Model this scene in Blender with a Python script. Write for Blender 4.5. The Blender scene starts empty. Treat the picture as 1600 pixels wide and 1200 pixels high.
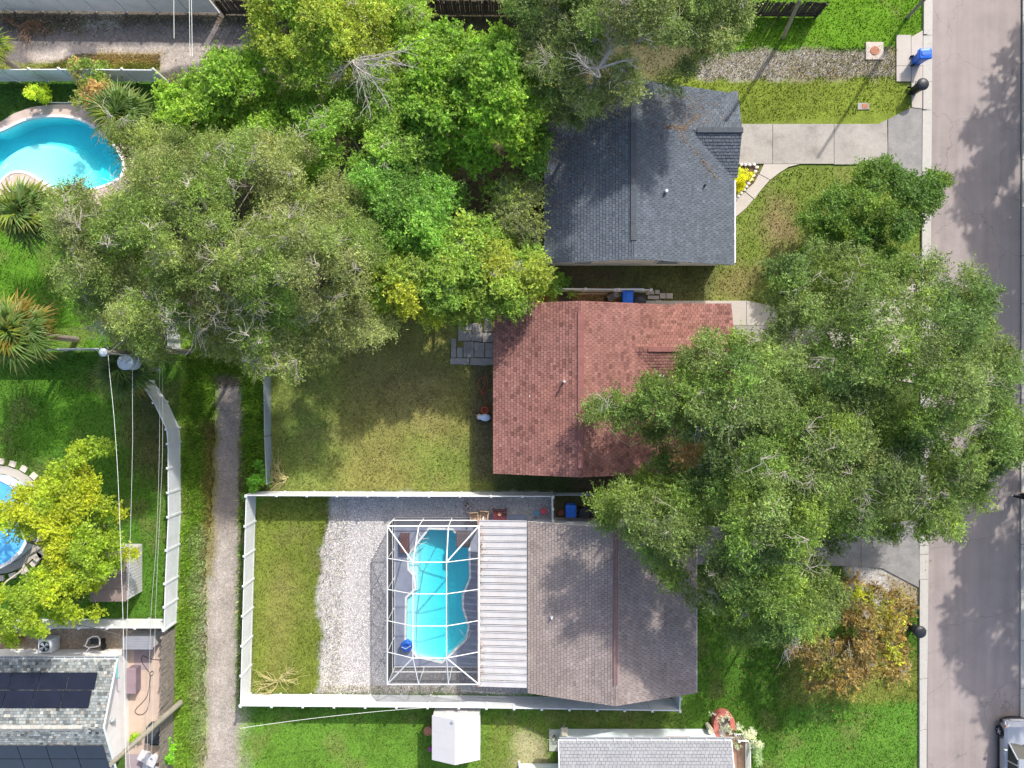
import bpy, bmesh, math, random
import numpy as np
from mathutils import Vector, Matrix
from mathutils.geometry import tessellate_polygon
random.seed(7)
RNG = np.random.default_rng(11)
R = math.radians
S = bpy.context.scene
COL = S.collection

# ---------------------------------------------------------------- camera, sky, sun, exposure
CAM_H = 45.0
cam = bpy.data.cameras.new('camera'); cam_o = bpy.data.objects.new('camera', cam); COL.objects.link(cam_o)
cam.sensor_width = 36.0; cam.lens = 24.3; cam.clip_end = 1500; cam.clip_start = 0.5
cam_o.location = (0, 0, CAM_H)
S.camera = cam_o

SUN_DX, SUN_DY = 0.58, 1.08            # towards the sun, per metre of height
SUN_EL = math.atan(1 / math.hypot(SUN_DX, SUN_DY))
w = bpy.data.worlds.new('World'); S.world = w; w.use_nodes = True
nt = w.node_tree
bg = nt.nodes['Background']
sky = nt.nodes.new('ShaderNodeTexSky'); sky.sky_type = 'NISHITA'; sky.sun_disc = False
sky.sun_elevation = SUN_EL
sky.sun_rotation = math.atan2(SUN_DX, SUN_DY)
sky.air_density = 1.0; sky.dust_density = 3.0; sky.ozone_density = 0.4
nt.links.new(sky.outputs[0], bg.inputs[0]); bg.inputs[1].default_value = 0.15
sd = bpy.data.lights.new('sun', 'SUN'); sd.energy = 3.0; sd.angle = R(0.9); sd.color = (1.0, 0.955, 0.88)
so = bpy.data.objects.new('sun', sd); COL.objects.link(so)
so.rotation_euler = Vector((SUN_DX, SUN_DY, 1)).to_track_quat('Z', 'Y').to_euler()
so.location = (20, 37, 60)
S.view_settings.view_transform = 'Standard'; S.view_settings.look = 'None'
S.view_settings.gamma = 1.0; S.view_settings.use_curve_mapping = False
S.view_settings.exposure = 0.78
S.cycles.max_bounces = 8; S.cycles.transparent_max_bounces = 16
S.cycles.sample_clamp_indirect = 4.0

def P(px, py, h=0.0):
    k = (CAM_H - h) / 1080.0
    return ((px - 800) * k, (600 - py) * k)

# ---------------------------------------------------------------- materials
MATS = {}
def _n(nt, t, **kw):
    n = nt.nodes.new(t)
    for k, v in kw.items():
        if k in n.inputs.keys(): n.inputs[k].default_value = v
        else: setattr(n, k, v)
    return n
def pm(name, base=(.5, .5, .5), rough=.75, var=.12, scale=2.0, fine=0.1, fscale=25.0, bump=.15, bscale=30.0,
       spec=.35, metal=0.0, attr=None, stain=None, stain_amt=.4, stain_scale=.7, coat=0.0, streak=False):
    if name in MATS: return MATS[name]
    m = bpy.data.materials.new(name); m.use_nodes = True; nt = m.node_tree; L = nt.links
    b = nt.nodes['Principled BSDF']
    b.inputs['Roughness'].default_value = rough; b.inputs['Metallic'].default_value = metal
    b.inputs['Specular IOR Level'].default_value = spec
    if coat: b.inputs['Coat Weight'].default_value = coat; b.inputs['Coat Roughness'].default_value = .05
    g = _n(nt, 'ShaderNodeNewGeometry')
    if attr:
        a = _n(nt, 'ShaderNodeAttribute', attribute_name=attr); col = a.outputs['Color']
    else:
        rgb = _n(nt, 'ShaderNodeRGB'); rgb.outputs[0].default_value = (*base, 1); col = rgb.outputs[0]
    def vary(col, sc, amt, det):
        nz = _n(nt, 'ShaderNodeTexNoise'); nz.inputs['Scale'].default_value = sc; nz.inputs['Detail'].default_value = det
        nz.inputs['Roughness'].default_value = .65
        L.new(g.outputs['Position'], nz.inputs['Vector'])
        mr = _n(nt, 'ShaderNodeMapRange'); mr.inputs['From Min'].default_value = .3; mr.inputs['From Max'].default_value = .7
        mr.inputs['To Min'].default_value = 1 - amt; mr.inputs['To Max'].default_value = 1 + amt
        L.new(nz.outputs['Fac'], mr.inputs['Value'])
        mx = _n(nt, 'ShaderNodeVectorMath', operation='SCALE')
        L.new(col, mx.inputs[0]); L.new(mr.outputs[0], mx.inputs['Scale'])
        return mx.outputs[0], nz
    if var: col, _ = vary(col, scale, var, 5)
    if fine: col, _ = vary(col, fscale, fine, 3)
    if stain:
        nz = _n(nt, 'ShaderNodeTexNoise'); nz.inputs['Scale'].default_value = stain_scale; nz.inputs['Detail'].default_value = 8
        nz.inputs['Roughness'].default_value = .7
        L.new(g.outputs['Position'], nz.inputs['Vector'])
        mr = _n(nt, 'ShaderNodeMapRange'); mr.inputs['From Min'].default_value = .46; mr.inputs['From Max'].default_value = .66
        mr.inputs['To Min'].default_value = 0; mr.inputs['To Max'].default_value = stain_amt
        L.new(nz.outputs['Fac'], mr.inputs['Value'])
        mx = _n(nt, 'ShaderNodeMix', data_type='RGBA')
        L.new(mr.outputs[0], mx.inputs[0]); L.new(col, mx.inputs[6]); mx.inputs[7].default_value = (*stain, 1)
        col = mx.outputs[2]
    if streak:
        mp = _n(nt, 'ShaderNodeVectorMath', operation='MULTIPLY'); mp.inputs[1].default_value = (1.3, .06, 1); L.new(g.outputs['Position'], mp.inputs[0])
        nz = _n(nt, 'ShaderNodeTexNoise'); nz.inputs['Scale'].default_value = 1.6; nz.inputs['Detail'].default_value = 5; L.new(mp.outputs[0], nz.inputs['Vector'])
        m1 = _n(nt, 'ShaderNodeMapRange'); m1.inputs['From Min'].default_value = .35; m1.inputs['From Max'].default_value = .65; m1.inputs['To Min'].default_value = .92; m1.inputs['To Max'].default_value = 1.06
        L.new(nz.outputs['Fac'], m1.inputs['Value'])
        dn = _n(nt, 'ShaderNodeTexNoise'); dn.inputs['Scale'].default_value = 1.2; dn.inputs['Detail'].default_value = 6; L.new(g.outputs['Position'], dn.inputs['Vector'])
        ad = _n(nt, 'ShaderNodeVectorMath', operation='ADD'); L.new(g.outputs['Position'], ad.inputs[0]); L.new(dn.outputs['Color'], ad.inputs[1])
        vo = _n(nt, 'ShaderNodeTexVoronoi', feature='DISTANCE_TO_EDGE'); vo.inputs['Scale'].default_value = .22; L.new(ad.outputs[0], vo.inputs['Vector'])
        m2 = _n(nt, 'ShaderNodeMapRange'); m2.inputs['From Min'].default_value = .0; m2.inputs['From Max'].default_value = .006; m2.inputs['To Min'].default_value = .72; m2.inputs['To Max'].default_value = 1
        L.new(vo.outputs['Distance'], m2.inputs['Value'])
        mm = _n(nt, 'ShaderNodeMath', operation='MULTIPLY'); L.new(m1.outputs[0], mm.inputs[0]); L.new(m2.outputs[0], mm.inputs[1])
        sc_ = _n(nt, 'ShaderNodeVectorMath', operation='SCALE'); L.new(col, sc_.inputs[0]); L.new(mm.outputs[0], sc_.inputs['Scale']); col = sc_.outputs[0]
    L.new(col, b.inputs['Base Color'])
    if bump:
        nz = _n(nt, 'ShaderNodeTexNoise'); nz.inputs['Scale'].default_value = bscale; nz.inputs['Detail'].default_value = 3
        L.new(g.outputs['Position'], nz.inputs['Vector'])
        bp = _n(nt, 'ShaderNodeBump'); bp.inputs['Strength'].default_value = bump; bp.inputs['Distance'].default_value = .03
        L.new(nz.outputs['Fac'], bp.inputs['Height']); L.new(bp.outputs[0], b.inputs['Normal'])
    MATS[name] = m
    return m

def leaf_mat(name, trans=.42, rough=.5, spec=.35):
    if name in MATS: return MATS[name]
    m = bpy.data.materials.new(name); m.use_nodes = True; nt = m.node_tree; L = nt.links
    b = nt.nodes['Principled BSDF']; out = nt.nodes['Material Output']
    b.inputs['Roughness'].default_value = rough; b.inputs['Specular IOR Level'].default_value = spec
    a = _n(nt, 'ShaderNodeAttribute', attribute_name='lcol')
    L.new(a.outputs['Color'], b.inputs['Base Color'])
    t = _n(nt, 'ShaderNodeBsdfTranslucent')
    mt = _n(nt, 'ShaderNodeVectorMath', operation='MULTIPLY'); mt.inputs[1].default_value = (1.5, 1.45, .5)
    L.new(a.outputs['Color'], mt.inputs[0]); L.new(mt.outputs[0], t.inputs['Color'])
    mx = _n(nt, 'ShaderNodeMixShader'); mx.inputs[0].default_value = trans
    L.new(b.outputs[0], mx.inputs[1]); L.new(t.outputs[0], mx.inputs[2]); L.new(mx.outputs[0], out.inputs['Surface'])
    MATS[name] = m
    return m

def screen_mat():
    if 'screen' in MATS: return MATS['screen']
    m = bpy.data.materials.new('insect_screen'); m.use_nodes = True; nt = m.node_tree; L = nt.links
    out = nt.nodes['Material Output']; nt.nodes.remove(nt.nodes['Principled BSDF'])
    d = _n(nt, 'ShaderNodeBsdfDiffuse'); d.inputs['Color'].default_value = (.06, .06, .07, 1)
    t = _n(nt, 'ShaderNodeBsdfTransparent')
    mx = _n(nt, 'ShaderNodeMixShader')
    lw = _n(nt, 'ShaderNodeLayerWeight'); lw.inputs['Blend'].default_value = .5
    su = _n(nt, 'ShaderNodeMath', operation='SUBTRACT'); su.inputs[0].default_value = 1.03; L.new(lw.outputs['Facing'], su.inputs[1])
    dv = _n(nt, 'ShaderNodeMath', operation='DIVIDE'); dv.inputs[0].default_value = .17; L.new(su.outputs[0], dv.inputs[1]); dv.use_clamp = True
    L.new(dv.outputs[0], mx.inputs[0])
    L.new(t.outputs[0], mx.inputs[1]); L.new(d.outputs[0], mx.inputs[2]); L.new(mx.outputs[0], out.inputs['Surface'])
    MATS['screen'] = m
    return m

def water_mat(name, absorb, dens):
    m = bpy.data.materials.new(name); m.use_nodes = True; nt = m.node_tree; L = nt.links
    out = nt.nodes['Material Output']; nt.nodes.remove(nt.nodes['Principled BSDF'])
    t = _n(nt, 'ShaderNodeBsdfTransparent'); gl = _n(nt, 'ShaderNodeBsdfGlossy'); gl.inputs['Roughness'].default_value = .06
    lw = _n(nt, 'ShaderNodeLayerWeight'); lw.inputs['Blend'].default_value = .5
    pw_ = _n(nt, 'ShaderNodeMath', operation='POWER'); pw_.inputs[1].default_value = 5; L.new(lw.outputs['Facing'], pw_.inputs[0])
    fr = _n(nt, 'ShaderNodeMath', operation='ADD'); fr.inputs[1].default_value = .025; L.new(pw_.outputs[0], fr.inputs[0])
    nz = _n(nt, 'ShaderNodeTexNoise'); nz.inputs['Scale'].default_value = 4; nz.inputs['Detail'].default_value = 3
    g = _n(nt, 'ShaderNodeNewGeometry'); L.new(g.outputs['Position'], nz.inputs['Vector'])
    bp = _n(nt, 'ShaderNodeBump'); bp.inputs['Strength'].default_value = .25; bp.inputs['Distance'].default_value = .05
    L.new(nz.outputs['Fac'], bp.inputs['Height']); L.new(bp.outputs[0], gl.inputs['Normal']); L.new(bp.outputs[0], lw.inputs['Normal'])
    mx = _n(nt, 'ShaderNodeMixShader'); L.new(fr.outputs[0], mx.inputs[0])
    L.new(t.outputs[0], mx.inputs[1]); L.new(gl.outputs[0], mx.inputs[2]); L.new(mx.outputs[0], out.inputs['Surface'])
    va = _n(nt, 'ShaderNodeVolumeAbsorption'); va.inputs['Color'].default_value = (*absorb, 1); va.inputs['Density'].default_value = dens
    L.new(va.outputs[0], out.inputs['Volume'])
    return m

WHITE = pm('white_vinyl', (.66, .675, .70), rough=.45, var=.06, scale=1.2, fine=.03, bump=.02, stain=(.42, .44, .38), stain_amt=.3, stain_scale=1.5)
ALU = pm('white_aluminium', (.74, .745, .75), rough=.4, var=.03, fine=.0, bump=0)
GALV = pm('galvanised_steel', (.42, .45, .46), rough=.45, metal=.4, var=.1, fine=0, bump=0)
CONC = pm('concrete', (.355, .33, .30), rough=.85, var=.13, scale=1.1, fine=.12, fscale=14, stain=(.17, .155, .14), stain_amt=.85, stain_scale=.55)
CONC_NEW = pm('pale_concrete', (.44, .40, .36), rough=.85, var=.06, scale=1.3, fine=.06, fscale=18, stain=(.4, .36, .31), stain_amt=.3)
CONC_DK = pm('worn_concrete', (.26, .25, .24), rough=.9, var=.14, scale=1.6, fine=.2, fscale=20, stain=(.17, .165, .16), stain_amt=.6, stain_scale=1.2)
KERB = pm('kerb_concrete', (.46, .44, .405), rough=.85, var=.12, scale=1.6, fine=.12, fscale=16, stain=(.27, .26, .24), stain_amt=.5, stain_scale=1.6)
STUCCO = pm('white_stucco', (.74, .73, .72), rough=.85, var=.05, fine=.03, bump=.2, stain=(.5, .48, .45), stain_amt=.2)
BLACKP = pm('black_plastic', (.022, .025, .032), rough=.45, var=.1, fine=.05, bump=.02)
BLUEP = pm('blue_plastic', (.015, .13, .60), rough=.4, var=.06, fine=.02, bump=.02)
BARK = pm('bark', (.22, .19, .165), rough=.9, var=.25, scale=4, fine=.2, fscale=20, bump=.4, bscale=20)
TWIG = pm('grey_twigs', (.40, .37, .31), rough=.9, var=.2, scale=3, fine=.1, bump=0)
WOODGREY = pm('weathered_wood', (.23, .20, .175), rough=.9, var=.3, scale=3.5, fine=.2, fscale=18, bump=.3)
WOODDK = pm('dark_wood', (.075, .06, .055), rough=.9, var=.35, scale=4, fine=.2, fscale=18, bump=.3)
DARKGLASS = pm('dark_glass', (.02, .03, .03), rough=.08, var=0, fine=0, bump=0, spec=.4)
RUBBER = pm('rubber', (.018, .018, .02), rough=.8, var=.1, fine=.1)
LEAF = leaf_mat('leaves')
GRASSM = leaf_mat('grass_blades', trans=.25, rough=.7, spec=.12)

# ---------------------------------------------------------------- mesh building
class MB:
    def __init__(s): s.v = []; s.f = []; s.c = None
    def add(s, vs, fs):
        n = len(s.v); s.v += [tuple(v) for v in vs]; s.f += [tuple(i + n for i in f) for f in fs]; return s
    def box(s, x0, y0, z0, x1, y1, z1):
        return s.add([(x0, y0, z0), (x1, y0, z0), (x1, y1, z0), (x0, y1, z0), (x0, y0, z1), (x1, y0, z1), (x1, y1, z1), (x0, y1, z1)],
                     [(0, 3, 2, 1), (4, 5, 6, 7), (0, 1, 5, 4), (1, 2, 6, 5), (2, 3, 7, 6), (3, 0, 4, 7)])
    def bbox(s, cx, cy, cz, lx, ly, lz, rz=0.0, bev=0.0):
        """box centred in x/y, standing on cz, chamfered top edges"""
        hx, hy = lx / 2, ly / 2
        c, n = math.cos(rz), math.sin(rz)
        def T(x, y, z): return (cx + x * c - y * n, cy + x * n + y * c, z)
        b = bev
        lo = [T(-hx, -hy, cz), T(hx, -hy, cz), T(hx, hy, cz), T(-hx, hy, cz)]
        if b:
            md = [T(-hx, -hy, cz + lz - b), T(hx, -hy, cz + lz - b), T(hx, hy, cz + lz - b), T(-hx, hy, cz + lz - b)]
            up = [T(-hx + b, -hy + b, cz + lz), T(hx - b, -hy + b, cz + lz), T(hx - b, hy - b, cz + lz), T(-hx + b, hy - b, cz + lz)]
            r = [lo, md, up]
        else:
            r = [lo, [T(-hx, -hy, cz + lz), T(hx, -hy, cz + lz), T(hx, hy, cz + lz), T(-hx, hy, cz + lz)]]
        return s.rings(r)
    def rings(s, rs, cap0=True, cap1=True, closed=True):
        n = len(rs[0]); k = len(s.v)
        for r in rs: s.v += [tuple(p) for p in r]
        for i in range(len(rs) - 1):
            for j in range(n if closed else n - 1):
                a = k + i * n + j; b = k + i * n + (j + 1) % n
                s.f.append((a, b, b + n, a + n))
        if cap0: s.f.append(tuple(k + j for j in reversed(range(n))))
        if cap1: s.f.append(tuple(k + (len(rs) - 1) * n + j for j in range(n)))
        return s
    def prism(s, poly, z0, z1, holes=()):
        """poly: [(x,y)..]; top at z1, sides to z0"""
        loops = [list(poly)] + [list(h) for h in holes]
        def area(l): return sum(l[i][0] * l[(i + 1) % len(l)][1] - l[(i + 1) % len(l)][0] * l[i][1] for i in range(len(l)))
        if area(loops[0]) < 0: loops[0].reverse()
        for i in range(1, len(loops)):
            if area(loops[i]) > 0: loops[i].reverse()
        flat = [p for l in loops for p in l]; n = len(flat); k = len(s.v)
        tris = tessellate_polygon([[Vector((x, y, 0)) for x, y in l] for l in loops])
        s.v += [(x, y, z1) for x, y in flat] + [(x, y, z0) for x, y in flat]
        for t in tris:
            a, b, c = t
            ar = (flat[b][0] - flat[a][0]) * (flat[c][1] - flat[a][1]) - (flat[c][0] - flat[a][0]) * (flat[b][1] - flat[a][1])
            if ar < 0: b, c = c, b
            s.f.append((k + a, k + b, k + c))
        o = 0
        for l in loops:
            m = len(l)
            for i in range(m):
                a = k + o + i; b = k + o + (i + 1) % m
                s.f.append((a, a + n, b + n, b))
            o += m
        return s
    def tube(s, pts, r, seg=6, cap=True):
        pts = [Vector(p) for p in pts]; n = len(pts)
        rs = [r] * n if isinstance(r, (int, float)) else list(r)
        rings = []; up = None
        for i, p in enumerate(pts):
            d = (pts[min(i + 1, n - 1)] - pts[max(i - 1, 0)])
            if d.length < 1e-6: d = Vector((0, 0, 1))
            d.normalize()
            if up is None or abs(d.dot(up)) > .95: up = Vector((0, 0, 1)) if abs(d.z) < .9 else Vector((1, 0, 0))
            a = d.cross(up).normalized(); b = a.cross(d).normalized(); up = b
            rings.append([p + (a * math.cos(t) + b * math.sin(t)) * rs[i] for t in [2 * math.pi * j / seg for j in range(seg)]])
        return s.rings(rings, cap, cap)
    def lathe(s, prof, seg=16, cx=0, cy=0, cz=0, sx=1, sy=1):
        rings = [[(cx + r * sx * math.cos(2 * math.pi * j / seg), cy + r * sy * math.sin(2 * math.pi * j / seg), cz + z) for j in range(seg)] for r, z in prof]
        return s.rings(rings)
    def mesh(s, name, off=(0, 0, 0)):
        me = bpy.data.meshes.new(name)
        ox, oy, oz = off
        me.from_pydata([(a - ox, b - oy, c - oz) for a, b, c in s.v], [], s.f)
        if s.c is not None:
            at = me.color_attributes.new('lcol', 'FLOAT_COLOR', 'POINT')
            arr = np.ones((len(s.v), 4), np.float32); arr[:, :3] = np.array(s.c, np.float32); at.data.foreach_set('color', arr.ravel())
        me.update(); return me

def link(name, me, m=None, parent=None):
    o = bpy.data.objects.new(name, me)
    if m is not None and len(me.materials) == 0: me.materials.append(m)
    COL.objects.link(o)
    if parent is not None: o.parent = parent
    return o
def wloc(o):
    l = Vector(o.location)
    while o.parent: o = o.parent; l += o.location
    return l
def part(name, mb, m, parent, label=None, stuff=False, smooth=False):
    """mb in world coordinates; child of parent (unrotated at build time)"""
    o = link(name, mb.mesh(name, wloc(parent)), m, parent)
    if label: o['label'] = label
    if stuff: o['kind'] = 'stuff'
    if smooth: o.data.shade_smooth()
    return o
def tag(o, label, cat=None, group=None, kind=None):
    o['label'] = label
    if cat: o['category'] = cat
    if group: o['group'] = group
    if kind: o['kind'] = kind
    return o
def thing(name, label, cat, loc=(0, 0, 0), group=None):
    o = bpy.data.objects.new(name, None); COL.objects.link(o); o.location = loc; o.empty_display_size = .3
    return tag(o, label, cat, group)
def struct(name, mb, m, label=None):
    o = link(name, mb.mesh(name), m); o['kind'] = 'structure'
    if label: o['label'] = label
    return o
def copy_tree(o, parent=None, loc=None, rz=None, label=None):
    c = o.copy(); COL.objects.link(c)
    if parent is not None: c.parent = parent
    if loc is not None: c.location = loc
    if rz is not None: c.rotation_euler = (0, 0, rz)
    if label: c['label'] = label
    for ch in list(o.children):
        copy_tree(ch, c)
    return c
def np_mesh(name, verts, faces_n, col=None, attr='lcol'):
    """verts (N,3) float, faces quads/tris as (M,k) int"""
    me = bpy.data.meshes.new(name)
    M, k = faces_n.shape
    me.vertices.add(len(verts)); me.vertices.foreach_set('co', verts.astype(np.float32).ravel())
    me.loops.add(M * k); me.loops.foreach_set('vertex_index', faces_n.astype(np.int32).ravel())
    me.polygons.add(M); me.polygons.foreach_set('loop_start', np.arange(0, M * k, k, dtype=np.int32))
    me.update(calc_edges=True)
    if col is not None:
        at = me.color_attributes.new(attr, 'FLOAT_COLOR', 'POINT')
        arr = np.ones((len(verts), 4), np.float32); arr[:, :3] = col; at.data.foreach_set('color', arr.ravel())
    return me

# ---------------------------------------------------------------- 2D helpers (numpy)
def vnoise(x, y, seed=0, freq=1.0):
    x = x * freq + 100.0; y = y * freq + 100.0
    rs = np.random.RandomState(seed); N = 512
    g = rs.rand(N, N)
    xi = np.floor(x).astype(int); yi = np.floor(y).astype(int); fx = x - xi; fy = y - yi
    fx = fx * fx * (3 - 2 * fx); fy = fy * fy * (3 - 2 * fy)
    a = g[xi % N, yi % N]; b = g[(xi + 1) % N, yi % N]; c = g[xi % N, (yi + 1) % N]; d = g[(xi + 1) % N, (yi + 1) % N]
    return (a * (1 - fx) + b * fx) * (1 - fy) + (c * (1 - fx) + d * fx) * fy
def fbm(x, y, seed=0, freq=1.0, octv=4):
    t = 0; am = 1; s = 0
    for i in range(octv):
        t = t + am * vnoise(x, y, seed + i * 17, freq * 2 ** i); s += am; am *= .55
    return t / s
def sdf(poly, x, y):
    """signed distance, positive inside"""
    n = len(poly); d = np.full(x.shape, 1e9); ins = np.zeros(x.shape, bool)
    for i in range(n):
        ax, ay = poly[i]; bx, by = poly[(i + 1) % n]
        ex, ey = bx - ax, by - ay; L = ex * ex + ey * ey + 1e-12
        t = np.clip(((x - ax) * ex + (y - ay) * ey) / L, 0, 1)
        d = np.minimum(d, (x - ax - t * ex) ** 2 + (y - ay - t * ey) ** 2)
        c = ((ay > y) != (by > y)) & (x < (bx - ax) * (y - ay) / (by - ay + 1e-12) + ax)
        ins ^= c
    d = np.sqrt(d)
    return np.where(ins, d, -d)
def PL(pts, h=0.0): return [P(a, b, h) for a, b in pts]
def smooth_closed(pts, k=5):
    """Catmull-Rom through closed loop"""
    out = []; n = len(pts)
    for i in range(n):
        p0, p1, p2, p3 = [np.array(pts[(i + j - 1) % n], float) for j in range(4)]
        for q in range(k):
            t = q / k
            out.append(tuple(.5 * ((2 * p1) + (-p0 + p2) * t + (2 * p0 - 5 * p1 + 4 * p2 - p3) * t * t + (-p0 + 3 * p1 - 3 * p2 + p3) * t ** 3)))
    return out
def smooth_open(pts, k=6):
    pts = [np.array(p, float) for p in pts]; ext = [2 * pts[0] - pts[1]] + pts + [2 * pts[-1] - pts[-2]]; out = []
    for i in range(len(pts) - 1):
        p0, p1, p2, p3 = ext[i:i + 4]
        for q in range(k):
            t = q / k
            out.append(tuple(.5 * ((2 * p1) + (-p0 + p2) * t + (2 * p0 - 5 * p1 + 4 * p2 - p3) * t * t + (-p0 + 3 * p1 - 3 * p2 + p3) * t ** 3)))
    out.append(tuple(pts[-1])); return out

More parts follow.
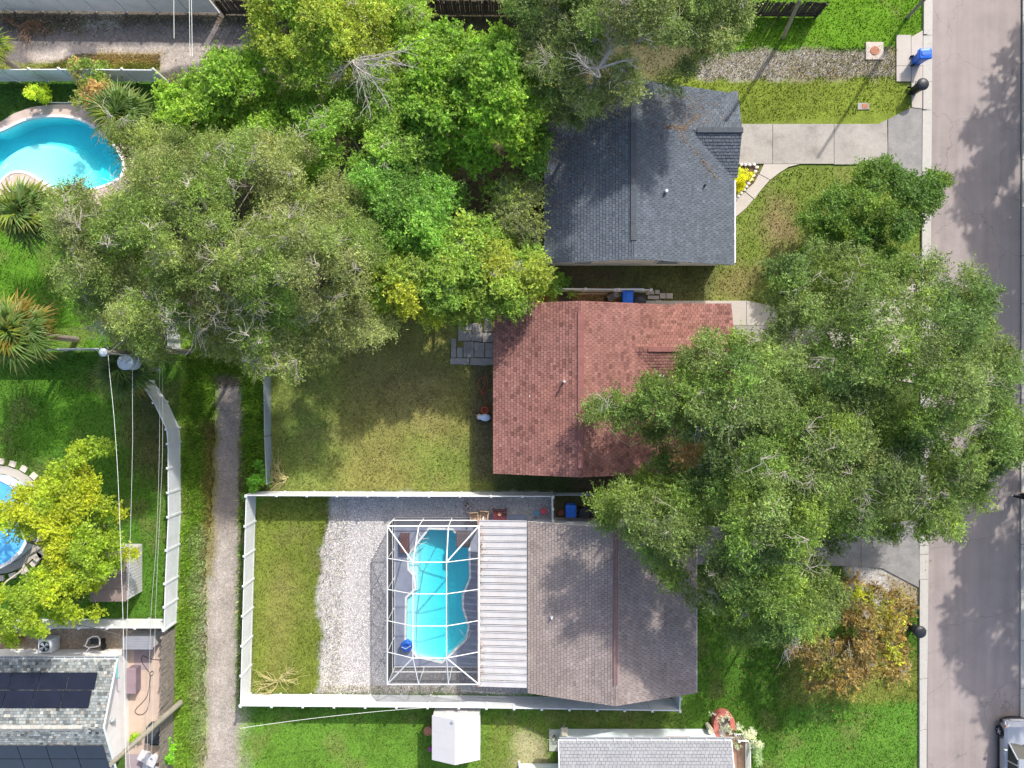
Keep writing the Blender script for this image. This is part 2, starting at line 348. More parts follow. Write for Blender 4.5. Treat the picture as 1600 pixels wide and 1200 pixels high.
# ---------------------------------------------------------------- ground
POOL_A = smooth_closed(PL([(-70, 255), (-45, 215), (0, 207), (45, 188), (100, 184), (140, 196), (172, 222), (190, 250), (188, 275), (160, 290),
                           (120, 297), (85, 292), (60, 278), (40, 268), (15, 270), (-10, 292), (-45, 300)]), 5)
POOL_B = PL([(671, 827), (706, 828), (732, 854), (733, 903), (722, 929), (722, 950), (731, 978), (727, 998), (690, 1033), (652, 1024), (635, 998),
             (636, 934), (651, 920), (649, 899), (640, 889), (639, 868)])
GREEN = (.075, .14, .024)
PAINT = [   # polygon (px), colour, grassiness, feather m, wobble m
    ([(-100, -100), (1450, -100), (1450, 1300), (-100, 1300)], GREEN, 1, .2, 0),
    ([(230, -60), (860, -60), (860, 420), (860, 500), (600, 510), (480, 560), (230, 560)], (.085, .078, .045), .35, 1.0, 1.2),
    ([(860, -40), (1130, -40), (1110, 120), (860, 150)], (.10, .095, .05), .4, .8, .8),
    ([(1120, -40), (1445, -40), (1445, 72), (1120, 80)], (.105, .225, .012), 1, .2, .15),
    ([(1040, 118), (1445, 118), (1445, 200), (1140, 200), (1040, 160)], (.155, .205, .026), .9, .2, .3),
    ([(1135, 255), (1445, 255), (1445, 500), (1010, 475), (1135, 420)], (.15, .205, .036), .9, .3, .2),
    ([(1200, 300), (1245, 330), (1245, 380), (1215, 400), (1190, 360)], (.22, .18, .085), .7, .8, .7),
    ([(1120, 420), (1200, 400), (1180, 470), (1110, 470)], (.19, .18, .06), .8, .6, .5),
    ([(420, 480), (775, 480), (775, 770), (420, 770)], (.22, .215, .058), .85, .3, .2),
    ([(420, 500), (520, 500), (530, 770), (420, 770)], (.165, .215, .045), .9, 1.2, .8),
    ([(640, 690), (760, 680), (760, 760), (650, 770)], (.16, .205, .04), .9, 1.0, .8),
    ([(560, 560), (700, 580), (700, 640), (600, 660)], (.215, .19, .07), .7, 1.3, 1.0),
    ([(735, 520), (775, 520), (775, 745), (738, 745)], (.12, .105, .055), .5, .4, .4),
    ([(850, 412), (1120, 412), (1110, 472), (850, 472)], (.12, .13, .045), .7, .3, .3),
    ([(855, 412), (960, 412), (960, 440), (855, 440)], (.13, .1, .06), .4, .6, .6),
    ([(855, 452), (1000, 452), (1000, 482), (770, 482)], (.20, .12, .055), .15, .2, .3),
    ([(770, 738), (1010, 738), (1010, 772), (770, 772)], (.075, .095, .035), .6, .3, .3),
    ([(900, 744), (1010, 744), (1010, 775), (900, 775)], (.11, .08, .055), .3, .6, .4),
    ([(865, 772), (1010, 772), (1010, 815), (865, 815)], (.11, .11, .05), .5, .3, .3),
    ([(395, 772), (525, 772), (510, 1090), (390, 1090)], (.15, .19, .028), .95, .15, .1),
    ([(430, 880), (460, 900), (450, 1000), (425, 1070), (415, 960)], (.20, .20, .05), .9, .9, .5),
    ([(520, 772), (865, 772), (865, 816), (835, 830), (835, 1088), (496, 1088), (504, 1000), (497, 930), (502, 860), (512, 800)], (.43, .41, .395), .02, .15, .35),
    ([(722, 780), (742, 780), (738, 800), (725, 808)], (.16, .08, .045), .0, .08, .1),
    ([(370, 1085), (870, 1085), (870, 1230), (370, 1230)], (.11, .228, .024), 1, .2, .15),
    ([(750, 1125), (860, 1120), (870, 1230), (750, 1230)], (.15, .21, .035), .9, .7, .6),
    ([(805, 1145), (850, 1150), (858, 1200), (810, 1200)], (.34, .32, .17), .4, .5, .5),
    ([(860, 1108), (1180, 1108), (1180, 1150), (860, 1150)], (.10, .17, .03), .9, .6, .4),
    ([(1070, 930), (1440, 930), (1440, 1230), (1070, 1230)], (.065, .15, .015), 1, .5, .4),
    ([(1230, 1020), (1440, 1020), (1440, 1105), (1230, 1100)], (.17, .205, .035), .9, .6, .5),
    ([(1235, 1102), (1440, 1100), (1440, 1230), (1200, 1230)], (.098, .22, .024), 1, .25, .25),
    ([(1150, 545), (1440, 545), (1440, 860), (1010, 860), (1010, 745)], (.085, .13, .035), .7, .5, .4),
    ([(-100, 300), (240, 330), (235, 548), (-100, 548)], (.085, .20, .014), 1, .3, .3),
    ([(-100, 300), (170, 300), (150, 360), (-100, 350)], (.17, .15, .08), .5, .4, .4),
    ([(-100, 548), (280, 548), (282, 970), (-100, 970)], (.078, .18, .018), 1, .2, .2),
    ([(60, 590), (150, 600), (110, 700), (40, 720)], (.10, .24, .018), 1, .8, .6),
    ([(190, 590), (270, 600), (265, 760), (205, 740)], (.095, .105, .035), .7, 1.0, .8),
    ([(-100, 120), (250, 120), (250, 200), (-100, 200)], (.055, .13, .02), 1, .2, .2),
    ([(-100, 15), (420, 10), (420, 112), (-100, 112)], (.165, .15, .145), .02, .3, .3),
    ([(-100, 15), (420, 10), (420, 42), (240, 38), (120, 50), (-100, 34)], (.115, .10, .082), .15, .25, .5),
    ([(130, 25), (190, 30), (180, 45), (130, 42)], (.30, .29, .26), 0, .3, .3),
    ([(150, 70), (345, 72), (350, 90), (255, 108), (150, 105)], (.37, .32, .28), .05, .12, .15),
    ([(150, 82), (250, 84), (250, 106), (100, 108)], (.30, .235, .11), .6, .25, .3),
    ([(45, 80), (100, 75), (105, 100), (50, 104)], (.44, .38, .34), .02, .3, .4),
    ([(-20, 97), (250, 99), (250, 112), (-20, 112)], (.20, .22, .05), .9, .15, .15),
    ([(275, 480), (425, 480), (415, 780), (395, 800), (378, 1230), (262, 1230), (280, 700)], (.145, .25, .026), 1, .15, .2),
    ([(338, 590), (378, 590), (380, 700), (374, 850), (368, 1000), (370, 1230), (322, 1230), (322, 1000), (328, 850), (335, 700)], (.26, .22, .19), .03, .25, .25),
    ([(326, 840), (364, 840), (366, 1230), (324, 1230)], (.42, .375, .33), .02, 1.2, .5),
    ([(322, 660), (338, 660), (334, 900), (322, 900)], (.22, .19, .06), .8, .3, .3),
    ([(1095, 80), (1390, 78), (1400, 90), (1400, 120), (1240, 124), (1090, 122)], (.34, .31, .27), .05, .2, .35),
    ([(1230, 95), (1310, 95), (1320, 122), (1230, 122)], (.27, .235, .13), .6, .35, .4),
    ([(1320, 85), (1400, 85), (1400, 120), (1320, 122)], (.25, .22, .13), .6, .35, .4),
    ([(-100, 975), (262, 975), (262, 1020), (-100, 1030)], (.33, .27, .21), .1, .2, .3),
    ([(0, 988), (40, 988), (40, 1010), (0, 1012)], (.17, .12, .04), .5, .3, .3),
    ([(1325, 868), (1436, 905), (1436, 945), (1330, 945)], (.44, .42, .40), .05, .3, .4),
    ([(1385, 900), (1436, 915), (1436, 950), (1400, 945)], (.30, .25, .16), .4, .3, .3),
    ([(1148, 255), (1190, 255), (1180, 290), (1148, 305)], (.13, .085, .055), .0, .05, .05),
    ([(1112, 1140), (1150, 1140), (1150, 1230), (1112, 1230)], (.30, .19, .12), .0, .15, .15),
]
def make_ground():
    d = .18; xs = np.arange(-35.1, 35.11, d); ys = np.arange(-26.7, 26.71, d)
    X, Y = np.meshgrid(xs, ys, indexing='ij')
    w1 = fbm(X, Y, 3, 1.1, 4) - .5; w2 = fbm(X, Y, 9, 1.1, 4) - .5
    C = np.zeros(X.shape + (3,)); G = np.ones(X.shape)
    for poly, col, g, fe, wob in PAINT:
        pw = PL(poly); xmn = min(p[0] for p in pw) - 3; xmx = max(p[0] for p in pw) + 3; ymn = min(p[1] for p in pw) - 3; ymx = max(p[1] for p in pw) + 3
        i0, i1 = np.searchsorted(xs, [xmn, xmx]); j0, j1 = np.searchsorted(ys, [ymn, ymx])
        if i1 <= i0 or j1 <= j0: continue
        sl = (slice(i0, i1), slice(j0, j1))
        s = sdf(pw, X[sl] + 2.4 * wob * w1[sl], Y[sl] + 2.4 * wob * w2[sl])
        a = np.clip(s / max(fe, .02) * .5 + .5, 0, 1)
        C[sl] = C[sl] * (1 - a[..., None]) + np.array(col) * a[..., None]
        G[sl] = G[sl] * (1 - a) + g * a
    big = fbm(X, Y, 21, .35, 4) - .5; mid = fbm(X, Y, 33, 1.6, 3) - .5
    grassy = G[..., None]
    C *= 1 + .5 * big[..., None] * grassy + .45 * mid[..., None]
    dry = np.clip((fbm(X, Y, 55, .6, 5) - .56) * 6, 0, 1) * np.clip(G, 0, 1) * .35
    C = C * (1 - dry[..., None]) + np.array((.20, .17, .07)) * dry[..., None]
    lum = C.mean(-1, keepdims=True) * 1.15; C = C + (lum - C) * .04 * grassy
    Z = -.045 + .03 * (fbm(X, Y, 44, 1.5, 3) - .5)
    nx, ny = X.shape
    V = np.stack([X, Y, Z], -1).reshape(-1, 3)
    I = np.arange(nx * ny).reshape(nx, ny)
    F = np.stack([I[:-1, :-1], I[1:, :-1], I[1:, 1:], I[:-1, 1:]], -1).reshape(-1, 4)
    cx = V[F, 0].mean(1); cy = V[F, 1].mean(1)
    keep = (sdf(POOL_A, cx, cy) < -.13) & (sdf(POOL_B, cx, cy) < -.13)
    F = F[keep]
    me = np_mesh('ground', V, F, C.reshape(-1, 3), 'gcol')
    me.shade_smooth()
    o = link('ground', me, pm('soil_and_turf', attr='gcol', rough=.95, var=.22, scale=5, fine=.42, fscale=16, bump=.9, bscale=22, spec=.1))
    o['kind'] = 'structure'; o['label'] = 'ground of lawns, bare soil and alley dirt between the houses'
    return X, Y, C, G
GX, GY, GC, GG = make_ground()
far = MB(); B = 400
for x0, y0, x1, y1 in ((-B, -B, B, -26.65), (-B, 26.65, B, B), (-B, -26.65, -35.05, 26.65), (35.05, -26.65, B, 26.65)):
    far.add([(x0, y0, -.07), (x1, y0, -.07), (x1, y1, -.07), (x0, y1, -.07)], [(0, 1, 2, 3)])
struct('ground_beyond', far, pm('far_turf', (.085, .13, .03), rough=.95, var=.4, scale=.15, fine=.3, fscale=2, bump=0))

def gsample(x, y):
    i = np.clip(((x + 35.1) / .18).round().astype(int), 0, GX.shape[0] - 1); j = np.clip(((y + 26.7) / .18).round().astype(int), 0, GX.shape[1] - 1)
    return GC[i, j], GG[i, j]

# ---------------------------------------------------------------- road, kerbs, paving
ROADM = pm('worn_asphalt', (.325, .278, .264), streak=True, rough=.92, var=.05, scale=.5, fine=.12, fscale=22, bump=.35, bscale=60, stain=(.19, .17, .165), stain_amt=.35, stain_scale=.35, spec=.15)
rd = MB().prism([P(1456, -900), P(1596, -900), P(1592, 2100), P(1446, 2100)], -.05, .0)
struct('road', rd, ROADM, 'pale worn asphalt street running along the right of the houses')
# gutter pan and kerb as separate cast lengths
def kerb_run(x_of, side, wid=.34):
    root = MB(); segs = []
    y = -430.0
    ys = [-400, -180, 40, 172, 268, 400, 560, 700, 852, 862, 905, 1030, 1120, 1260, 1500]
    for a, b in zip(ys[:-1], ys[1:]): segs.append((a, b))
    return segs
kerb = thing('kerb', 'pale concrete kerb and gutter along the near side of the street', 'kerb', (*P(1448, 600), 0)); kerb['kind'] = 'structure'; del kerb['category']
def kx(py): return np.interp(py, [-400, 0, 300, 700, 1000, 1200, 1600], [1446, 1442.5, 1440, 1437.5, 1435.5, 1435.5, 1436])
def kr(py): return np.interp(py, [-400, 0, 300, 700, 1000, 1200, 1600], [1461, 1457, 1455, 1452, 1449.5, 1447.5, 1446])
segy = [-400, -180, 55, 128, 172, 268, 345, 430, 560, 700, 852, 866, 905, 985, 1060, 1140, 1300, 1600]
for a, b in zip(segy[:-1], segy[1:]):
    flat = (172 <= a < 268) or (55 <= a < 128) or (560 <= a < 905 and b <= 905)
    a2, b2 = a + .4, b - .4
    m = MB()
    mid = lambda q: kx(q) + (kr(q) - kx(q)) * .42
    m.prism([P(kx(a2), a2), P(mid(a2) - .15, a2), P(mid(b2) - .15, b2), P(kx(b2), b2)], -.1, .05 if flat else .11)
    m.prism([P(mid(a2) + .15, a2), P(kr(a2), a2), P(kr(b2), b2), P(mid(b2) + .15, b2)], -.1, .016)
    part('kerb_length', m, KERB, kerb)
kf = thing('kerb', 'kerb along the far side of the street at the right edge of the photo', 'kerb', (*P(1599, 600), 0)); kf['kind'] = 'structure'; del kf['category']
for a in range(-200, 1400, 75):
    m = MB().prism([P(1596.8 - a * .0033, a + .4), P(1610, a + .4), P(1610, a + 74.6), P(1596.8 - (a + 75) * .0033, a + 74.6)], -.1, .10)
    part('kerb_length', m, KERB, kf)
struct('pavement', MB().prism([P(1611, -300), P(1660, -300), P(1660, 1500), P(1611, 1500)], -.1, .11), CONC_NEW)

def slabs(name, label, polys, m, z=.04, parent_loc=None, cat=None):
    r = thing(name, label, 'driveway', (*P(*polys[0][0]), 0)); r['kind'] = 'structure'; del r['category']
    for i, pl in enumerate(polys):
        mm = m[i] if isinstance(m, list) else m
        cx = sum(p[0] for p in pl) / len(pl); cy = sum(p[1] for p in pl) / len(pl)
        q = [(px + (.35 if px < cx - 1 else -.35 if px > cx + 1 else 0), py) for px, py in pl]
        part('slab', MB().prism(PL(q), -.06, z), mm, r)
    return r
slabs('driveway', 'stained concrete driveway of the grey-roofed house', [
    [(1146, 194), (1207, 194), (1207, 256), (1146, 256)], [(1207, 194), (1303, 194), (1303, 256), (1207, 256)],
    [(1303, 194), (1372, 194), (1386, 187), (1387, 257), (1303, 257)],
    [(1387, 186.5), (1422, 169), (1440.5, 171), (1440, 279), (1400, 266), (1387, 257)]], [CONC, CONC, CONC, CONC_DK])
slabs('path', 'curved pale concrete path beside the stone-edged flower bed', [
    [(1193, 256.7), (1249, 256.7), (1232, 261), (1218, 270), (1203, 281), (1186, 272)],
    [(1185.6, 272.6), (1202.6, 281.6), (1190, 296), (1178, 311), (1163, 299), (1177, 287)],
    [(1162.5, 299.6), (1177.4, 311.6), (1166, 325), (1156, 334), (1146, 341), (1138, 341), (1138, 312), (1150, 310)]], CONC_NEW, .05)
slabs('pavement_pad', 'square concrete pad under the blue bin beside the street', [
    [(1400, 55), (1423, 55), (1423, 103), (1400, 103)], [(1423, 58), (1441.5, 48), (1441.5, 103), (1423, 103)],
    [(1400, 103.6), (1423, 103.6), (1423, 127.5), (1400, 127.5)], [(1423, 103.6), (1441.3, 103.6), (1441, 170), (1424, 168)]], CONC_NEW, .05)
slabs('driveway', 'pale concrete driveway of the red-roofed house, half hidden by the big oak', [
    [(1008, 470), (1085, 470), (1085, 484), (1008, 484)], [(1085, 470), (1166, 470), (1166, 508), (1085, 508)],
    [(1130, 508.6), (1215, 508.6), (1215, 575), (1130, 575)], [(1215, 508.6), (1296, 508.6), (1296, 575), (1215, 575)],
    [(1166, 470), (1215, 480), (1215, 508), (1166, 508)], [(1296, 490), (1375, 462), (1375, 580), (1296, 580)],
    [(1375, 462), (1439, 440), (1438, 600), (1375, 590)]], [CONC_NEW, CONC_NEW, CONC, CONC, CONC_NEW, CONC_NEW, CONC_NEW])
slabs('driveway', 'grey weathered driveway of the brown-roofed house under the oak', [
    [(1085, 822), (1165, 822), (1165, 882), (1085, 882)], [(1165, 822), (1245, 822), (1245, 884), (1165, 884)],
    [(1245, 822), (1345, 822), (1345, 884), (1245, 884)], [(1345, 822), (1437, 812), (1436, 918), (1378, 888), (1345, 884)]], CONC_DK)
part_strip = MB().prism(PL([(866, 808), (1090, 815), (1090, 825), (866, 818)]), -.05, .03)
struct('path_strip', part_strip, CONC_NEW)
r = thing('utility_cover', 'square concrete pad with a round rusty lid in the gravel alley', 'utility cover', (*P(1366, 80), 0))
part('pad', MB().bbox(*P(1366, 80), -.05, 1.15, 1.15, .12, bev=.02), pm('cream_concrete', (.48, .41, .36), var=.08, scale=3), r)
part('lid', MB().lathe([(.29, .0), (.29, .025), (.27, .035)], 20, *P(1366, 80), .07), pm('rusty_iron', (.36, .15, .09), rough=.8, var=.2, scale=8), r)
r = thing('meter_box', 'small stone-coloured meter box lid set in the yellowish lawn', 'meter box', (*P(1349, 166), 0))
part('frame', MB().bbox(*P(1349, 166), -.05, .75, .42, .07), CONC, r); part('lid', MB().bbox(*P(1351, 166), .02, .35, .26, .02), pm('rusty_iron'), r)
# patio slabs left of the red house
r = thing('patio', 'cracked grey patio slabs against the red-roofed house', 'patio', (*P(740, 540), 0))
PAT = [[(704, 560), (733, 560), (733, 570), (704, 569)], [(734.5, 560), (770, 560), (770, 570), (758, 571), (734.5, 570)], [(705, 529), (712.5, 529), (712.5, 558.5), (705, 558.5)],
       [(714, 543), (723, 543), (723, 558.5), (714, 558.5)], [(724.5, 534), (740, 534), (740, 558.5), (724.5, 558.5)], [(741, 534), (757, 536), (757, 558.5), (741, 558.5)],
       [(758, 536), (770, 536), (770, 558.5), (758, 558.5)], [(716, 505), (737, 505), (737, 532.5), (716, 532.5)], [(738, 505), (753, 505), (753, 534.5), (741, 532.5), (738, 532.5)],
       [(754, 520), (770, 520), (770, 534.5), (754, 534.5)], [(757, 496), (768, 495), (768, 518.5), (757, 518.5)]]
pm('grey_pavers', (.33, .30, .29), var=.12, scale=2.5, fine=.15, stain=(.13, .12, .11), stain_amt=.55, stain_scale=1.5)
for pl in PAT:
    pl = [(a + random.uniform(-.35, .35), b + random.uniform(-.35, .35)) for a, b in pl]
    part('paving_slab', MB().prism(PL(pl), -.06, .05 + random.uniform(0, .012)), MATS['grey_pavers'], r)
r = thing('stepping_pavers', 'group of square beige pavers at the end of the side fence', 'pavers', (*P(1025, 462), 0))
for a, b, c, d in ((1009, 454, 1015, 461), (1016, 454, 1022, 460), (1023.5, 453, 1030.5, 459.5), (1012, 462, 1029.5, 467.5), (1031, 458, 1040, 466.5), (1041, 458, 1051, 466.5), (1024, 469, 1033, 474)):
    part('paver', MB().prism(PL([(a, b), (c, b + .3), (c, d), (a, d - .3)]), -.05, .06), CONC_NEW, r)
r = thing('flat_stones', 'two pale stone slabs lying under the olive oak edge', 'stones', (*P(510, 545), 0))
for pl in ([(494, 535), (512, 530), (528, 537), (525, 550), (505, 556), (492, 548)], [(508, 553), (524, 551), (526, 558), (511, 559)]):
    part('stone', MB().prism(PL(pl), -.05, .09), MATS['grey_pavers'], r)

# ---------------------------------------------------------------- pools
CYAN_PL = pm('pool_plaster', (.70, .86, .87), rough=.7, var=.03, fine=0, bump=0)
COPING = pm('pool_coping', (.78, .79, .78), rough=.7, var=.04, fine=.02, bump=.02)
def offset_poly(poly, d):
    n = len(poly); A = sum(poly[i][0] * poly[(i + 1) % n][1] - poly[(i + 1) % n][0] * poly[i][1] for i in range(n)); s = 1 if A > 0 else -1
    out = []
    for i in range(n):
        a = Vector(poly[i - 1]); b = Vector(poly[i]); c = Vector(poly[(i + 1) % n])
        e1 = (b - a); e2 = (c - b)
        if e1.length < 1e-5 or e2.length < 1e-5: out.append(tuple(b)); continue
        e1.normalize(); e2.normalize()
        n1 = Vector((e1.y, -e1.x)) * s; n2 = Vector((e2.y, -e2.x)) * s
        m = n1 + n2
        if m.length < .2: m = n1
        m.normalize(); k = d / max(.5, m.dot(n1))
        out.append((b.x + m.x * k, b.y + m.y * k))
    return out
def pool(label, poly, deck_poly, deck_m, depth_fn, water_m, deck_z=.06, cope=.16, seg_cope=14, joint_xy=()):
    cx = sum(p[0] for p in poly) / len(poly); cy = sum(p[1] for p in poly) / len(poly)
    r = thing('swimming_pool', label, 'swimming pool', (cx, cy, 0))
    # basin: floor grid passing under the walls, plus the vertical wall
    b = MB(); n = len(poly)
    pv = poly if sum(poly[i][0] * poly[(i + 1) % n][1] - poly[(i + 1) % n][0] * poly[i][1] for i in range(n)) > 0 else poly[::-1]
    g = .16; gx = np.arange(min(p[0] for p in pv) - .1, max(p[0] for p in pv) + .3, g); gy = np.arange(min(p[1] for p in pv) - .1, max(p[1] for p in pv) + .3, g)
    b.v = [(x, y, depth_fn(x, y)) for x in gx for y in gy]; m_ = len(gy)
    b.f = [(i * m_ + j, (i + 1) * m_ + j, (i + 1) * m_ + j + 1, i * m_ + j + 1) for i in range(len(gx) - 1) for j in range(m_ - 1)]
    k1 = len(b.v); b.v += [(x, y, deck_z - .01) for x, y in pv] + [(x, y, -2.0) for x, y in pv]
    b.f += [(k1 + i, k1 + n + i, k1 + n + (i + 1) % n, k1 + (i + 1) % n) for i in range(n)]
    part('basin', b, CYAN_PL, r)
    ins = offset_poly(pv, -.012)
    part('water', MB().prism(ins, -2.3, -.09), water_m, r)
    # coping stones
    outp = offset_poly(pv, cope); step = max(1, n // seg_cope); i = 0
    while i < n:
        idx = list(range(i, min(i + step, n) + 1))
        inn = [pv[j % n] for j in idx]; ou = [outp[j % n] for j in idx]
        part('coping', MB().prism(inn + ou[::-1], -.05, deck_z + .03), COPING, r)
        i += step
    if deck_poly:
        dm = MB().prism(deck_poly, -.05, deck_z, holes=[offset_poly(pv, cope + .004)])
        part('deck', dm, deck_m, r)
    return r
def depthA(x, y):
    # shallow sandy-looking bench towards the lower left, deep rim at the top right
    cx, cy = P(60, 290)
    d = math.hypot((x - cx) / 3.6, (y - cy) / 3.0)
    t = min(1, max(0, (d - .88) / .26)); t = t * t * (3 - 2 * t)
    sl = min(1, max(0, (x - P(60, 0)[0]) / 4.5))
    return -(.42 + .35 * sl) - (.85 - .2 * sl) * t
WATER_A = water_mat('pool_water', (.0, .93, .975), .95)
PINKDECK = pm('pink_pool_deck', (.56, .43, .36), rough=.85, var=.1, scale=1.5, fine=.08, stain=(.66, .60, .55), stain_amt=.5, stain_scale=1.2)
deckA = smooth_closed(PL([(-100, 270), (-70, 195), (-20, 195), (15, 183), (45, 168), (80, 163), (128, 163), (170, 180), (205, 215), (225, 265), (215, 300), (160, 318)]), 3)
deckA += []
deckA2 = PL([(-110, 330), (-110, 200), (-20, 200), (0, 192), (22, 178), (50, 168), (80, 164), (128, 163), (165, 178), (200, 210), (222, 260), (215, 300), (156, 319), (60, 319), (0, 330)])
poolA = pool('kidney-shaped turquoise pool with pale pink deck at the top left', POOL_A, deckA2, PINKDECK, depthA, WATER_A)
def depthB(x, y):
    px = x * 24 + 800; py = 600 - y * 24
    if px < 652 and py < 925: return -.28
    if px < 648: return -.38
    e = min(1, max(0, (px - 648) / 10))
    south = min(1, max(0, (py - 930) / 100))
    return -(.5 + (1.15 - .45 * south) * e * min(1, max(.25, (px - 640) / 70)))
WATER_B = WATER_A
BLUEDECK = pm('painted_pool_deck', (.26, .29, .38), rough=.7, var=.12, scale=1.0, fine=.04, stain=(.34, .38, .46), stain_amt=.7, stain_scale=.5)
cage_x0, cage_x1, cage_y0, cage_y1 = -7.64, -2.04, -18.40, -8.72
POOLB_F = []
for i in range(len(POOL_B)):
    a = POOL_B[i]; b = POOL_B[(i + 1) % len(POOL_B)]
    for t in (0, .33, .66): POOLB_F.append((a[0] + (b[0] - a[0]) * t, a[1] + (b[1] - a[1]) * t))
poolB = pool('long turquoise pool with notched sides inside the white screen cage', POOLB_F,
             [(cage_x0 + .03, cage_y1 - .03), (cage_x0 + .03, cage_y0 + .03), (cage_x1 + .02, cage_y0 + .03), (cage_x1 + .02, cage_y1 - .03)], BLUEDECK, depthB, WATER_B, cope=.13, seg_cope=16)
# above-ground pool C
c = P(-8, 812)
r = thing('round_pool', 'above-ground round pool half hidden by the yellow-green tree', 'swimming pool', (*c, 0))
part('wall', MB().lathe([(3.02, 0), (3.05, 1.05), (2.97, 1.05), (2.97, .05), (.01, .04)], 20, *c), pm('pool_wall', (.45, .55, .62), rough=.5), r)
rim = MB()
for i in range(20):
    a0, a1 = 2 * math.pi * (i + .03) / 20, 2 * math.pi * (i + .97) / 20
    part('rim_section', MB().prism([(c[0] + 2.93 * math.cos(a0), c[1] + 2.93 * math.sin(a0)), (c[0] + 3.14 * math.cos(a0), c[1] + 3.14 * math.sin(a0)),
        (c[0] + 3.14 * math.cos(a1), c[1] + 3.14 * math.sin(a1)), (c[0] + 2.93 * math.cos(a1), c[1] + 2.93 * math.sin(a1))], 1.04, 1.09), WHITE, r)
part('liner', MB().lathe([(2.96, 1.03), (2.95, .12), (.01, .11)], 20, *c), pm('blue_liner', (.10, .42, .80), rough=.6), r)
part('water', MB().lathe([(2.94, .125), (2.94, .93)], 20, *c), WATER_A, r)
r = thing('pool_surround', 'ring of cream paving round the above-ground pool', 'paving', (*c, 0))
part('surround', MB().prism([(c[0] + 3.55 * math.cos(2 * math.pi * i / 28), c[1] + 3.55 * math.sin(2 * math.pi * i / 28)) for i in range(28)], -.05, .05,
    holes=[[(c[0] + 3.04 * math.cos(2 * math.pi * i / 28), c[1] + 3.04 * math.sin(2 * math.pi * i / 28)) for i in range(28)]]), CONC_NEW, r)
for i in range(30):
    a = 2 * math.pi * i / 30
    part('paver', MB().bbox(c[0] + 3.82 * math.cos(a), c[1] + 3.82 * math.sin(a), -.05, .42, .36, .12, rz=a + math.pi / 2), pm('cream_paver', (.62, .54, .46), var=.1), r)
r = thing('water_slide_pump', 'grey domed pool pump beside the yellow-green tree', 'pump', (*P(153, 824), 0))
part('tank', MB().lathe([(.26, 0), (.28, .5), (.24, .66), (.1, .74), (.08, .8), (.02, .81)], 14, *P(152, 824)), pm('grey_plastic', (.36, .40, .46), rough=.5), r, smooth=True)
part('base', MB().bbox(*P(156, 825), 0, .9, .45, .1, rz=.4), CONC, r); part('motor', MB().tube([(*P(158, 823), .3), (*P(165, 819), .3)], .12, 8), pm('grey_plastic'), r)
r = thing('garden_chairs', 'pale folding loungers on the deck under the yellow-green tree', 'lounger', (*P(70, 860), 0))
for a, b, g in ((70, 862, .6), (76, 850, .2), (64, 868, .9)):
    part('chair_seat', MB().bbox(*P(a, b), .3, .55, .5, .06, rz=g), pm('cream_paver'), r)
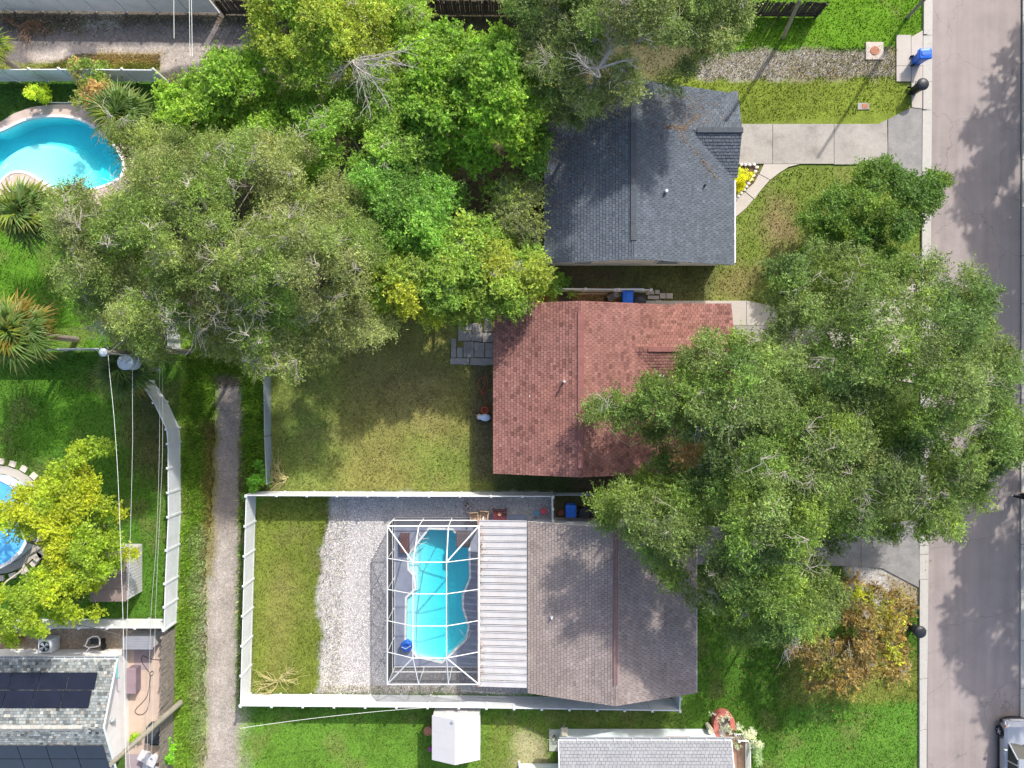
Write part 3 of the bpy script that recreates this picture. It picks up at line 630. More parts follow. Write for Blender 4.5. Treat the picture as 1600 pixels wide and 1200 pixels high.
# ---------------------------------------------------------------- roofs and houses
def clip_poly(poly, poly2):
    """clip 2D convex poly by convex poly2 (ccw)"""
    out = poly
    n = len(poly2)
    for i in range(n):
        a = poly2[i]; b = poly2[(i + 1) % n]
        inp = out; out = []
        if not inp: return []
        def side(p): return (b[0] - a[0]) * (p[1] - a[1]) - (b[1] - a[1]) * (p[0] - a[0])
        for j in range(len(inp)):
            p, q = inp[j - 1], inp[j]; sp, sq = side(p), side(q)
            if sq >= 0:
                if sp < 0: t = sp / (sp - sq); out.append((p[0] + (q[0] - p[0]) * t, p[1] + (q[1] - p[1]) * t))
                out.append(q)
            elif sp >= 0:
                t = sp / (sp - sq); out.append((p[0] + (q[0] - p[0]) * t, p[1] + (q[1] - p[1]) * t))
    return out
def shingle_field(mb, corners, base, hl=.28, expo=.19, tab=.25, hues=None, thick=.034, wear=None, checker=.0, seed=1):
    """corners: 3D convex polygon, first edge = eave (left to right seen from outside). tabs added to mb with colours"""
    rs = random.Random(seed)
    A = Vector(corners[0]); u = (Vector(corners[1]) - A).normalized()
    nrm = u.cross(Vector(corners[2]) - A).normalized()
    if nrm.z < 0: nrm = -nrm
    v = nrm.cross(u).normalized()
    poly = [((Vector(c) - A).dot(u), (Vector(c) - A).dot(v)) for c in corners]
    ar = sum(poly[i][0] * poly[(i + 1) % len(poly)][1] - poly[(i + 1) % len(poly)][0] * poly[i][1] for i in range(len(poly)))
    if ar < 0: poly = poly[::-1]
    umin = min(p[0] for p in poly); umax = max(p[0] for p in poly); vmin = min(p[1] for p in poly); vmax = max(p[1] for p in poly)
    rows = int((vmax - vmin) / expo) + 1
    if mb.c is None: mb.c = []
    k0 = len(mb.v); mb.v += [tuple(Vector(c) + nrm * .006) for c in corners]; mb.f.append(tuple(range(k0, k0 + len(corners)))); mb.c += [tuple(np.array(base) * .3)] * len(corners)
    for r in range(rows):
        v0 = vmin + r * expo; v1 = v0 + expo
        off = (r % 2) * tab * .5 + rs.uniform(-.03, .03)
        k = int((umax - umin) / tab) + 2
        rowd = rs.uniform(-.03, .03)
        for j in range(k):
            u0 = umin + (j - 1) * tab + off
            dv = rs.choice([0, 0, -.012, .0])
            cell = clip_poly([(u0 + .009, v0 + dv), (u0 + tab - .009, v0 + dv), (u0 + tab - .009, v1 - .018), (u0 + .009, v1 - .018)], poly)
            if len(cell) < 3: continue
            h0 = thick * rs.uniform(.85, 1.25)
            top = []
            for (pu, pv) in cell:
                t = (pv - v0) / expo
                top.append(A + u * pu + v * pv + nrm * (h0 * (1 - .75 * min(1, max(0, t))) + .012))
            n = len(top); b0 = len(mb.v)
            bot = [p - nrm * (h0 + .004) for p in top]
            mb.v += [tuple(p) for p in top + bot]
            mb.f.append(tuple(b0 + i for i in range(n)))
            for i in range(n):
                mb.f.append((b0 + i, b0 + n + i, b0 + n + (i + 1) % n, b0 + (i + 1) % n))
            f = 1 + rs.gauss(0, hl * .5) + rowd + (checker if (r + j) % 2 else -checker)
            f = max(.45, f)
            c = np.array(base) * f
            if hues and rs.random() < .25: c = np.array(rs.choice(hues)) * f
            if wear is not None:
                q = top[0]; c = wear(q, c)
            mb.c += [tuple(c)] * (2 * n)
SHM = pm('asphalt_shingles', attr='lcol', rough=.95, var=.06, scale=1.2, fine=.16, fscale=30, bump=.3, bscale=50, spec=.12)
def slab_quad(mb, pts, t):
    """thin solid under a planar polygon (3D)"""
    A, B_, C_ = Vector(pts[0]), Vector(pts[1]), Vector(pts[2]); n = (B_ - A).cross(C_ - A).normalized()
    if n.z < 0: n = -n
    m = len(pts); k = len(mb.v)
    mb.v += [tuple(p) for p in pts] + [(p[0], p[1], p[2] - t) for p in pts]
    a = tuple(range(k, k + m)); mb.f.append(a); mb.f.append(tuple(range(k + 2 * m - 1, k + m - 1, -1)))
    for i in range(m): mb.f.append((k + i, k + (i + 1) % m, k + m + (i + 1) % m, k + m + i))
def window(parent, x, y, z, w_, h_, axis, side):
    """axis 'x': wall plane normal along x; side +-1 outward"""
    f = MB(); g = MB(); d = .05 * side
    def bx(m, a0, a1, z0, z1, t0, t1):
        if axis == 'x': m.box(min(x + t0, x + t1), y + a0, z0, max(x + t0, x + t1), y + a1, z1)
        else: m.box(x + a0, min(y + t0, y + t1), z0, x + a1, max(y + t0, y + t1), z1)
    for a0, a1, z0, z1 in ((-w_ / 2, -w_ / 2 + .07, z, z + h_), (w_ / 2 - .07, w_ / 2, z, z + h_), (-w_ / 2 + .07, w_ / 2 - .07, z, z + .07), (-w_ / 2 + .07, w_ / 2 - .07, z + h_ - .07, z + h_),
                          (-w_ / 2 + .07, w_ / 2 - .07, z + h_ / 2 - .025, z + h_ / 2 + .025)):
        bx(f, a0, a1, z0, z1, 0, d)
    fo = part('window', f, ALU, parent)
    bx(g, -w_ / 2 + .07, w_ / 2 - .07, z + .07, z + h_ - .07, .0, d * .4)
    o = link('pane', g.mesh('pane', wloc(parent)), DARKGLASS, None); o.parent = fo
def pipe(parent, x, y, z, h, r=.055, white=True):
    part('vent_pipe', MB().lathe([(r * 1.8, 0), (r * 1.1, .08), (r, .1), (r, h), (r * .6, h)], 10, x, y, z), WHITE if white else BLACKP, parent)

# 1 grey roof house ------------------------------------------------------------
def gable_NS(root, xl, xr, xm, y0, y1, zl, zr, zm, roofm, trim, wallm, oh=.45, seed=1, **kw):
    d = MB(); slab_quad(d, [(xl, y0, zl), (xm, y0, zm), (xm, y1, zm), (xl, y1, zl)], .14); slab_quad(d, [(xm, y0, zm), (xr, y0, zr), (xr, y1, zr), (xm, y1, zm)], .14)
    part('roof', d, trim, root)
    sh = MB(); shingle_field(sh, [(xl, y1, zl), (xl, y0, zl), (xm, y0, zm), (xm, y1, zm)], seed=seed, **kw)
    shingle_field(sh, [(xr, y0, zr), (xr, y1, zr), (xm, y1, zm), (xm, y0, zm)], seed=seed + 1, **kw)
    wx0, wx1 = xl + oh, xr - oh; wy0, wy1 = y0 + .35, y1 - .35
    sl = (zm - zl) / (xm - xl); sr = (zm - zr) / (xr - xm)
    wz0, wz1, wm = zl + sl * oh - .16, zr + sr * oh - .16, zm - .16
    w_ = MB().rings([[(wx0, yy, 0), (wx1, yy, 0), (wx1, yy, wz1), (xm, yy, wm), (wx0, yy, wz0)] for yy in (wy1, wy0)])
    part('wall', w_, wallm, root)
    return sh
GREYS = (.108, .126, .150)
leafc = [(.27, .16, .10), (.34, .25, .17), (.2, .12, .08), (.38, .31, .24)]
xl, xr, xm, y0, y1, zl, zr, zm = 1.97, 13.72, 7.14, 7.35, 17.95, 2.75, 2.3, 4.32
h1 = thing('house', 'house with dark blue-grey shingle roof at the top centre', 'house', (7.8, 12.5, 0))
sh = gable_NS(h1, xl, xr, xm, y0, y1, zl, zr, zm, SHM, pm('grey_trim', (.42, .43, .44), var=.05), STUCCO, base=GREYS, hl=.17, seed=3)
sE = (zm - zr) / (xr - xm); yc, yn, ysx, zc, xe, ze = 15.35, 18.06, 12.74, 3.2, 13.92, 2.33
xi = xm + (zm - zc) / sE; xv = xm + (zm - ze) / sE
d = MB(); slab_quad(d, [(xe, yc, zc), (xi, yc, zc), (xv, yn, ze), (xe, yn, ze)], .1); slab_quad(d, [(xi, yc, zc), (xe, yc, zc), (xe, ysx, ze), (xv, ysx, ze)], .1)
part('porch_roof', d, MATS['grey_trim'], h1)
shingle_field(sh, [(xe, yn, ze), (xv, yn, ze), (xi, yc, zc), (xe, yc, zc)], GREYS, hl=.2, seed=8)
shingle_field(sh, [(xv, ysx, ze), (xe, ysx, ze), (xe, yc, zc), (xi, yc, zc)], GREYS, hl=.2, seed=9)
part('shingles', sh, SHM, h1, stuff=True)
part('porch_wall', MB().rings([[(xx, yc - 2.2, 0), (xx, yc + 2.3, 0), (xx, yc + 2.3, 2.3), (xx, yc, 3.0), (xx, yc - 2.2, 2.3)] for xx in (13.0, 13.5)]), STUCCO, h1)
cap = pm('ridge_vent_grey', (.075, .085, .10), rough=.9, var=.12, scale=3, fine=.1)
for i in range(9):
    a = 8.45 + i * .98
    part('ridge_vent', MB().rings([[(xm - .2, yy, zm - .03), (xm - .16, yy, zm + .07), (xm + .16, yy, zm + .07), (xm + .2, yy, zm - .03)] for yy in (a + .97, a)]), cap, h1)
for i in range(3):
    a = xi + .4 + i * .93
    part('ridge_vent', MB().rings([[(xx, yc - .18, zc - .03), (xx, yc - .15, zc + .07), (xx, yc + .15, zc + .07), (xx, yc + .18, zc - .03)] for xx in (a, a + .92)]), cap, h1)
pipe(h1, *P(1040, 300, 3.7), 3.55, .5, .085)
pipe(h1, *P(1102, 289, 3.1), 3.0, .25, .04, False); pipe(h1, *P(912, 289, 3.4), 3.4, .25, .04, False)
part('gutter', MB().box(13.73, 7.5, 2.18, 13.83, 12.6, 2.29), ALU, h1)
window(h1, 4.5, 7.68, 1.0, 1.2, 1.1, 'y', -1); window(h1, 9.8, 7.68, 1.0, 1.5, 1.1, 'y', -1); window(h1, 13.28, 10, 1.0, 1.5, 1.1, 'x', 1)
# leaf litter on roofs
def leaf_litter(name, label, pts_fn, n, colors, size=(.05, .11), seed=5, m=None):
    rg = np.random.default_rng(seed); P0 = pts_fn(n, rg)          # (n,3) + slope tilt ignored
    n = len(P0); ang = rg.uniform(0, 6.28, n); L = rg.uniform(*size, n); W = L * rg.uniform(.4, .7, n)
    a = np.stack([np.cos(ang), np.sin(ang), rg.normal(0, .25, n)], 1); b = np.stack([-np.sin(ang), np.cos(ang), rg.normal(0, .25, n)], 1)
    V = np.stack([P0 - a * L[:, None] / 2, P0 + b * W[:, None] / 2, P0 + a * L[:, None] / 2, P0 - b * W[:, None] / 2], 1).reshape(-1, 3)
    F = np.arange(4 * n).reshape(n, 4)
    C = np.array(colors)[rg.integers(0, len(colors), n)] * rg.uniform(.6, 1.25, (n, 1))
    o = link(name, np_mesh(name, V, F, np.repeat(C, 4, 0)), LEAF); o['kind'] = 'stuff'; o['label'] = label
    return o
def z1_roof(x, y):
    z = np.where(x < xm, zl + (x - xl) * (zm - zl) / (xm - xl), zm - (x - xm) * sE)
    cz = zc - np.abs(y - yc) * (zc - ze) / (yn - yc)
    return np.where((x > xi) & (y > ysx) & (cz > z), cz, z) + .06
def roof1_pts(n, rg):
    out = []
    spots = [(875, 235, 40, 45, .25), (900, 185, 45, 40, .2), (1040, 175, 50, 22, .2), (1075, 160, 30, 22, .12), (950, 175, 22, 14, .08), (870, 300, 25, 60, .1)]
    for a, b, sx, sy, f in spots:
        k = int(n * f); out.append(np.stack([rg.normal(a, sx, k), rg.normal(b, sy, k)], 1))
    for (a0, b0), (a1, b1) in (((1062, 203), (1100, 172)), ((1062, 205), (1128, 273)), ((1040, 200), (1075, 196))):
        k = int(n * .07); t = rg.random(k); out.append(np.stack([a0 + (a1 - a0) * t + rg.normal(0, 2, k), b0 + (b1 - b0) * t + rg.normal(0, 2, k)], 1))
    p = np.concatenate(out); k = (CAM_H - 3.6) / 1080
    x = (p[:, 0] - 800) * k; y = (600 - p[:, 1]) * k
    ok = (x > xl + .1) & (x < xr - .1) & (y > y0 + .1) & (y < y1 - .1); x, y = x[ok], y[ok]
    return np.stack([x, y, z1_roof(x, y)], 1)
leaf_litter('fallen_leaves', 'dry brown leaves scattered on the blue-grey roof', roof1_pts, 2600, leafc)

# 2 red roof house ---------------------------------------------------------------
xl, xr, xm, y0, y1, zl, zr, zm = -1.14, 10.1, 4.02, -5.48, 4.88, 2.7, 2.4, 4.4
REDS = (.252, .124, .106)
h2 = thing('house', 'house with red-brown shingle roof in the centre of the photo', 'house', (4, 0, 0))
def wear2(q, c):
    s = vnoise(np.array([q.x * 1.0]), np.array([q.y * 1.0]), 5, .45)[0]; s2 = vnoise(np.array([q.x]), np.array([q.y]), 8, 1.4)[0]
    g = max(0, min(1, (s - .52) * 3)) * .5
    c = c * (1 - g * .4) + np.array((.27, .12, .085)) * g * .4
    return c * (.9 + .2 * s2)
sh = gable_NS(h2, xl, xr, xm, y0, y1, zl, zr, zm, SHM, pm('brown_trim', (.30, .20, .17), var=.05), pm('tan_stucco', (.5, .42, .33)), base=REDS, hl=.17, seed=13, hues=[(.27, .14, .12), (.175, .085, .075)], wear=wear2)
sE2 = (zm - zr) / (xr - xm); yc2, yn2, ys2, zc2, xe2, ze2 = 2.10, 4.95, -.75, 3.32, 13.5, 2.4
xi2 = xm + (zm - zc2) / sE2; xv2 = xm + (zm - ze2) / sE2
d = MB(); slab_quad(d, [(xe2, yc2, zc2), (xi2, yc2, zc2), (xv2, yn2, ze2), (xe2, yn2, ze2)], .1); slab_quad(d, [(xi2, yc2, zc2), (xe2, yc2, zc2), (xe2, ys2, ze2), (xv2, ys2, ze2)], .1)
part('garage_roof', d, MATS['brown_trim'], h2)
shingle_field(sh, [(xe2, yn2, ze2), (xv2, yn2, ze2), (xi2, yc2, zc2), (xe2, yc2, zc2)], REDS, hl=.22, seed=18, wear=wear2, hues=[(.27, .14, .12), (.175, .085, .075)])
shingle_field(sh, [(xv2, ys2, ze2), (xe2, ys2, ze2), (xe2, yc2, zc2), (xi2, yc2, zc2)], REDS, hl=.22, seed=19, wear=wear2, hues=[(.27, .14, .12), (.175, .085, .075)])
part('shingles', sh, SHM, h2, stuff=True)
part('garage_wall', MB().rings([[(xx, yc2 - 2.4, 0), (xx, yc2 + 2.4, 0), (xx, yc2 + 2.4, 2.4), (xx, yc2, 3.1), (xx, yc2 - 2.4, 2.4)] for xx in (9.3, 13.0)]), MATS['tan_stucco'], h2)
gd = MB()
for i in range(4): gd.box(13.0, yc2 - 1.9, .05 + i * .52, 13.05, yc2 + 1.9, .54 + i * .52)
part('garage_door', gd, ALU, h2)
cap2 = pm('ridge_vent_red', (.22, .095, .085), rough=.9, var=.15, scale=3, fine=.1)
for i in range(9):
    a = -4.95 + i * 1.02
    part('ridge_vent', MB().rings([[(xm - .2, yy, zm - .03), (xm - .16, yy, zm + .075), (xm + .16, yy, zm + .075), (xm + .2, yy, zm - .03)] for yy in (a + 1.01, a)]), cap2, h2)
for i in range(2):
    a = xi2 + .9 + i * 1.2
    part('ridge_vent', MB().rings([[(xx, yc2 - .18, zc2 - .03), (xx, yc2 - .15, zc2 + .07), (xx, yc2 + .15, zc2 + .07), (xx, yc2 + .18, zc2 - .03)] for xx in (a, a + 1.19)]), cap2, h2)
pipe(h2, *P(881, 596, 4.2), 4.05, .75, .06); pipe(h2, *P(1032, 588, 3.2), 3.2, .8, .06); pipe(h2, *P(828, 619, 3.4), 3.25, .22, .05)
window(h2, -.71, 2.2, .9, 1.2, 1.1, 'x', -1); window(h2, -.71, -2.8, .9, 1.6, 1.1, 'x', -1); window(h2, 3, -5.15, 1, 1.0, 1.0, 'y', -1)

# 3 brown roof house -------------------------------------------------------------
xl, xr, xm, y0, y1, zl, zr, zm = .98, 11.31, 6.07, -18.95, -8.44, 2.6, 2.6, 4.32
BRN = (.285, .236, .220)
h3 = thing('house', 'house with weathered grey-brown shingle roof beside the screen cage', 'house', (6, -13.5, 0))
def wear3(q, c):
    s = vnoise(np.array([q.x * 1.0]), np.array([q.y * 1.0]), 15, .3)[0]; s2 = fbm(np.array([q.x]), np.array([q.y]), 28, 1.2)[0]
    g = max(0, min(1, (q.x * -.05 + s * .6 + .25) * 1.2 - .2))
    c = c * (1 - g * .5) + np.array((.40, .33, .27)) * g * .5
    return c * (.82 + .36 * s2)
sh = gable_NS(h3, xl, xr, xm, y0, y1, zl, zr, zm, SHM, ALU, STUCCO, base=BRN, hl=.15, seed=23, wear=wear3)
part('shingles', sh, SHM, h3, stuff=True)
cap3 = pm('ridge_vent_maroon', (.20, .125, .12), rough=.8, var=.1, scale=3, fine=.05)
for i in range(3):
    a = -17.7 + i * 3.05
    part('ridge_vent', MB().rings([[(xm - .16, yy, zm - .02), (xm - .10, yy, zm + .08), (xm - .02, yy, zm + .05), (xm + .02, yy, zm + .05), (xm + .10, yy, zm + .08), (xm + .16, yy, zm - .02)] for yy in (a + 3.0, a)]), cap3, h3)
pipe(h3, *P(862, 965, 3.2), 3.15, .25, .06)
pipe(h3, *P(938, 1092, 3.9), 3.75, .3, .07, False)
window(h3, 3.2, -18.6, 1, 1.0, 1.0, 'y', -1)
for i in range(4): part('fascia', MB().box(11.32, y0 + .02 + i * 2.62, 2.42, 11.36, y0 + 2.6 + i * 2.62, 2.6), ALU, h3)
# patio roof of white pans
h4 = thing('patio_roof', 'white ribbed metal patio roof between the cage and the brown roof', 'patio roof', (-.5, -13.5, 0))
px0, px1 = -2.02, .93; ya, yb = -18.70, -8.38; npan = 24; pw = (yb - ya) / npan
pan = MB()
def zp(x): return 2.32 + (x - px0) * .07
pan.rings([[(x, 0.03, zp(x)), (x, pw - .015, zp(x)), (x, pw - .015, zp(x) + .075), (x, pw - .05, zp(x) + .075), (x, pw - .055, zp(x) + .02), (x, 0.03, zp(x) + .02)] for x in (px1, px0)])
panmesh = pan.mesh('pan', (0, 0, 0))
PANM = pm('patio_pan', (.52, .51, .51), rough=.45, var=.1, scale=1.5, fine=.03, bump=0, stain=(.52, .44, .40), stain_amt=.35, stain_scale=1.1)
for i in range(npan):
    o = link('pan', panmesh, PANM, h4); o.location = Vector((0, ya + i * pw, 0)) - Vector(h4.location)
for i in range(1, 5):
    x = px0 + .1
for yy in (ya + .2, ya + 3.5, ya + 6.9, yb - .2): part('post', MB().box(px0 + .14, yy - .05, 0, px0 + .24, yy + .05, 2.3), ALU, h4)
part('gutter', MB().box(px0 - .12, ya, 2.26, px0 - .005, yb, 2.36), pm('rusty_gutter', (.40, .27, .21), var=.5, scale=3), h4)
part('floor_slab', MB().box(px0 + .03, -18.0, -.05, .95, -8.5, .05), BLUEDECK, h4)
# gravel litter of leaves on the pans
def pan_pts(n, rg):
    y = np.concatenate([rg.normal(-10.3, .8, n // 2), rg.normal(-16.8, .9, n // 3), rg.uniform(-18.5, -8.6, n // 6)]); x = px0 + np.abs(rg.normal(.0, .22, len(y))) - .1
    return np.stack([x, y, zp(x) + .09], 1)
leaf_litter('fallen_leaves', 'brown leaves caught in the gutter of the white patio roof', pan_pts, 420, [(.35, .18, .1), (.45, .28, .17), (.25, .13, .08)], (.04, .09), 6)

# screen cage ----------------------------------------------------------------------
cg = thing('screen_enclosure', 'white-framed screen cage over the notched turquoise pool', 'screen cage', (-4.84, -13.5, 0))
x0, x1, yS, yN = cage_x0, cage_x1, cage_y0, cage_y1; HE = 2.65; HT = 3.6
ty = [-10.68, -12.58, -14.50, -16.42]; ux = [(645 - 800) / 1080 * (45 - HT), (697.5 - 800) / 1080 * (45 - HT)]
uxs = [-5.72, -3.90]
def beam(a, b, r=.023, name='beam'):
    m = MB().tube([a, b], [r * 1.41] * 2, 4); part(name, m, ALU, cg)
for yy in [yN, yS] + ty:
    beam((x0, yy, 0), (x0, yy, HE), name='post')
for xx in uxs + [x1]:
    for yy in (yN, yS): beam((xx, yy, 0), (xx, yy, HE), name='post')
for a, b in (((x0, yN), (x1, yN)), ((x0, yS), (x1, yS)), ((x0, yS), (x0, yN)), ((x1, yS), (x1, yN))):
    beam((*a, HE), (*b, HE), .036, 'top_rail')
    if a[0] != x1:
        beam((*a, .05), (*b, .05), .03, 'bottom_rail'); beam((*a, .85), (*b, .85), .03, 'middle_rail')
for yy in ty:
    beam((x0, yy, HE), (ux[0], yy, HT)); beam((ux[0], yy, HT), (ux[1], yy, HT)); beam((ux[1], yy, HT), (x1, yy, HE))
for i in (0, 1):
    beam((ux[i], ty[0], HT), (ux[i], ty[-1], HT))
    beam((ux[i], ty[0], HT), (uxs[i], yN, HE), .03); beam((ux[i], ty[-1], HT), (uxs[i], yS, HE), .03)
for (cx_, cy_, k, t) in ((x0, yN, 0, 0), (x1, yN, 1, 0), (x0, yS, 0, -1), (x1, yS, 1, -1)): beam((cx_, cy_, HE), (ux[k], ty[t], HT), .03)
SCR = screen_mat()
def scr(*pts): part('screen', MB().add([(p[0], p[1], p[2] + .01) for p in pts], [tuple(range(len(pts)))]), SCR, cg)
for a, b in zip(ty[:-1], ty[1:]):
    scr((x0, a, HE), (x0, b, HE), (ux[0], b, HT), (ux[0], a, HT)); scr((ux[0], a, HT), (ux[0], b, HT), (ux[1], b, HT), (ux[1], a, HT)); scr((ux[1], a, HT), (ux[1], b, HT), (x1, b, HE), (x1, a, HE))
for yy, t in ((yN, ty[0]), (yS, ty[-1])):
    scr((x0, yy, HE), (x0, t, HE), (ux[0], t, HT)); scr((x0, yy, HE), (ux[0], t, HT), (uxs[0], yy, HE)); scr((uxs[0], yy, HE), (ux[0], t, HT), (ux[1], t, HT), (uxs[1], yy, HE))
    scr((uxs[1], yy, HE), (ux[1], t, HT), (x1, yy, HE)); scr((x1, yy, HE), (ux[1], t, HT), (x1, t, HE))
    for a, b in zip([x0] + uxs, uxs + [x1]): scr((a, yy, .05), (b, yy, .05), (b, yy, HE), (a, yy, HE))
for a, b in zip([yN] + ty, ty + [yS]): scr((x0, a, .05), (x0, b, .05), (x0, b, HE), (x0, a, HE))

# 4 grey mottled roof house with solar panels at the bottom left -----------------------
h5 = thing('house', 'white house with mottled grey roof and black solar panels, bottom left', 'house', (-30, -20, 0))
xw, xe5, yn5, yr5, ze5, zr5 = -44, -24.15, -16.84, -20.37, 2.7, 4.1
ys5 = 2 * yr5 - yn5
d = MB(); slab_quad(d, [(xw, yn5, ze5), (xe5, yn5, ze5), (xe5, yr5, zr5), (xw, yr5, zr5)], .12); slab_quad(d, [(xw, yr5, zr5), (xe5, yr5, zr5), (xe5, ys5, ze5), (xw, ys5, ze5)], .12)
part('roof', d, pm('white_trim', (.72, .76, .78), var=.05), h5)
sh = MB()
for cs, sd_ in (([(xe5 - .06, yn5, ze5), (-35.5, yn5, ze5), (-35.5, yr5, zr5), (xe5 - .06, yr5, zr5)], 31), ([(-35.5, ys5, ze5), (xe5 - .06, ys5, ze5), (xe5 - .06, yr5, zr5), (-35.5, yr5, zr5)], 32)):
    shingle_field(sh, cs, (.24, .262, .258), hl=.5, seed=sd_, expo=.17, tab=.2, hues=[(.14, .16, .17), (.36, .36, .33), (.3, .28, .25)])
part('shingles', sh, SHM, h5, stuff=True)
part('wall', MB().rings([[(xx, yn5 - .42, 0), (xx, ys5 + .42, 0), (xx, ys5 + .42, 2.7), (xx, yr5, 3.9), (xx, yn5 - .42, 2.7)] for xx in (xw, -24.95)]), STUCCO, h5)
part('gutter', MB().box(xw, yn5 + .005, 2.56, xe5, yn5 + .14, 2.60).box(xw, yn5 + .12, 2.60, xe5, yn5 + .14, 2.69), pm('grey_gutter', (.35, .37, .40), rough=.4), h5)
for i in range(18): part('gutter_strap', MB().box(-24.3 - i * .62, yn5 + .005, 2.70, -24.27 - i * .62, yn5 + .14, 2.72), ALU, h5)
part('downpipe', MB().tube([(-24.2, yn5 + .07, 2.6), (-24.2, -18.0, 2.62), (-24.15, -18.05, 2.5)], .05, 6), pm('teal_pipe', (.12, .42, .42), var=.05), h5)
part('wall_lamp', MB().lathe([(.14, 0), (.2, .12), (.1, .3), (.03, .34)], 10, -24.82, -20.9, 1.9), GALV, h5)
capw = pm('ridge_cap_pale', (.36, .35, .32), var=.3, scale=3)
for i in range(7): part('ridge_cap', MB().rings([[(xx, yr5 - .17, zr5 - .02), (xx, yr5, zr5 + .07), (xx, yr5 + .17, zr5 - .02)] for xx in (-26.6 - i * 1.2, -25.42 - i * 1.2)]), capw, h5)
SOL = pm('solar_glass', (.010, .011, .022), rough=.2, var=.25, scale=1.2, fine=0, bump=0, spec=.7)
slope5 = (zr5 - ze5) / (yr5 - yn5)
def solar(xr_, yt, yb_, n):
    W = 1.72
    for i in range(n):
        a, b = xr_ - (i + 1) * W + .02, xr_ - i * W - .02
        def q(x, y): return (x, y, (ze5 + (y - yn5) * slope5 if y > yr5 else zr5 - (y - yr5) * slope5) + .14)
        pts = [q(a, yb_), q(b, yb_), q(b, yt), q(a, yt)]
        m = MB(); slab_quad(m, pts, .04); o = part('solar_panel', m, SOL, h5)
for yt, yb_ in (((600 - 1052) / 1080 * 41.8, (600 - 1079) / 1080 * 41.4), ((600 - 1080.5) / 1080 * 41.4, (600 - 1107) / 1080 * 41.1)): solar((151 - 800) / 1080 * 41.8 + (.0 if yt > -18 else -.12), yt, yb_, 6)
for yt, yb_ in (((600 - 1167) / 1080 * 41.1, (600 - 1190) / 1080 * 41.3), (-22.6, -23.5)): solar((162 - 800) / 1080 * 41.3, yt, yb_, 6)
for i in range(4):
    xx = (143 - i * 45 - 800) / 1080 * 41.1
    for yy in (-19.40, -21.50): part('panel_bracket', MB().box(xx - .2, yy - .06, 3.98 - abs(yy - yr5) * .4, xx + .1, yy, 4.12 - abs(yy - yr5) * .4), ALU, h5)

# 5 house at the bottom ------------------------------------------------------------------
h6 = thing('house', 'white house with pale grey shingle roof at the bottom edge', 'house', (8, -26, 0))
d = MB(); slab_quad(d, [(2.83, -21.87, 2.6), (13.5, -21.87, 2.6), (13.5, -26.4, 4.2), (2.83, -26.4, 4.2)], .14); slab_quad(d, [(2.83, -26.4, 4.2), (13.5, -26.4, 4.2), (13.5, -30.9, 2.6), (2.83, -30.9, 2.6)], .14)
part('roof', d, ALU, h6)
sh = MB(); shingle_field(sh, [(13.44, -21.87, 2.6), (2.9, -21.87, 2.6), (2.9, -26.4, 4.2), (13.44, -26.4, 4.2)], (.32, .325, .34), hl=.07, seed=41); part('shingles', sh, SHM, h6, stuff=True)
part('wall', MB().rings([[(xx, -22.45, 0), (xx, -30.4, 0), (xx, -30.4, 2.6), (xx, -26.4, 4.0), (xx, -22.45, 2.6)] for xx in (3.5, 13.0)]), pm('pale_blue_stucco', (.68, .75, .78), var=.08, stain=(.55, .6, .6), stain_amt=.3), h6)
part('gutter', MB().box(2.9, -21.86, 2.45, 13.5, -21.72, 2.5).box(2.9, -21.74, 2.5, 13.5, -21.72, 2.59), MATS['grey_gutter'], h6)
for i in range(9): part('gutter_strap', MB().box(4.0 + i * 1.13, -21.86, 2.6, 4.04 + i * 1.13, -21.72, 2.62), ALU, h6)
part('awning', MB().box(9.6, -22.42, 1.9, 11.1, -21.98, 1.98), pm('brick_red', (.34, .10, .08)), h6)
part('window_head', MB().box(4.9, -22.42, 2.1, 6.2, -22.1, 2.16), pm('brick_red'), h6)
h7 = thing('pad', 'square concrete pad with a withered potted plant by the bottom house', 'concrete pad', (*P(866, 1156), 0))
part('slab', MB().prism(PL([(858, 1139.5), (884, 1139.5), (884, 1173), (858, 1173)]), -.05, .06), pm('greenish_concrete', (.48, .50, .42), var=.1), h7)
r = thing('side_annex', 'white flat annex roof in shade left of the bottom house', 'annex', (*P(840, 1200), 0))
part('wall', MB().box(.45, -27, 0, 3.3, -24.7, 2.2), MATS['pale_blue_stucco'], r); part('roof', MB().box(.35, -27, 2.2, 3.4, -23.95, 2.3), ALU, r)
part('drain_pipe', MB().tube([(*P(812, 1200, 2.3), 2.35), (*P(811, 1189, 2.3), 2.35)], .07, 6), ALU, r)
# white shed with gable roof
r = thing('garden_shed', 'white-roofed square shed against the long white fence', 'shed', (-3.5, -22, 0))
xa, xb, xc, ya_, yb_ = -4.98, -1.98, -3.50, -20.62, -23.38
SHW = pm('shed_white', (.56, .545, .55), rough=.5, var=.03, scale=1, fine=.01, bump=0)
part('wall', MB().rings([[(xa + .06, yy, 0), (xb - .06, yy, 0), (xb - .06, yy, 1.95), (xc, yy, 2.5), (xa + .06, yy, 1.95)] for yy in (ya_ - .03, yb_ + .06)]), pm('shed_wall', (.55, .55, .53)), r)
for k, (a, b) in enumerate(((xa, xc), (xc, xb))):
    for (u0, u1) in ((ya_, ya_ - .95), (ya_ - .955, ya_ - 1.9), (ya_ - 1.905, yb_)):
        za, zb = (2.0, 2.6) if k == 0 else (2.6, 2.0)
        m = MB(); slab_quad(m, [(a, u1, za), (b, u1, zb), (b, u0, zb), (a, u0, za)], .05); part('roof_panel', m, SHW, r)
part('vent', MB().lathe([(.09, 0), (.09, .12), (.02, .13)], 10, xc - .15, ya_ - .12, 2.5), GALV, r)
part('door', MB().box(xc - .7, ya_ - .03, .05, xc + .7, ya_ + .02, 1.85), SHW, r)
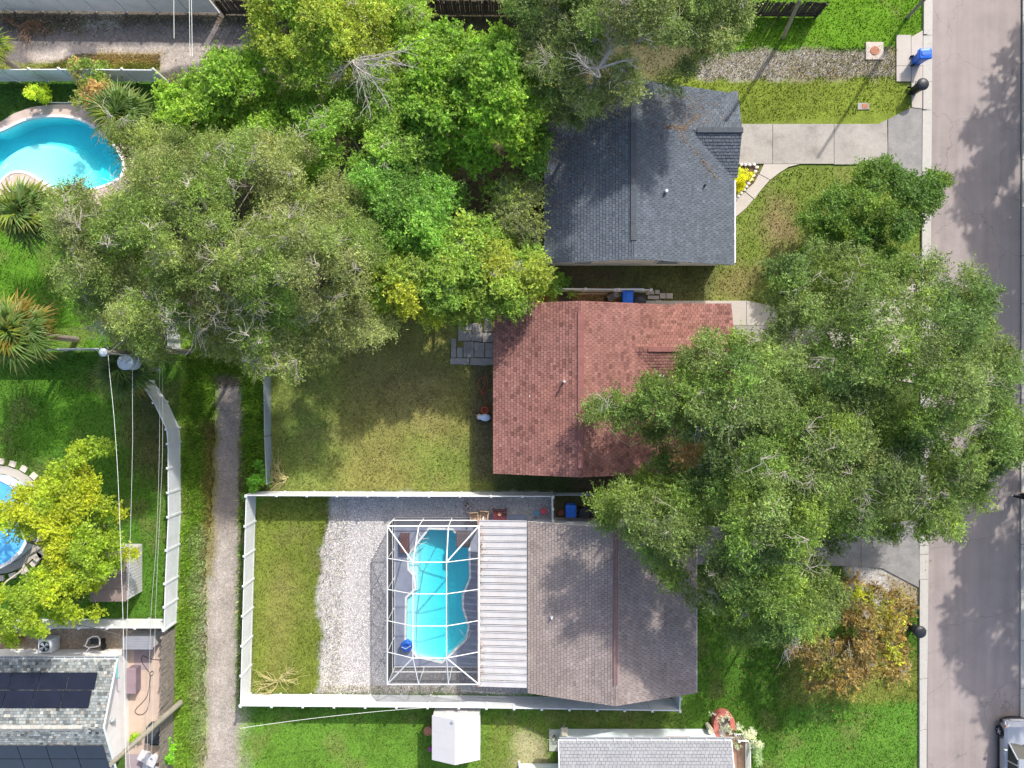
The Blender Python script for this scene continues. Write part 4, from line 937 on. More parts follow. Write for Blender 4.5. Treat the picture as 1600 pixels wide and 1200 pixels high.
# metal shed west
r = thing('metal_shed', 'small shed with brown roof and white ribbed side beside the yellow-green tree', 'shed', (-25, -12, 0))
sx0, sx1, sy0, sy1 = -26.25, -24.05, -13.55, -10.35
part('wall', MB().box(sx0 + .05, sy0 + .05, 0, sx1 - .05, sy1 - .05, 1.85), SHW, r)
for i in range(15): part('siding_board', MB().box(sx1 - .045, sy0 + .06 + i * .206, .02, sx1 - .01, sy0 + .06 + i * .206 + .175, 1.88), SHW, r)
for i in range(4): m = MB(); slab_quad(m, [(sx0, sy0 + i * .805, 2.0), (sx1, sy0 + i * .805, 1.92), (sx1, sy0 + i * .805 + .79, 1.92), (sx0, sy0 + i * .805 + .79, 2.0)], .05); part('roof_sheet', m, pm('brown_roof_sheet', (.25, .185, .17), rough=.7, var=.1), r)

# ---------------------------------------------------------------- fences
BOARD = None
def vinyl_mesh(L, H=1.72):
    m = MB(); m.box(.055, -.025, .10, L - .055, .025, .24); m.box(.055, -.03, H - .14, L - .055, .03, H)
    n = 8; bw = (L - .11) / n
    for i in range(n): m.box(.055 + i * bw + .006, -.012, .24, .055 + (i + 1) * bw - .006, .012, H - .14)
    m.box(.055, -.005, .23, L - .055, .005, H - .13)
    return m.mesh('fence_panel')
VM = vinyl_mesh(1.83); PM_ = MB().box(-.06, -.06, 0, .06, .06, 1.82).rings([[(-.075, -.075, 1.82), (.075, -.075, 1.82), (.075, .075, 1.82), (-.075, .075, 1.82)], [(-.075, -.075, 1.85), (.075, -.075, 1.85), (.075, .075, 1.85), (-.075, .075, 1.85)], [(-.01, -.01, 1.91), (.01, -.01, 1.91), (.01, .01, 1.91), (-.01, .01, 1.91)]]).mesh('fence_post')
def vinyl(label, pts, step=1.83, m=WHITE, group=None, name='vinyl_fence', zs=1.0):
    a0 = P(*pts[0]); r = thing(name, label, 'fence', (*a0, 0), group)
    last = None
    for (p, q) in zip(pts[:-1], pts[1:]):
        A = Vector(P(*p)); B_ = Vector(P(*q)); L = (B_ - A).length; n = max(1, round(L / step)); ang = math.atan2(B_.y - A.y, B_.x - A.x)
        for i in range(n):
            c = A + (B_ - A) * i / n
            o = link('panel', VM, m, r); o.location = (c.x - a0[0], c.y - a0[1], 0); o.rotation_euler = (0, 0, ang); o.scale = (L / n / 1.83, 1, zs)
            o = link('post', PM_, m, r); o.location = (c.x - a0[0], c.y - a0[1], 0); o.rotation_euler = (0, 0, ang); o.scale = (1, 1, zs)
        last = B_
    o = link('post', PM_, m, r); o.location = (last.x - a0[0], last.y - a0[1], 0); o.rotation_euler = (0, 0, ang); o.scale = (1, 1, zs)
    return r
vinyl('white vinyl fence along the north side of the gravel yard', [(401, 767.5), (628, 768.5), (862, 769)])
vinyl('white vinyl fence along the west side, beside the dirt alley', [(400.5, 769), (392, 1083)])
vinyl('long white vinyl fence along the south side below the pool cage', [(392.5, 1083.5), (720, 1086), (1052, 1091)])
vinyl('short white fence and gate joining the brown house near the blue bin', [(861, 771), (861.5, 806)], step=.85)
vinyl('short white fence beside the right end of the south fence', [(1052, 1091), (1053, 1072)], step=.8)
vinyl('white vinyl fence curving along the left edge of the dirt alley', [(241, 596), (262, 628), (281, 668), (283, 690), (283.5, 800), (279, 900), (277, 970)])
vinyl('white vinyl fence above the solar-panel house', [(276, 966.5), (150, 966.5), (22, 967)])
vinyl('white vinyl fence above the kidney-shaped pool', [(-60, 128), (120, 127), (262, 128)])
vinyl('white vinyl fence along the top left edge beyond the dirt alley', [(-60, 16.5), (150, 18), (342, 20)])
vinyl('white vinyl fence under the olive oak, behind the palm fronds', [(-40, 548), (150, 547), (236, 546)])
vinyl('short white fence piece under the lower edge of the olive oak', [(283, 545), (279, 470)])
vinyl('low grey-white fence between the red and blue-grey roofed houses', [(862, 455), (1011, 457)], zs=.75)
# wood fences
def wood_fence(label, A, B_, m, H=1.75, wd=.14, gap=.012, seed=2, lean=.02):
    rs = random.Random(seed); A = Vector(P(*A)); B_ = Vector(P(*B_)); L = (B_ - A).length; ang = math.atan2(B_.y - A.y, B_.x - A.x)
    r = thing('wood_fence', label, 'fence', (A.x, A.y, 0)); r.rotation_euler = (0, 0, ang)
    variants = []
    for k in range(4):
        h = H - rs.uniform(0, .07); variants.append(MB().rings([[(0, -.012, 0), (wd, -.012, 0), (wd, .012, 0), (0, .012, 0)], [(0, -.012, h - .05), (wd, -.012, h - .05), (wd, .012, h - .05), (0, .012, h - .05)], [(.03, -.012, h), (wd - .03, -.012, h), (wd - .03, .012, h), (.03, .012, h)]]).mesh('plank'))
    x = 0; n = 0
    while x < L - wd and n < 299:
        o = link('plank', variants[rs.randrange(4)], m, r); o.location = (x, rs.choice((.0, .004, -.004)), rs.uniform(-.02, .02)); o.rotation_euler = (rs.gauss(0, lean), rs.gauss(0, lean * .5), 0)
        x += wd + gap + rs.random() * .006; n += 1
    for z in (.35, 1.35):
        o = link('rail', MB().box(0, -.06, z, L, -.02, z + .08).mesh('rail'), m, r)
    for i in range(int(L / 2.4) + 1):
        o = link('post', MB().box(i * 2.4 - .05, -.15, 0, i * 2.4 + .05, -.06, H - .05).mesh('post'), m, r)
    return r
wood_fence('long dark plank fence along the top edge behind the trees', (352, 22), (1279, 26), WOODDK, wd=.142, gap=.01)
wood_fence('weathered grey plank fence beside the beige patio, bottom left', (274, 982), (268, 1290), WOODGREY, seed=4)
# chain link fences
def chain_link(label, pts, H=1.2, m=GALV, pitch=.09, wire=.007):
    a0 = P(*pts[0]); r = thing('chain_link_fence', label, 'fence', (*a0, 0))
    for p, q in zip(pts[:-1], pts[1:]):
        A = Vector(P(*p)); B_ = Vector(P(*q)); L = (B_ - A).length; d = (B_ - A) / L
        n = max(1, round(L / 2.6))
        for i in range(n + 1):
            c = A + d * L * i / n; part('post', MB().lathe([(.035, 0), (.035, H + .04), (.015, H + .07)], 8, c.x, c.y), m, r)
        part('top_rail', MB().tube([(A.x, A.y, H), (B_.x, B_.y, H)], .025, 6), m, r)
        w_ = MB(); k = int((L + H) / pitch)
        for s_ in (1, -1):
            for i in range(k):
                u0 = i * pitch - (H if s_ == 1 else 0); u1 = u0 + s_ * H; z0, z1 = 0.03, H
                if s_ == -1: u0 = i * pitch; u1 = u0 - H
                def cl(u0, z0, u1, z1):
                    t0, t1 = 0, 1
                    for lim, sg in ((0, 1), (L, -1)):
                        f0, f1 = (u0 - lim) * sg, (u1 - lim) * sg
                        if f0 < 0 and f1 < 0: return None
                        if f0 < 0: t0 = max(t0, f0 / (f0 - f1))
                        if f1 < 0: t1 = min(t1, f0 / (f0 - f1))
                    return (u0 + (u1 - u0) * t0, z0 + (z1 - z0) * t0, u0 + (u1 - u0) * t1, z0 + (z1 - z0) * t1) if t1 > t0 else None
                c = cl(u0, z0, u1, z1)
                if not c: continue
                n2 = Vector((-d.y, d.x)) * wire
                a = A + d * c[0]; b = A + d * c[2]
                w_.add([(a.x - n2.x, a.y - n2.y, c[1]), (a.x + n2.x, a.y + n2.y, c[1] + wire), (b.x + n2.x, b.y + n2.y, c[3] + wire), (b.x - n2.x, b.y - n2.y, c[3])], [(0, 1, 2, 3)])
        part('wire_mesh', w_, m, r, stuff=True)
    return r
chain_link('chain-link fence between the dirt alley and the olive-green lawn', [(423, 588), (424, 680), (427, 752)], H=1.25, wire=.012, pitch=.07)
chain_link('low chain-link fence south of the red-roofed house', [(866, 769.5), (1007, 770)], H=1.1)
chain_link('chain-link return beside the corner of the red-roofed house', [(1007, 770), (1004, 742)], H=1.1)
LEAFGAIN = 2.2
# ---------------------------------------------------------------- trees
def tube_np(paths, seg=5):
    """paths: list of (pts Nx3, radii N) -> V,F"""
    Vs = []; Fs = []; k = 0
    for pts, rad in paths:
        pts = np.asarray(pts, float); n = len(pts)
        d = np.gradient(pts, axis=0); d /= np.linalg.norm(d, axis=1, keepdims=True) + 1e-9
        ref = np.where(np.abs(d[:, 2:3]) < .9, np.array([[0, 0, 1.]]), np.array([[1., 0, 0]]))
        a = np.cross(d, ref); a /= np.linalg.norm(a, axis=1, keepdims=True) + 1e-9; b = np.cross(a, d)
        th = np.arange(seg) * 2 * np.pi / seg
        ring = pts[:, None] + (a[:, None] * np.cos(th)[None, :, None] + b[:, None] * np.sin(th)[None, :, None]) * np.asarray(rad)[:, None, None]
        Vs.append(ring.reshape(-1, 3))
        i, j = np.meshgrid(np.arange(n - 1), np.arange(seg), indexing='ij')
        q = np.stack([i * seg + j, i * seg + (j + 1) % seg, (i + 1) * seg + (j + 1) % seg, (i + 1) * seg + j], -1).reshape(-1, 4) + k
        Fs.append(q); k += n * seg
    return np.concatenate(Vs), np.concatenate(Fs)
def leaf_quads(o, L, W, rg, up=.6, droop=0):
    n = len(o)
    nr = rg.normal(0, 1, (n, 3)); nr[:, 2] = np.abs(nr[:, 2]) + up; nr /= np.linalg.norm(nr, axis=1, keepdims=True)
    a = rg.normal(0, 1, (n, 3)); a -= nr * (a * nr).sum(1, keepdims=True); a /= np.linalg.norm(a, axis=1, keepdims=True) + 1e-9
    b = np.cross(nr, a)
    V = np.stack([o - a * (L / 2)[:, None], o + b * (W / 2)[:, None] + a * (L * .15)[:, None], o - b * (W / 2)[:, None] + a * (L * .4)[:, None]], 1)
    return V.reshape(-1, 3)
def tree(label, outline, hmid, htop, hedge, base_px, n_leaf, cols, leaf=(.13, .07), clump_sp=1.05, trunk_r=.28, thin=(), cat='tree', name='tree', clump_r=.72,
         twiggy=0.0, seed=1, crown_base=None, bark=BARK, tcol=TWIG, group=None, colvar=.22, warm=.06, up=1.0, gapf=.25, spray=.42, patches=(), fans=0):
    rg = np.random.default_rng(seed)
    W = PL(outline, hmid); bx, by = P(*base_px)
    r = thing(name, label, cat, (bx, by, 0), group)
    xs = [p[0] for p in W]; ys = [p[1] for p in W]
    # clump centres: dart throwing
    N = 6000; cx = rg.uniform(min(xs), max(xs), N); cy = rg.uniform(min(ys), max(ys), N)
    s = sdf(W, cx + 1.3 * (fbm(cx, cy, seed + 5, .6) - .5), cy + 1.3 * (fbm(cx, cy, seed + 9, .6) - .5))
    ok = s > clump_r * .45; cx, cy, s = cx[ok], cy[ok], s[ok]
    pts = []; cell = {}
    for i in range(len(cx)):
        k = (int(cx[i] // clump_sp), int(cy[i] // clump_sp)); good = True
        for a in (-1, 0, 1):
            for b in (-1, 0, 1):
                for j in cell.get((k[0] + a, k[1] + b), ()):
                    if (cx[i] - cx[j]) ** 2 + (cy[i] - cy[j]) ** 2 < (clump_sp * .82) ** 2: good = False; break
                if not good: break
            if not good: break
        if good: cell.setdefault(k, []).append(i); pts.append(i)
    pts = np.array(pts); cx, cy, s = cx[pts], cy[pts], s[pts]
    smax = max(s.max(), .5)
    t = np.clip(s / smax, 0, 1)
    dome = np.sqrt(1 - (1 - t) ** 2)
    bumps = fbm(cx, cy, seed + 40, .32, 3) - .5
    cz = hedge + (htop - hedge) * dome + bumps * (htop - hedge) * 1.15 + rg.normal(0, .22, len(cx))
    cz = np.maximum(cz, .5 * clump_r)
    # random gaps
    keep = rg.random(len(cx)) > gapf * np.clip((fbm(cx, cy, seed + 70, .8, 3) - .42) * 6, 0, 1)
    dens = np.ones(len(cx))
    for (tx, ty_, tr, f) in thin:
        wx, wy = P(tx, ty_, hmid); dd = np.hypot(cx - wx, cy - wy) / (tr / 24 * .85)
        dens = np.where(dd < 1, np.minimum(dens, f), dens)
    cx, cy, cz, dens, t = cx[keep], cy[keep], cz[keep], dens[keep], t[keep]
    # lower layer to close the volume
    lo = rg.random(len(cx)) < .7
    cx2 = np.concatenate([cx, cx[lo] + rg.normal(0, .4, lo.sum())]); cy2 = np.concatenate([cy, cy[lo] + rg.normal(0, .4, lo.sum())])
    cz2 = np.concatenate([cz, np.maximum(.6, cz[lo] - rg.uniform(.9, 2.0, lo.sum()))]); de2 = np.concatenate([dens, dens[lo] * .7])
    t2 = np.concatenate([t, t[lo]])
    C = np.stack([cx2, cy2, cz2], 1); nC = len(C)
    # skeleton
    if crown_base is None: crown_base = htop * .33
    top = np.array([bx + (np.mean(xs) - bx) * .25, by + (np.mean(ys) - by) * .25, crown_base])
    nodes = [np.array([bx, by, -.05]), np.array([bx, by, 0]) * .5 + top * .5, top]; par = [-1, 0, 1]
    order = np.argsort(np.linalg.norm(C - top, axis=1)); NA = [nodes[2]]; NI = [2]; plen = [0.0]
    for i in order:
        p = C[i] - np.array([0, 0, .25]); arr = np.array(NA); d = np.linalg.norm(arr - p, axis=1)
        j = int(np.argmin(d + .32 * np.array(plen) + np.where(arr[:, 2] > p[2] + .6, 2.0, 0)))
        q = arr[j]; L = d[j]; prev = NI[j]; pl = plen[j]
        steps = max(1, int(L / .7)); side = rg.normal(0, .12 * L, 3); side[2] = abs(side[2]) * .5
        for k in range(1, steps + 1):
            f = k / steps; m = q + (p - q) * f + side * math.sin(math.pi * f) + rg.normal(0, .05, 3) * (f < 1)
            nodes.append(m); par.append(prev); prev = len(nodes) - 1
            NA.append(m); NI.append(prev); plen.append(pl + L * f)
    nodes = np.array(nodes); par = np.array(par); cnt = np.zeros(len(nodes)); haschild = np.zeros(len(nodes), bool); haschild[par[par >= 0]] = True
    cnt[~haschild] = 1
    for i in range(len(nodes) - 1, 0, -1): cnt[par[i]] += cnt[i]
    rad = .016 * cnt ** .46; sc = trunk_r / rad[1]; rad = np.where(cnt > 1.5, np.maximum(.018, rad * min(1.0, sc) if sc < 1 else rad * (1 + (sc - 1) * np.clip((cnt / cnt.max()) ** .5, 0, 1))), .016)
    rad[0] = rad[1] * 1.35
    # branch polylines: follow the thickest child
    ch = [[] for _ in nodes]
    for i in range(1, len(nodes)): ch[par[i]].append(i)
    paths = []; tr_path = None; stack = [(0, None)]
    while stack:
        st, fr = stack.pop(); line = ([fr] if fr is not None else []) + [st]; cur = st
        while ch[cur]:
            cs = sorted(ch[cur], key=lambda q: -cnt[q]); nx = cs[0]
            for o_ in cs[1:]: stack.append((o_, cur))
            line.append(nx); cur = nx
        if len(line) > 1:
            rr = rad[line].copy()
            if fr is not None: rr[0] = rr[1]
            paths.append((nodes[line], rr))
    big = [p for p in paths if p[1].max() > .07]; small = [p for p in paths if p[1].max() <= .07]
    off = np.array([bx, by, 0])
    V, F = tube_np([paths[0]], 8); tm = np_mesh('trunk', V - off, F); tm.shade_smooth(); link('trunk', tm, bark, r)
    if big[1:]:
        for p in sorted(big[1:], key=lambda q: -q[1].max())[:40]:
            V, F = tube_np([p], 6); bm_ = np_mesh('limb', V - off, F); link('limb', bm_, tcol, r)
    # twigs: thin bare shoots around clumps
    tw = list(small)
    ntw = int(nC * (3 + 12 * twiggy))
    ci = rg.integers(0, nC, ntw); dr = rg.normal(0, 1, (ntw, 3)); dr[:, 2] = np.abs(dr[:, 2]) * .6; dr /= np.linalg.norm(dr, axis=1, keepdims=True)
    st = C[ci] - dr * .2 - np.array([0, 0, .15]); Lt = clump_r * rg.uniform(.7, 1.35, ntw)
    for i in range(ntw):
        a = st[i]; b = a + dr[i] * Lt[i]; m = (a + b) / 2 + rg.normal(0, .06, 3)
        tw.append((np.array([a, m, b]), np.array([.013, .010, .006]) * (1.15 if twiggy > .3 else .8)))
    # fans of bare shoots standing out of the canopy
    topc = np.where(C[:, 2] > np.quantile(C[:, 2], .35))[0]; nf = int(fans)
    for q in range(nf):
        c0 = C[rg.choice(topc)] + np.array([*rg.normal(0, .4, 2), clump_r * rg.uniform(.0, .6)]); m0 = rg.uniform(0, 6.28); L0 = rg.uniform(.4, 1.4); sp_ = rg.uniform(.35, 1.1)
        for k in range(rg.integers(4, 10)):
            a = m0 + rg.normal(0, sp_); L = L0 * rg.uniform(.35, 1.15); cv = rg.normal(0, .6)
            p_ = [c0 + np.array([math.cos(a + cv * f) * L * f, math.sin(a + cv * f) * L * f, .1 * f - .2 * f * f]) + rg.normal(0, .05, 3) for f in (0, .3, .6, .85, 1)]
            tw.append((np.array(p_), np.array([.019, .015, .012, .009, .005]) * rg.uniform(.7, 1.25)))
            if rg.random() < .7:
                b_ = a + rg.choice([-1, 1]) * rg.uniform(.4, .9); L2 = L * .45
                tw.append((np.array([p_[2], p_[2] + np.array([math.cos(b_) * L2 * .5, math.sin(b_) * L2 * .5, .03]), p_[2] + np.array([math.cos(b_ + .2) * L2, math.sin(b_ + .2) * L2, 0])]), np.array([.014, .011, .006])))
    V, F = tube_np(tw, 3); o = link('twigs', np_mesh('twigs', V - off, F), tcol, r); o['kind'] = 'stuff'
    # leaves on sprays
    wgt = de2 / de2.sum(); per = 9; nS = max(8, int(n_leaf * 1.65 / per))
    ci = rg.choice(nC, nS, p=wgt)
    dr = rg.normal(0, 1, (nS, 3)); dr[:, 2] = dr[:, 2] * .75 + .25; dr /= np.linalg.norm(dr, axis=1, keepdims=True)
    rr = clump_r * rg.random(nS) ** .42 * rg.uniform(.8, 1.15, nC)[ci] * np.where(rg.random(nS) < .22, 1.4, 1)
    S0 = C[ci] + dr * rr[:, None] * np.array([1, 1, .62])
    ds = dr + rg.normal(0, .75, (nS, 3)); ds[:, 2] = ds[:, 2] * .5 + .1; ds /= np.linalg.norm(ds, axis=1, keepdims=True)
    tt = np.linspace(-.5, .5, per)[None, :, None]
    Lp = (S0[:, None] + ds[:, None] * tt * spray + rg.normal(0, .035, (nS, per, 3))).reshape(-1, 3)
    Lp[:, 2] = np.maximum(Lp[:, 2], .05)
    n = len(Lp); Ls = leaf[0] * 1.08 * rg.uniform(.6, 1.35, n); Ws = leaf[1] * 1.25 * rg.uniform(.6, 1.35, n)
    V = leaf_quads(Lp, Ls, Ws, rg, up)
    base = np.array(cols[0]); alts = [np.array(c) for c in cols[1:]] or [base]
    cc = np.tile(base, (nC, 1))
    nz = fbm(C[:, 0], C[:, 1], seed + 90, .45, 3)
    for q, al in enumerate(alts):
        f = np.clip((fbm(C[:, 0], C[:, 1], seed + 100 + q * 7, .5, 3) - .46) * 7, 0, 1) * .85
        cc = cc * (1 - f[:, None]) + al * f[:, None]
    for (tx, ty_, trr, c_) in patches:
        wx, wy = P(tx, ty_, hmid); f = np.clip(1.3 - np.hypot(C[:, 0] - wx, C[:, 1] - wy) / (trr / 24 * .85), 0, 1)[:, None]; cc = cc * (1 - f) + np.array(c_) * f
    cc = cc * (1 + rg.normal(0, colvar * .5, (nC, 1)))
    sc_ = cc[ci] * (1 + rg.normal(0, colvar, (nS, 1)))
    wm = rg.random((nS, 1)) < warm; sc_ = np.where(wm, sc_ * np.array([1.2, 1.05, .75]), sc_)
    lc = np.repeat(sc_, per, 0) * (1 + rg.normal(0, .18, (n, 1))); lc = np.clip(lc * LEAFGAIN, .008, .8)
    o = link('crown', np_mesh('crown', V - off, np.arange(3 * n).reshape(n, 3), np.repeat(lc, 3, 0)), LEAF, r); o['kind'] = 'stuff'
    return r
OLIVE = [(.108, .145, .036), (.13, .165, .048), (.08, .125, .026), (.125, .142, .055)]
tree('large spreading olive-grey oak with bare grey twigs, left of centre',
     [(180, 215), (240, 195), (330, 200), (420, 212), (500, 250), (560, 290), (588, 350), (585, 420), (572, 470), (590, 525), (560, 545), (500, 555), (470, 585), (420, 600), (380, 580), (350, 560), (300, 545), (270, 560), (215, 548),
      (160, 530), (110, 500), (85, 440), (68, 385), (95, 330), (150, 300), (190, 262)], 7.5, 10.5, 4.6, (372, 400), 165000, OLIVE, spray=.62, colvar=.3, leaf=(.15, .042), twiggy=1.0, seed=101, fans=170, clump_sp=.98, trunk_r=.4, gapf=.26,
     thin=[(375, 408, 16, .4), (150, 480, 45, .6), (175, 290, 40, .5)])
GREEN_OAK = [(.076, .122, .024), (.105, .152, .026), (.05, .088, .024), (.09, .125, .04)]
tree('huge dark green oak overhanging the street at the right',
     [(1175, 440), (1215, 405), (1265, 392), (1330, 392), (1390, 400), (1450, 405), (1540, 432), (1548, 500), (1550, 530), (1600, 540), (1625, 600), (1615, 690), (1590, 740), (1570, 800), (1525, 820), (1490, 850), (1420, 850), (1340, 858), (1285, 828),
      (1285, 880), (1325, 920), (1320, 950), (1260, 985), (1220, 1000), (1165, 1028), (1130, 990), (1095, 975), (1075, 930), (1015, 900), (1005, 860), (965, 835), (935, 805), (960, 765), (1005, 750), (1020, 715), (1010, 690), (960, 680), (928, 660),
      (945, 625), (1000, 600), (1050, 565), (1090, 520), (1130, 512), (1180, 530), (1195, 490)], 8, 11, 5.4, (1262, 672), 270000, GREEN_OAK, spray=.6, colvar=.3, leaf=(.15, .052), twiggy=.45, seed=202, fans=95, clump_sp=.95, trunk_r=.4, gapf=.2,
     thin=[(1385, 510, 50, .62), (1330, 530, 34, .5), (1420, 560, 40, .6), (1490, 690, 40, .55), (1500, 780, 30, .6), (1215, 850, 28, .45), (1265, 640, 20, .6), (1440, 460, 30, .6), (1480, 640, 30, .6)],
     patches=[(1405, 445, 14, (.25, .2, .04)), (1310, 710, 12, (.3, .17, .06)), (1065, 700, 12, (.3, .15, .08))])
tree('grey-green oak with pale bare limbs over the blue-grey roof',
     [(800, -70), (900, -80), (1050, -70), (1150, -40), (1160, 20), (1165, 70), (1130, 95), (1095, 110), (1070, 140), (1030, 158), (990, 165), (965, 140), (945, 150), (940, 185), (900, 190), (860, 165), (835, 140), (815, 90), (805, 30)], 8, 10.5, 5.2, (935, 60), 90000,
     [(.105, .135, .045), (.13, .15, .06), (.08, .12, .03)], leaf=(.145, .046), spray=.6, colvar=.3, twiggy=.9, seed=303, fans=70, clump_sp=1.0, trunk_r=.28, gapf=.28, thin=[(945, 95, 22, .3), (965, 145, 15, .1)])
BRIGHT = [(.125, .205, .022), (.155, .225, .028), (.10, .175, .02)]
tree('yellow-green bushy tree at the top left of the tree mass',
     [(395, -40), (520, -50), (640, -40), (668, 20), (655, 60), (600, 80), (560, 130), (500, 150), (440, 140), (400, 120), (385, 60)], 6.5, 8, 4.0, (520, 60), 48000, [(.13, .20, .026), (.11, .18, .024), (.17, .21, .03)], seed=404, fans=18, clump_sp=.9, twiggy=.25, group=None, warm=.2)
tree('bright green leafy tree near the end of the alley', [(250, 105), (275, 95), (340, 80), (390, 80), (440, 120), (455, 180), (440, 240), (400, 245), (350, 215), (300, 215), (265, 200), (240, 150)], 5, 6.2, 3.2, (355, 170), 34000, BRIGHT, seed=505, clump_sp=.85, twiggy=.15, leaf=(.15, .09))
tree('mid green tree around the bare white branches', [(430, 130), (520, 120), (600, 90), (660, 130), (690, 200), (660, 260), (600, 290), (540, 275), (490, 290), (450, 260), (430, 200)], 5.5, 7, 3.4, (560, 200), 40000, [(.11, .19, .026), (.145, .22, .034), (.075, .14, .02)], seed=606, fans=22, clump_sp=.95, twiggy=.3, gapf=.4)
tree('bright green broad-leaved tree between the two oaks', [(640, 60), (690, 30), (720, 40), (760, 60), (800, 30), (835, 90), (845, 160), (840, 220), (800, 250), (760, 265), (710, 250), (650, 220), (620, 170), (620, 100)], 6, 7.5, 3.6, (735, 150), 46000, [(.115, .20, .02), (.145, .225, .026), (.085, .16, .018)], seed=707, clump_sp=.85, leaf=(.16, .11), twiggy=.1, gapf=.3)
tree('dark green edge tree between the bright tree and the blue-grey house', [(800, 90), (850, 110), (852, 200), (848, 300), (820, 240), (790, 220), (780, 150)], 4, 5, 2.5, (822, 190), 12000, [(.06, .12, .018), (.085, .15, .022)], seed=717, clump_sp=.8, leaf=(.14, .09))
tree('glossy mid green tree below the dead branch', [(560, 260), (610, 245), (660, 260), (690, 275), (712, 320), (700, 350), (690, 390), (640, 410), (590, 390), (570, 340), (548, 300)], 5.5, 7, 3.6, (635, 325), 30000, [(.09, .175, .028), (.115, .205, .032), (.07, .14, .024)], seed=808, clump_sp=.85, leaf=(.13, .08), twiggy=.15)
tree('yellow-green tree reaching over the corner of the red roof', [(590, 390), (650, 380), (690, 350), (735, 335), (775, 345), (800, 380), (850, 400), (862, 440), (830, 465), (820, 500), (790, 500), (760, 485), (725, 500), (715, 520), (690, 500), (660, 510), (620, 510), (590, 495), (575, 450)], 5, 6.2, 3.0, (700, 420), 50000,
     [(.135, .195, .032), (.105, .175, .03), (.165, .20, .03)], seed=909, gapf=.4, fans=10, clump_sp=.85, leaf=(.15, .085), twiggy=.3, patches=[(640, 470, 25, (.19, .21, .02)), (770, 410, 22, (.2, .21, .03)), (660, 500, 20, (.2, .21, .02))])
tree('thin grey-twigged shrub beside the west wall of the blue-grey house', [(770, 290), (810, 270), (848, 300), (852, 370), (820, 395), (780, 370), (758, 330)], 3.5, 4.2, 2, (812, 335), 5200, [(.12, .15, .05), (.17, .2, .04)], seed=919, clump_sp=.8, twiggy=1.6, cat='shrub', name='shrub', trunk_r=.1, patches=[(800, 300, 15, (.2, .3, .03))])
tree('small round dark green tree beside the driveway', [(1262, 320), (1285, 290), (1330, 285), (1345, 262), (1370, 245), (1400, 252), (1425, 270), (1460, 280), (1470, 315), (1455, 345), (1420, 350), (1430, 385), (1390, 405), (1330, 400), (1290, 380), (1262, 350)], 4, 5.2, 2.6, (1355, 335), 34000, [(.065, .12, .018), (.095, .15, .022), (.045, .09, .016)], seed=111, clump_sp=.75, clump_r=.5, twiggy=.15, trunk_r=.16)
tree('small tree with rust-brown and yellow leaves near the street lawn', [(1250, 960), (1290, 940), (1330, 905), (1380, 930), (1425, 935), (1440, 975), (1420, 1010), (1425, 1045), (1390, 1080), (1350, 1065), (1320, 1095), (1290, 1075), (1255, 1050), (1240, 1000)], 3.6, 4.5, 2.2, (1335, 1000), 12500, [(.175, .125, .042), (.14, .155, .028), (.20, .13, .055), (.14, .105, .038)], seed=121, fans=12, clump_sp=.72, clump_r=.5,
     leaf=(.15, .095), twiggy=.6, trunk_r=.13, gapf=.5, warm=.1, patches=[(1300, 975, 16, (.27, .32, .03)), (1340, 930, 14, (.30, .33, .03)), (1410, 970, 12, (.3, .34, .03)), (1390, 1015, 12, (.27, .3, .03))])
tree('bright yellow-green tree over the round pool at the left edge', [(95, 720), (115, 690), (140, 700), (150, 722), (128, 745), (150, 765), (172, 790), (150, 815), (188, 862), (185, 890), (150, 915), (118, 930), (122, 965), (85, 990), (60, 985), (40, 975), (-30, 985), (-40, 915), (15, 915), (50, 900), (78, 885), (72, 838), (25, 838), (-40, 830), (-40, 800), (10, 792), (40, 765), (62, 735)], 5, 6.3, 3.6, (88, 850), 42000,
     [(.185, .235, .018), (.215, .24, .016), (.13, .195, .02)], seed=131, clump_sp=.72, clump_r=.5, leaf=(.14, .09), twiggy=.2, trunk_r=.2, gapf=.3, up=.9, colvar=.15, thin=[(30, 840, 24, .35), (72, 865, 18, .3), (25, 905, 20, .6)])
tree('yellow shrub in the stone-edged flower bed', [(1148, 268), (1158, 264), (1168, 272), (1166, 284), (1160, 298), (1150, 298)], .8, 1.0, .3, (1156, 280), 2600, [(.36, .36, .01), (.25, .3, .03)], seed=141, clump_sp=.3, clump_r=.22, cat='shrub', name='shrub', leaf=(.08, .05), trunk_r=.02, spray=.15, crown_base=.15)
tree('leafy shrub at the top of the kidney pool deck', [(45, 150), (62, 142), (76, 152), (74, 166), (60, 170), (46, 164)], 1, 1.2, .4, (62, 158), 2600, [(.22, .3, .02), (.14, .22, .04)], seed=151, clump_sp=.4, clump_r=.3, cat='shrub', name='shrub', leaf=(.11, .06), trunk_r=.03, spray=.2, crown_base=.2)
tree('tall leafy bush growing through the white fence near the pool', [(118, 85), (135, 92), (150, 105), (165, 112), (160, 150), (140, 175), (122, 168), (112, 130)], 2, 2.4, 1.0, (136, 140), 5200, [(.15, .22, .02), (.09, .14, .03), (.25, .16, .08)], seed=161, clump_sp=.5, clump_r=.36, cat='shrub', name='bush', leaf=(.12, .07), trunk_r=.05, spray=.25, twiggy=.4, crown_base=.6)
tree('bright green weedy bush at the corner of the long white fences', [(384, 745), (400, 738), (420, 752), (418, 766), (390, 766)], .8, .9, .3, (402, 755), 1800, [(.09, .2, .02), (.17, .25, .04)], seed=171, clump_sp=.35, clump_r=.28, cat='shrub', name='bush', leaf=(.11, .06), trunk_r=.02, spray=.2, crown_base=.15)
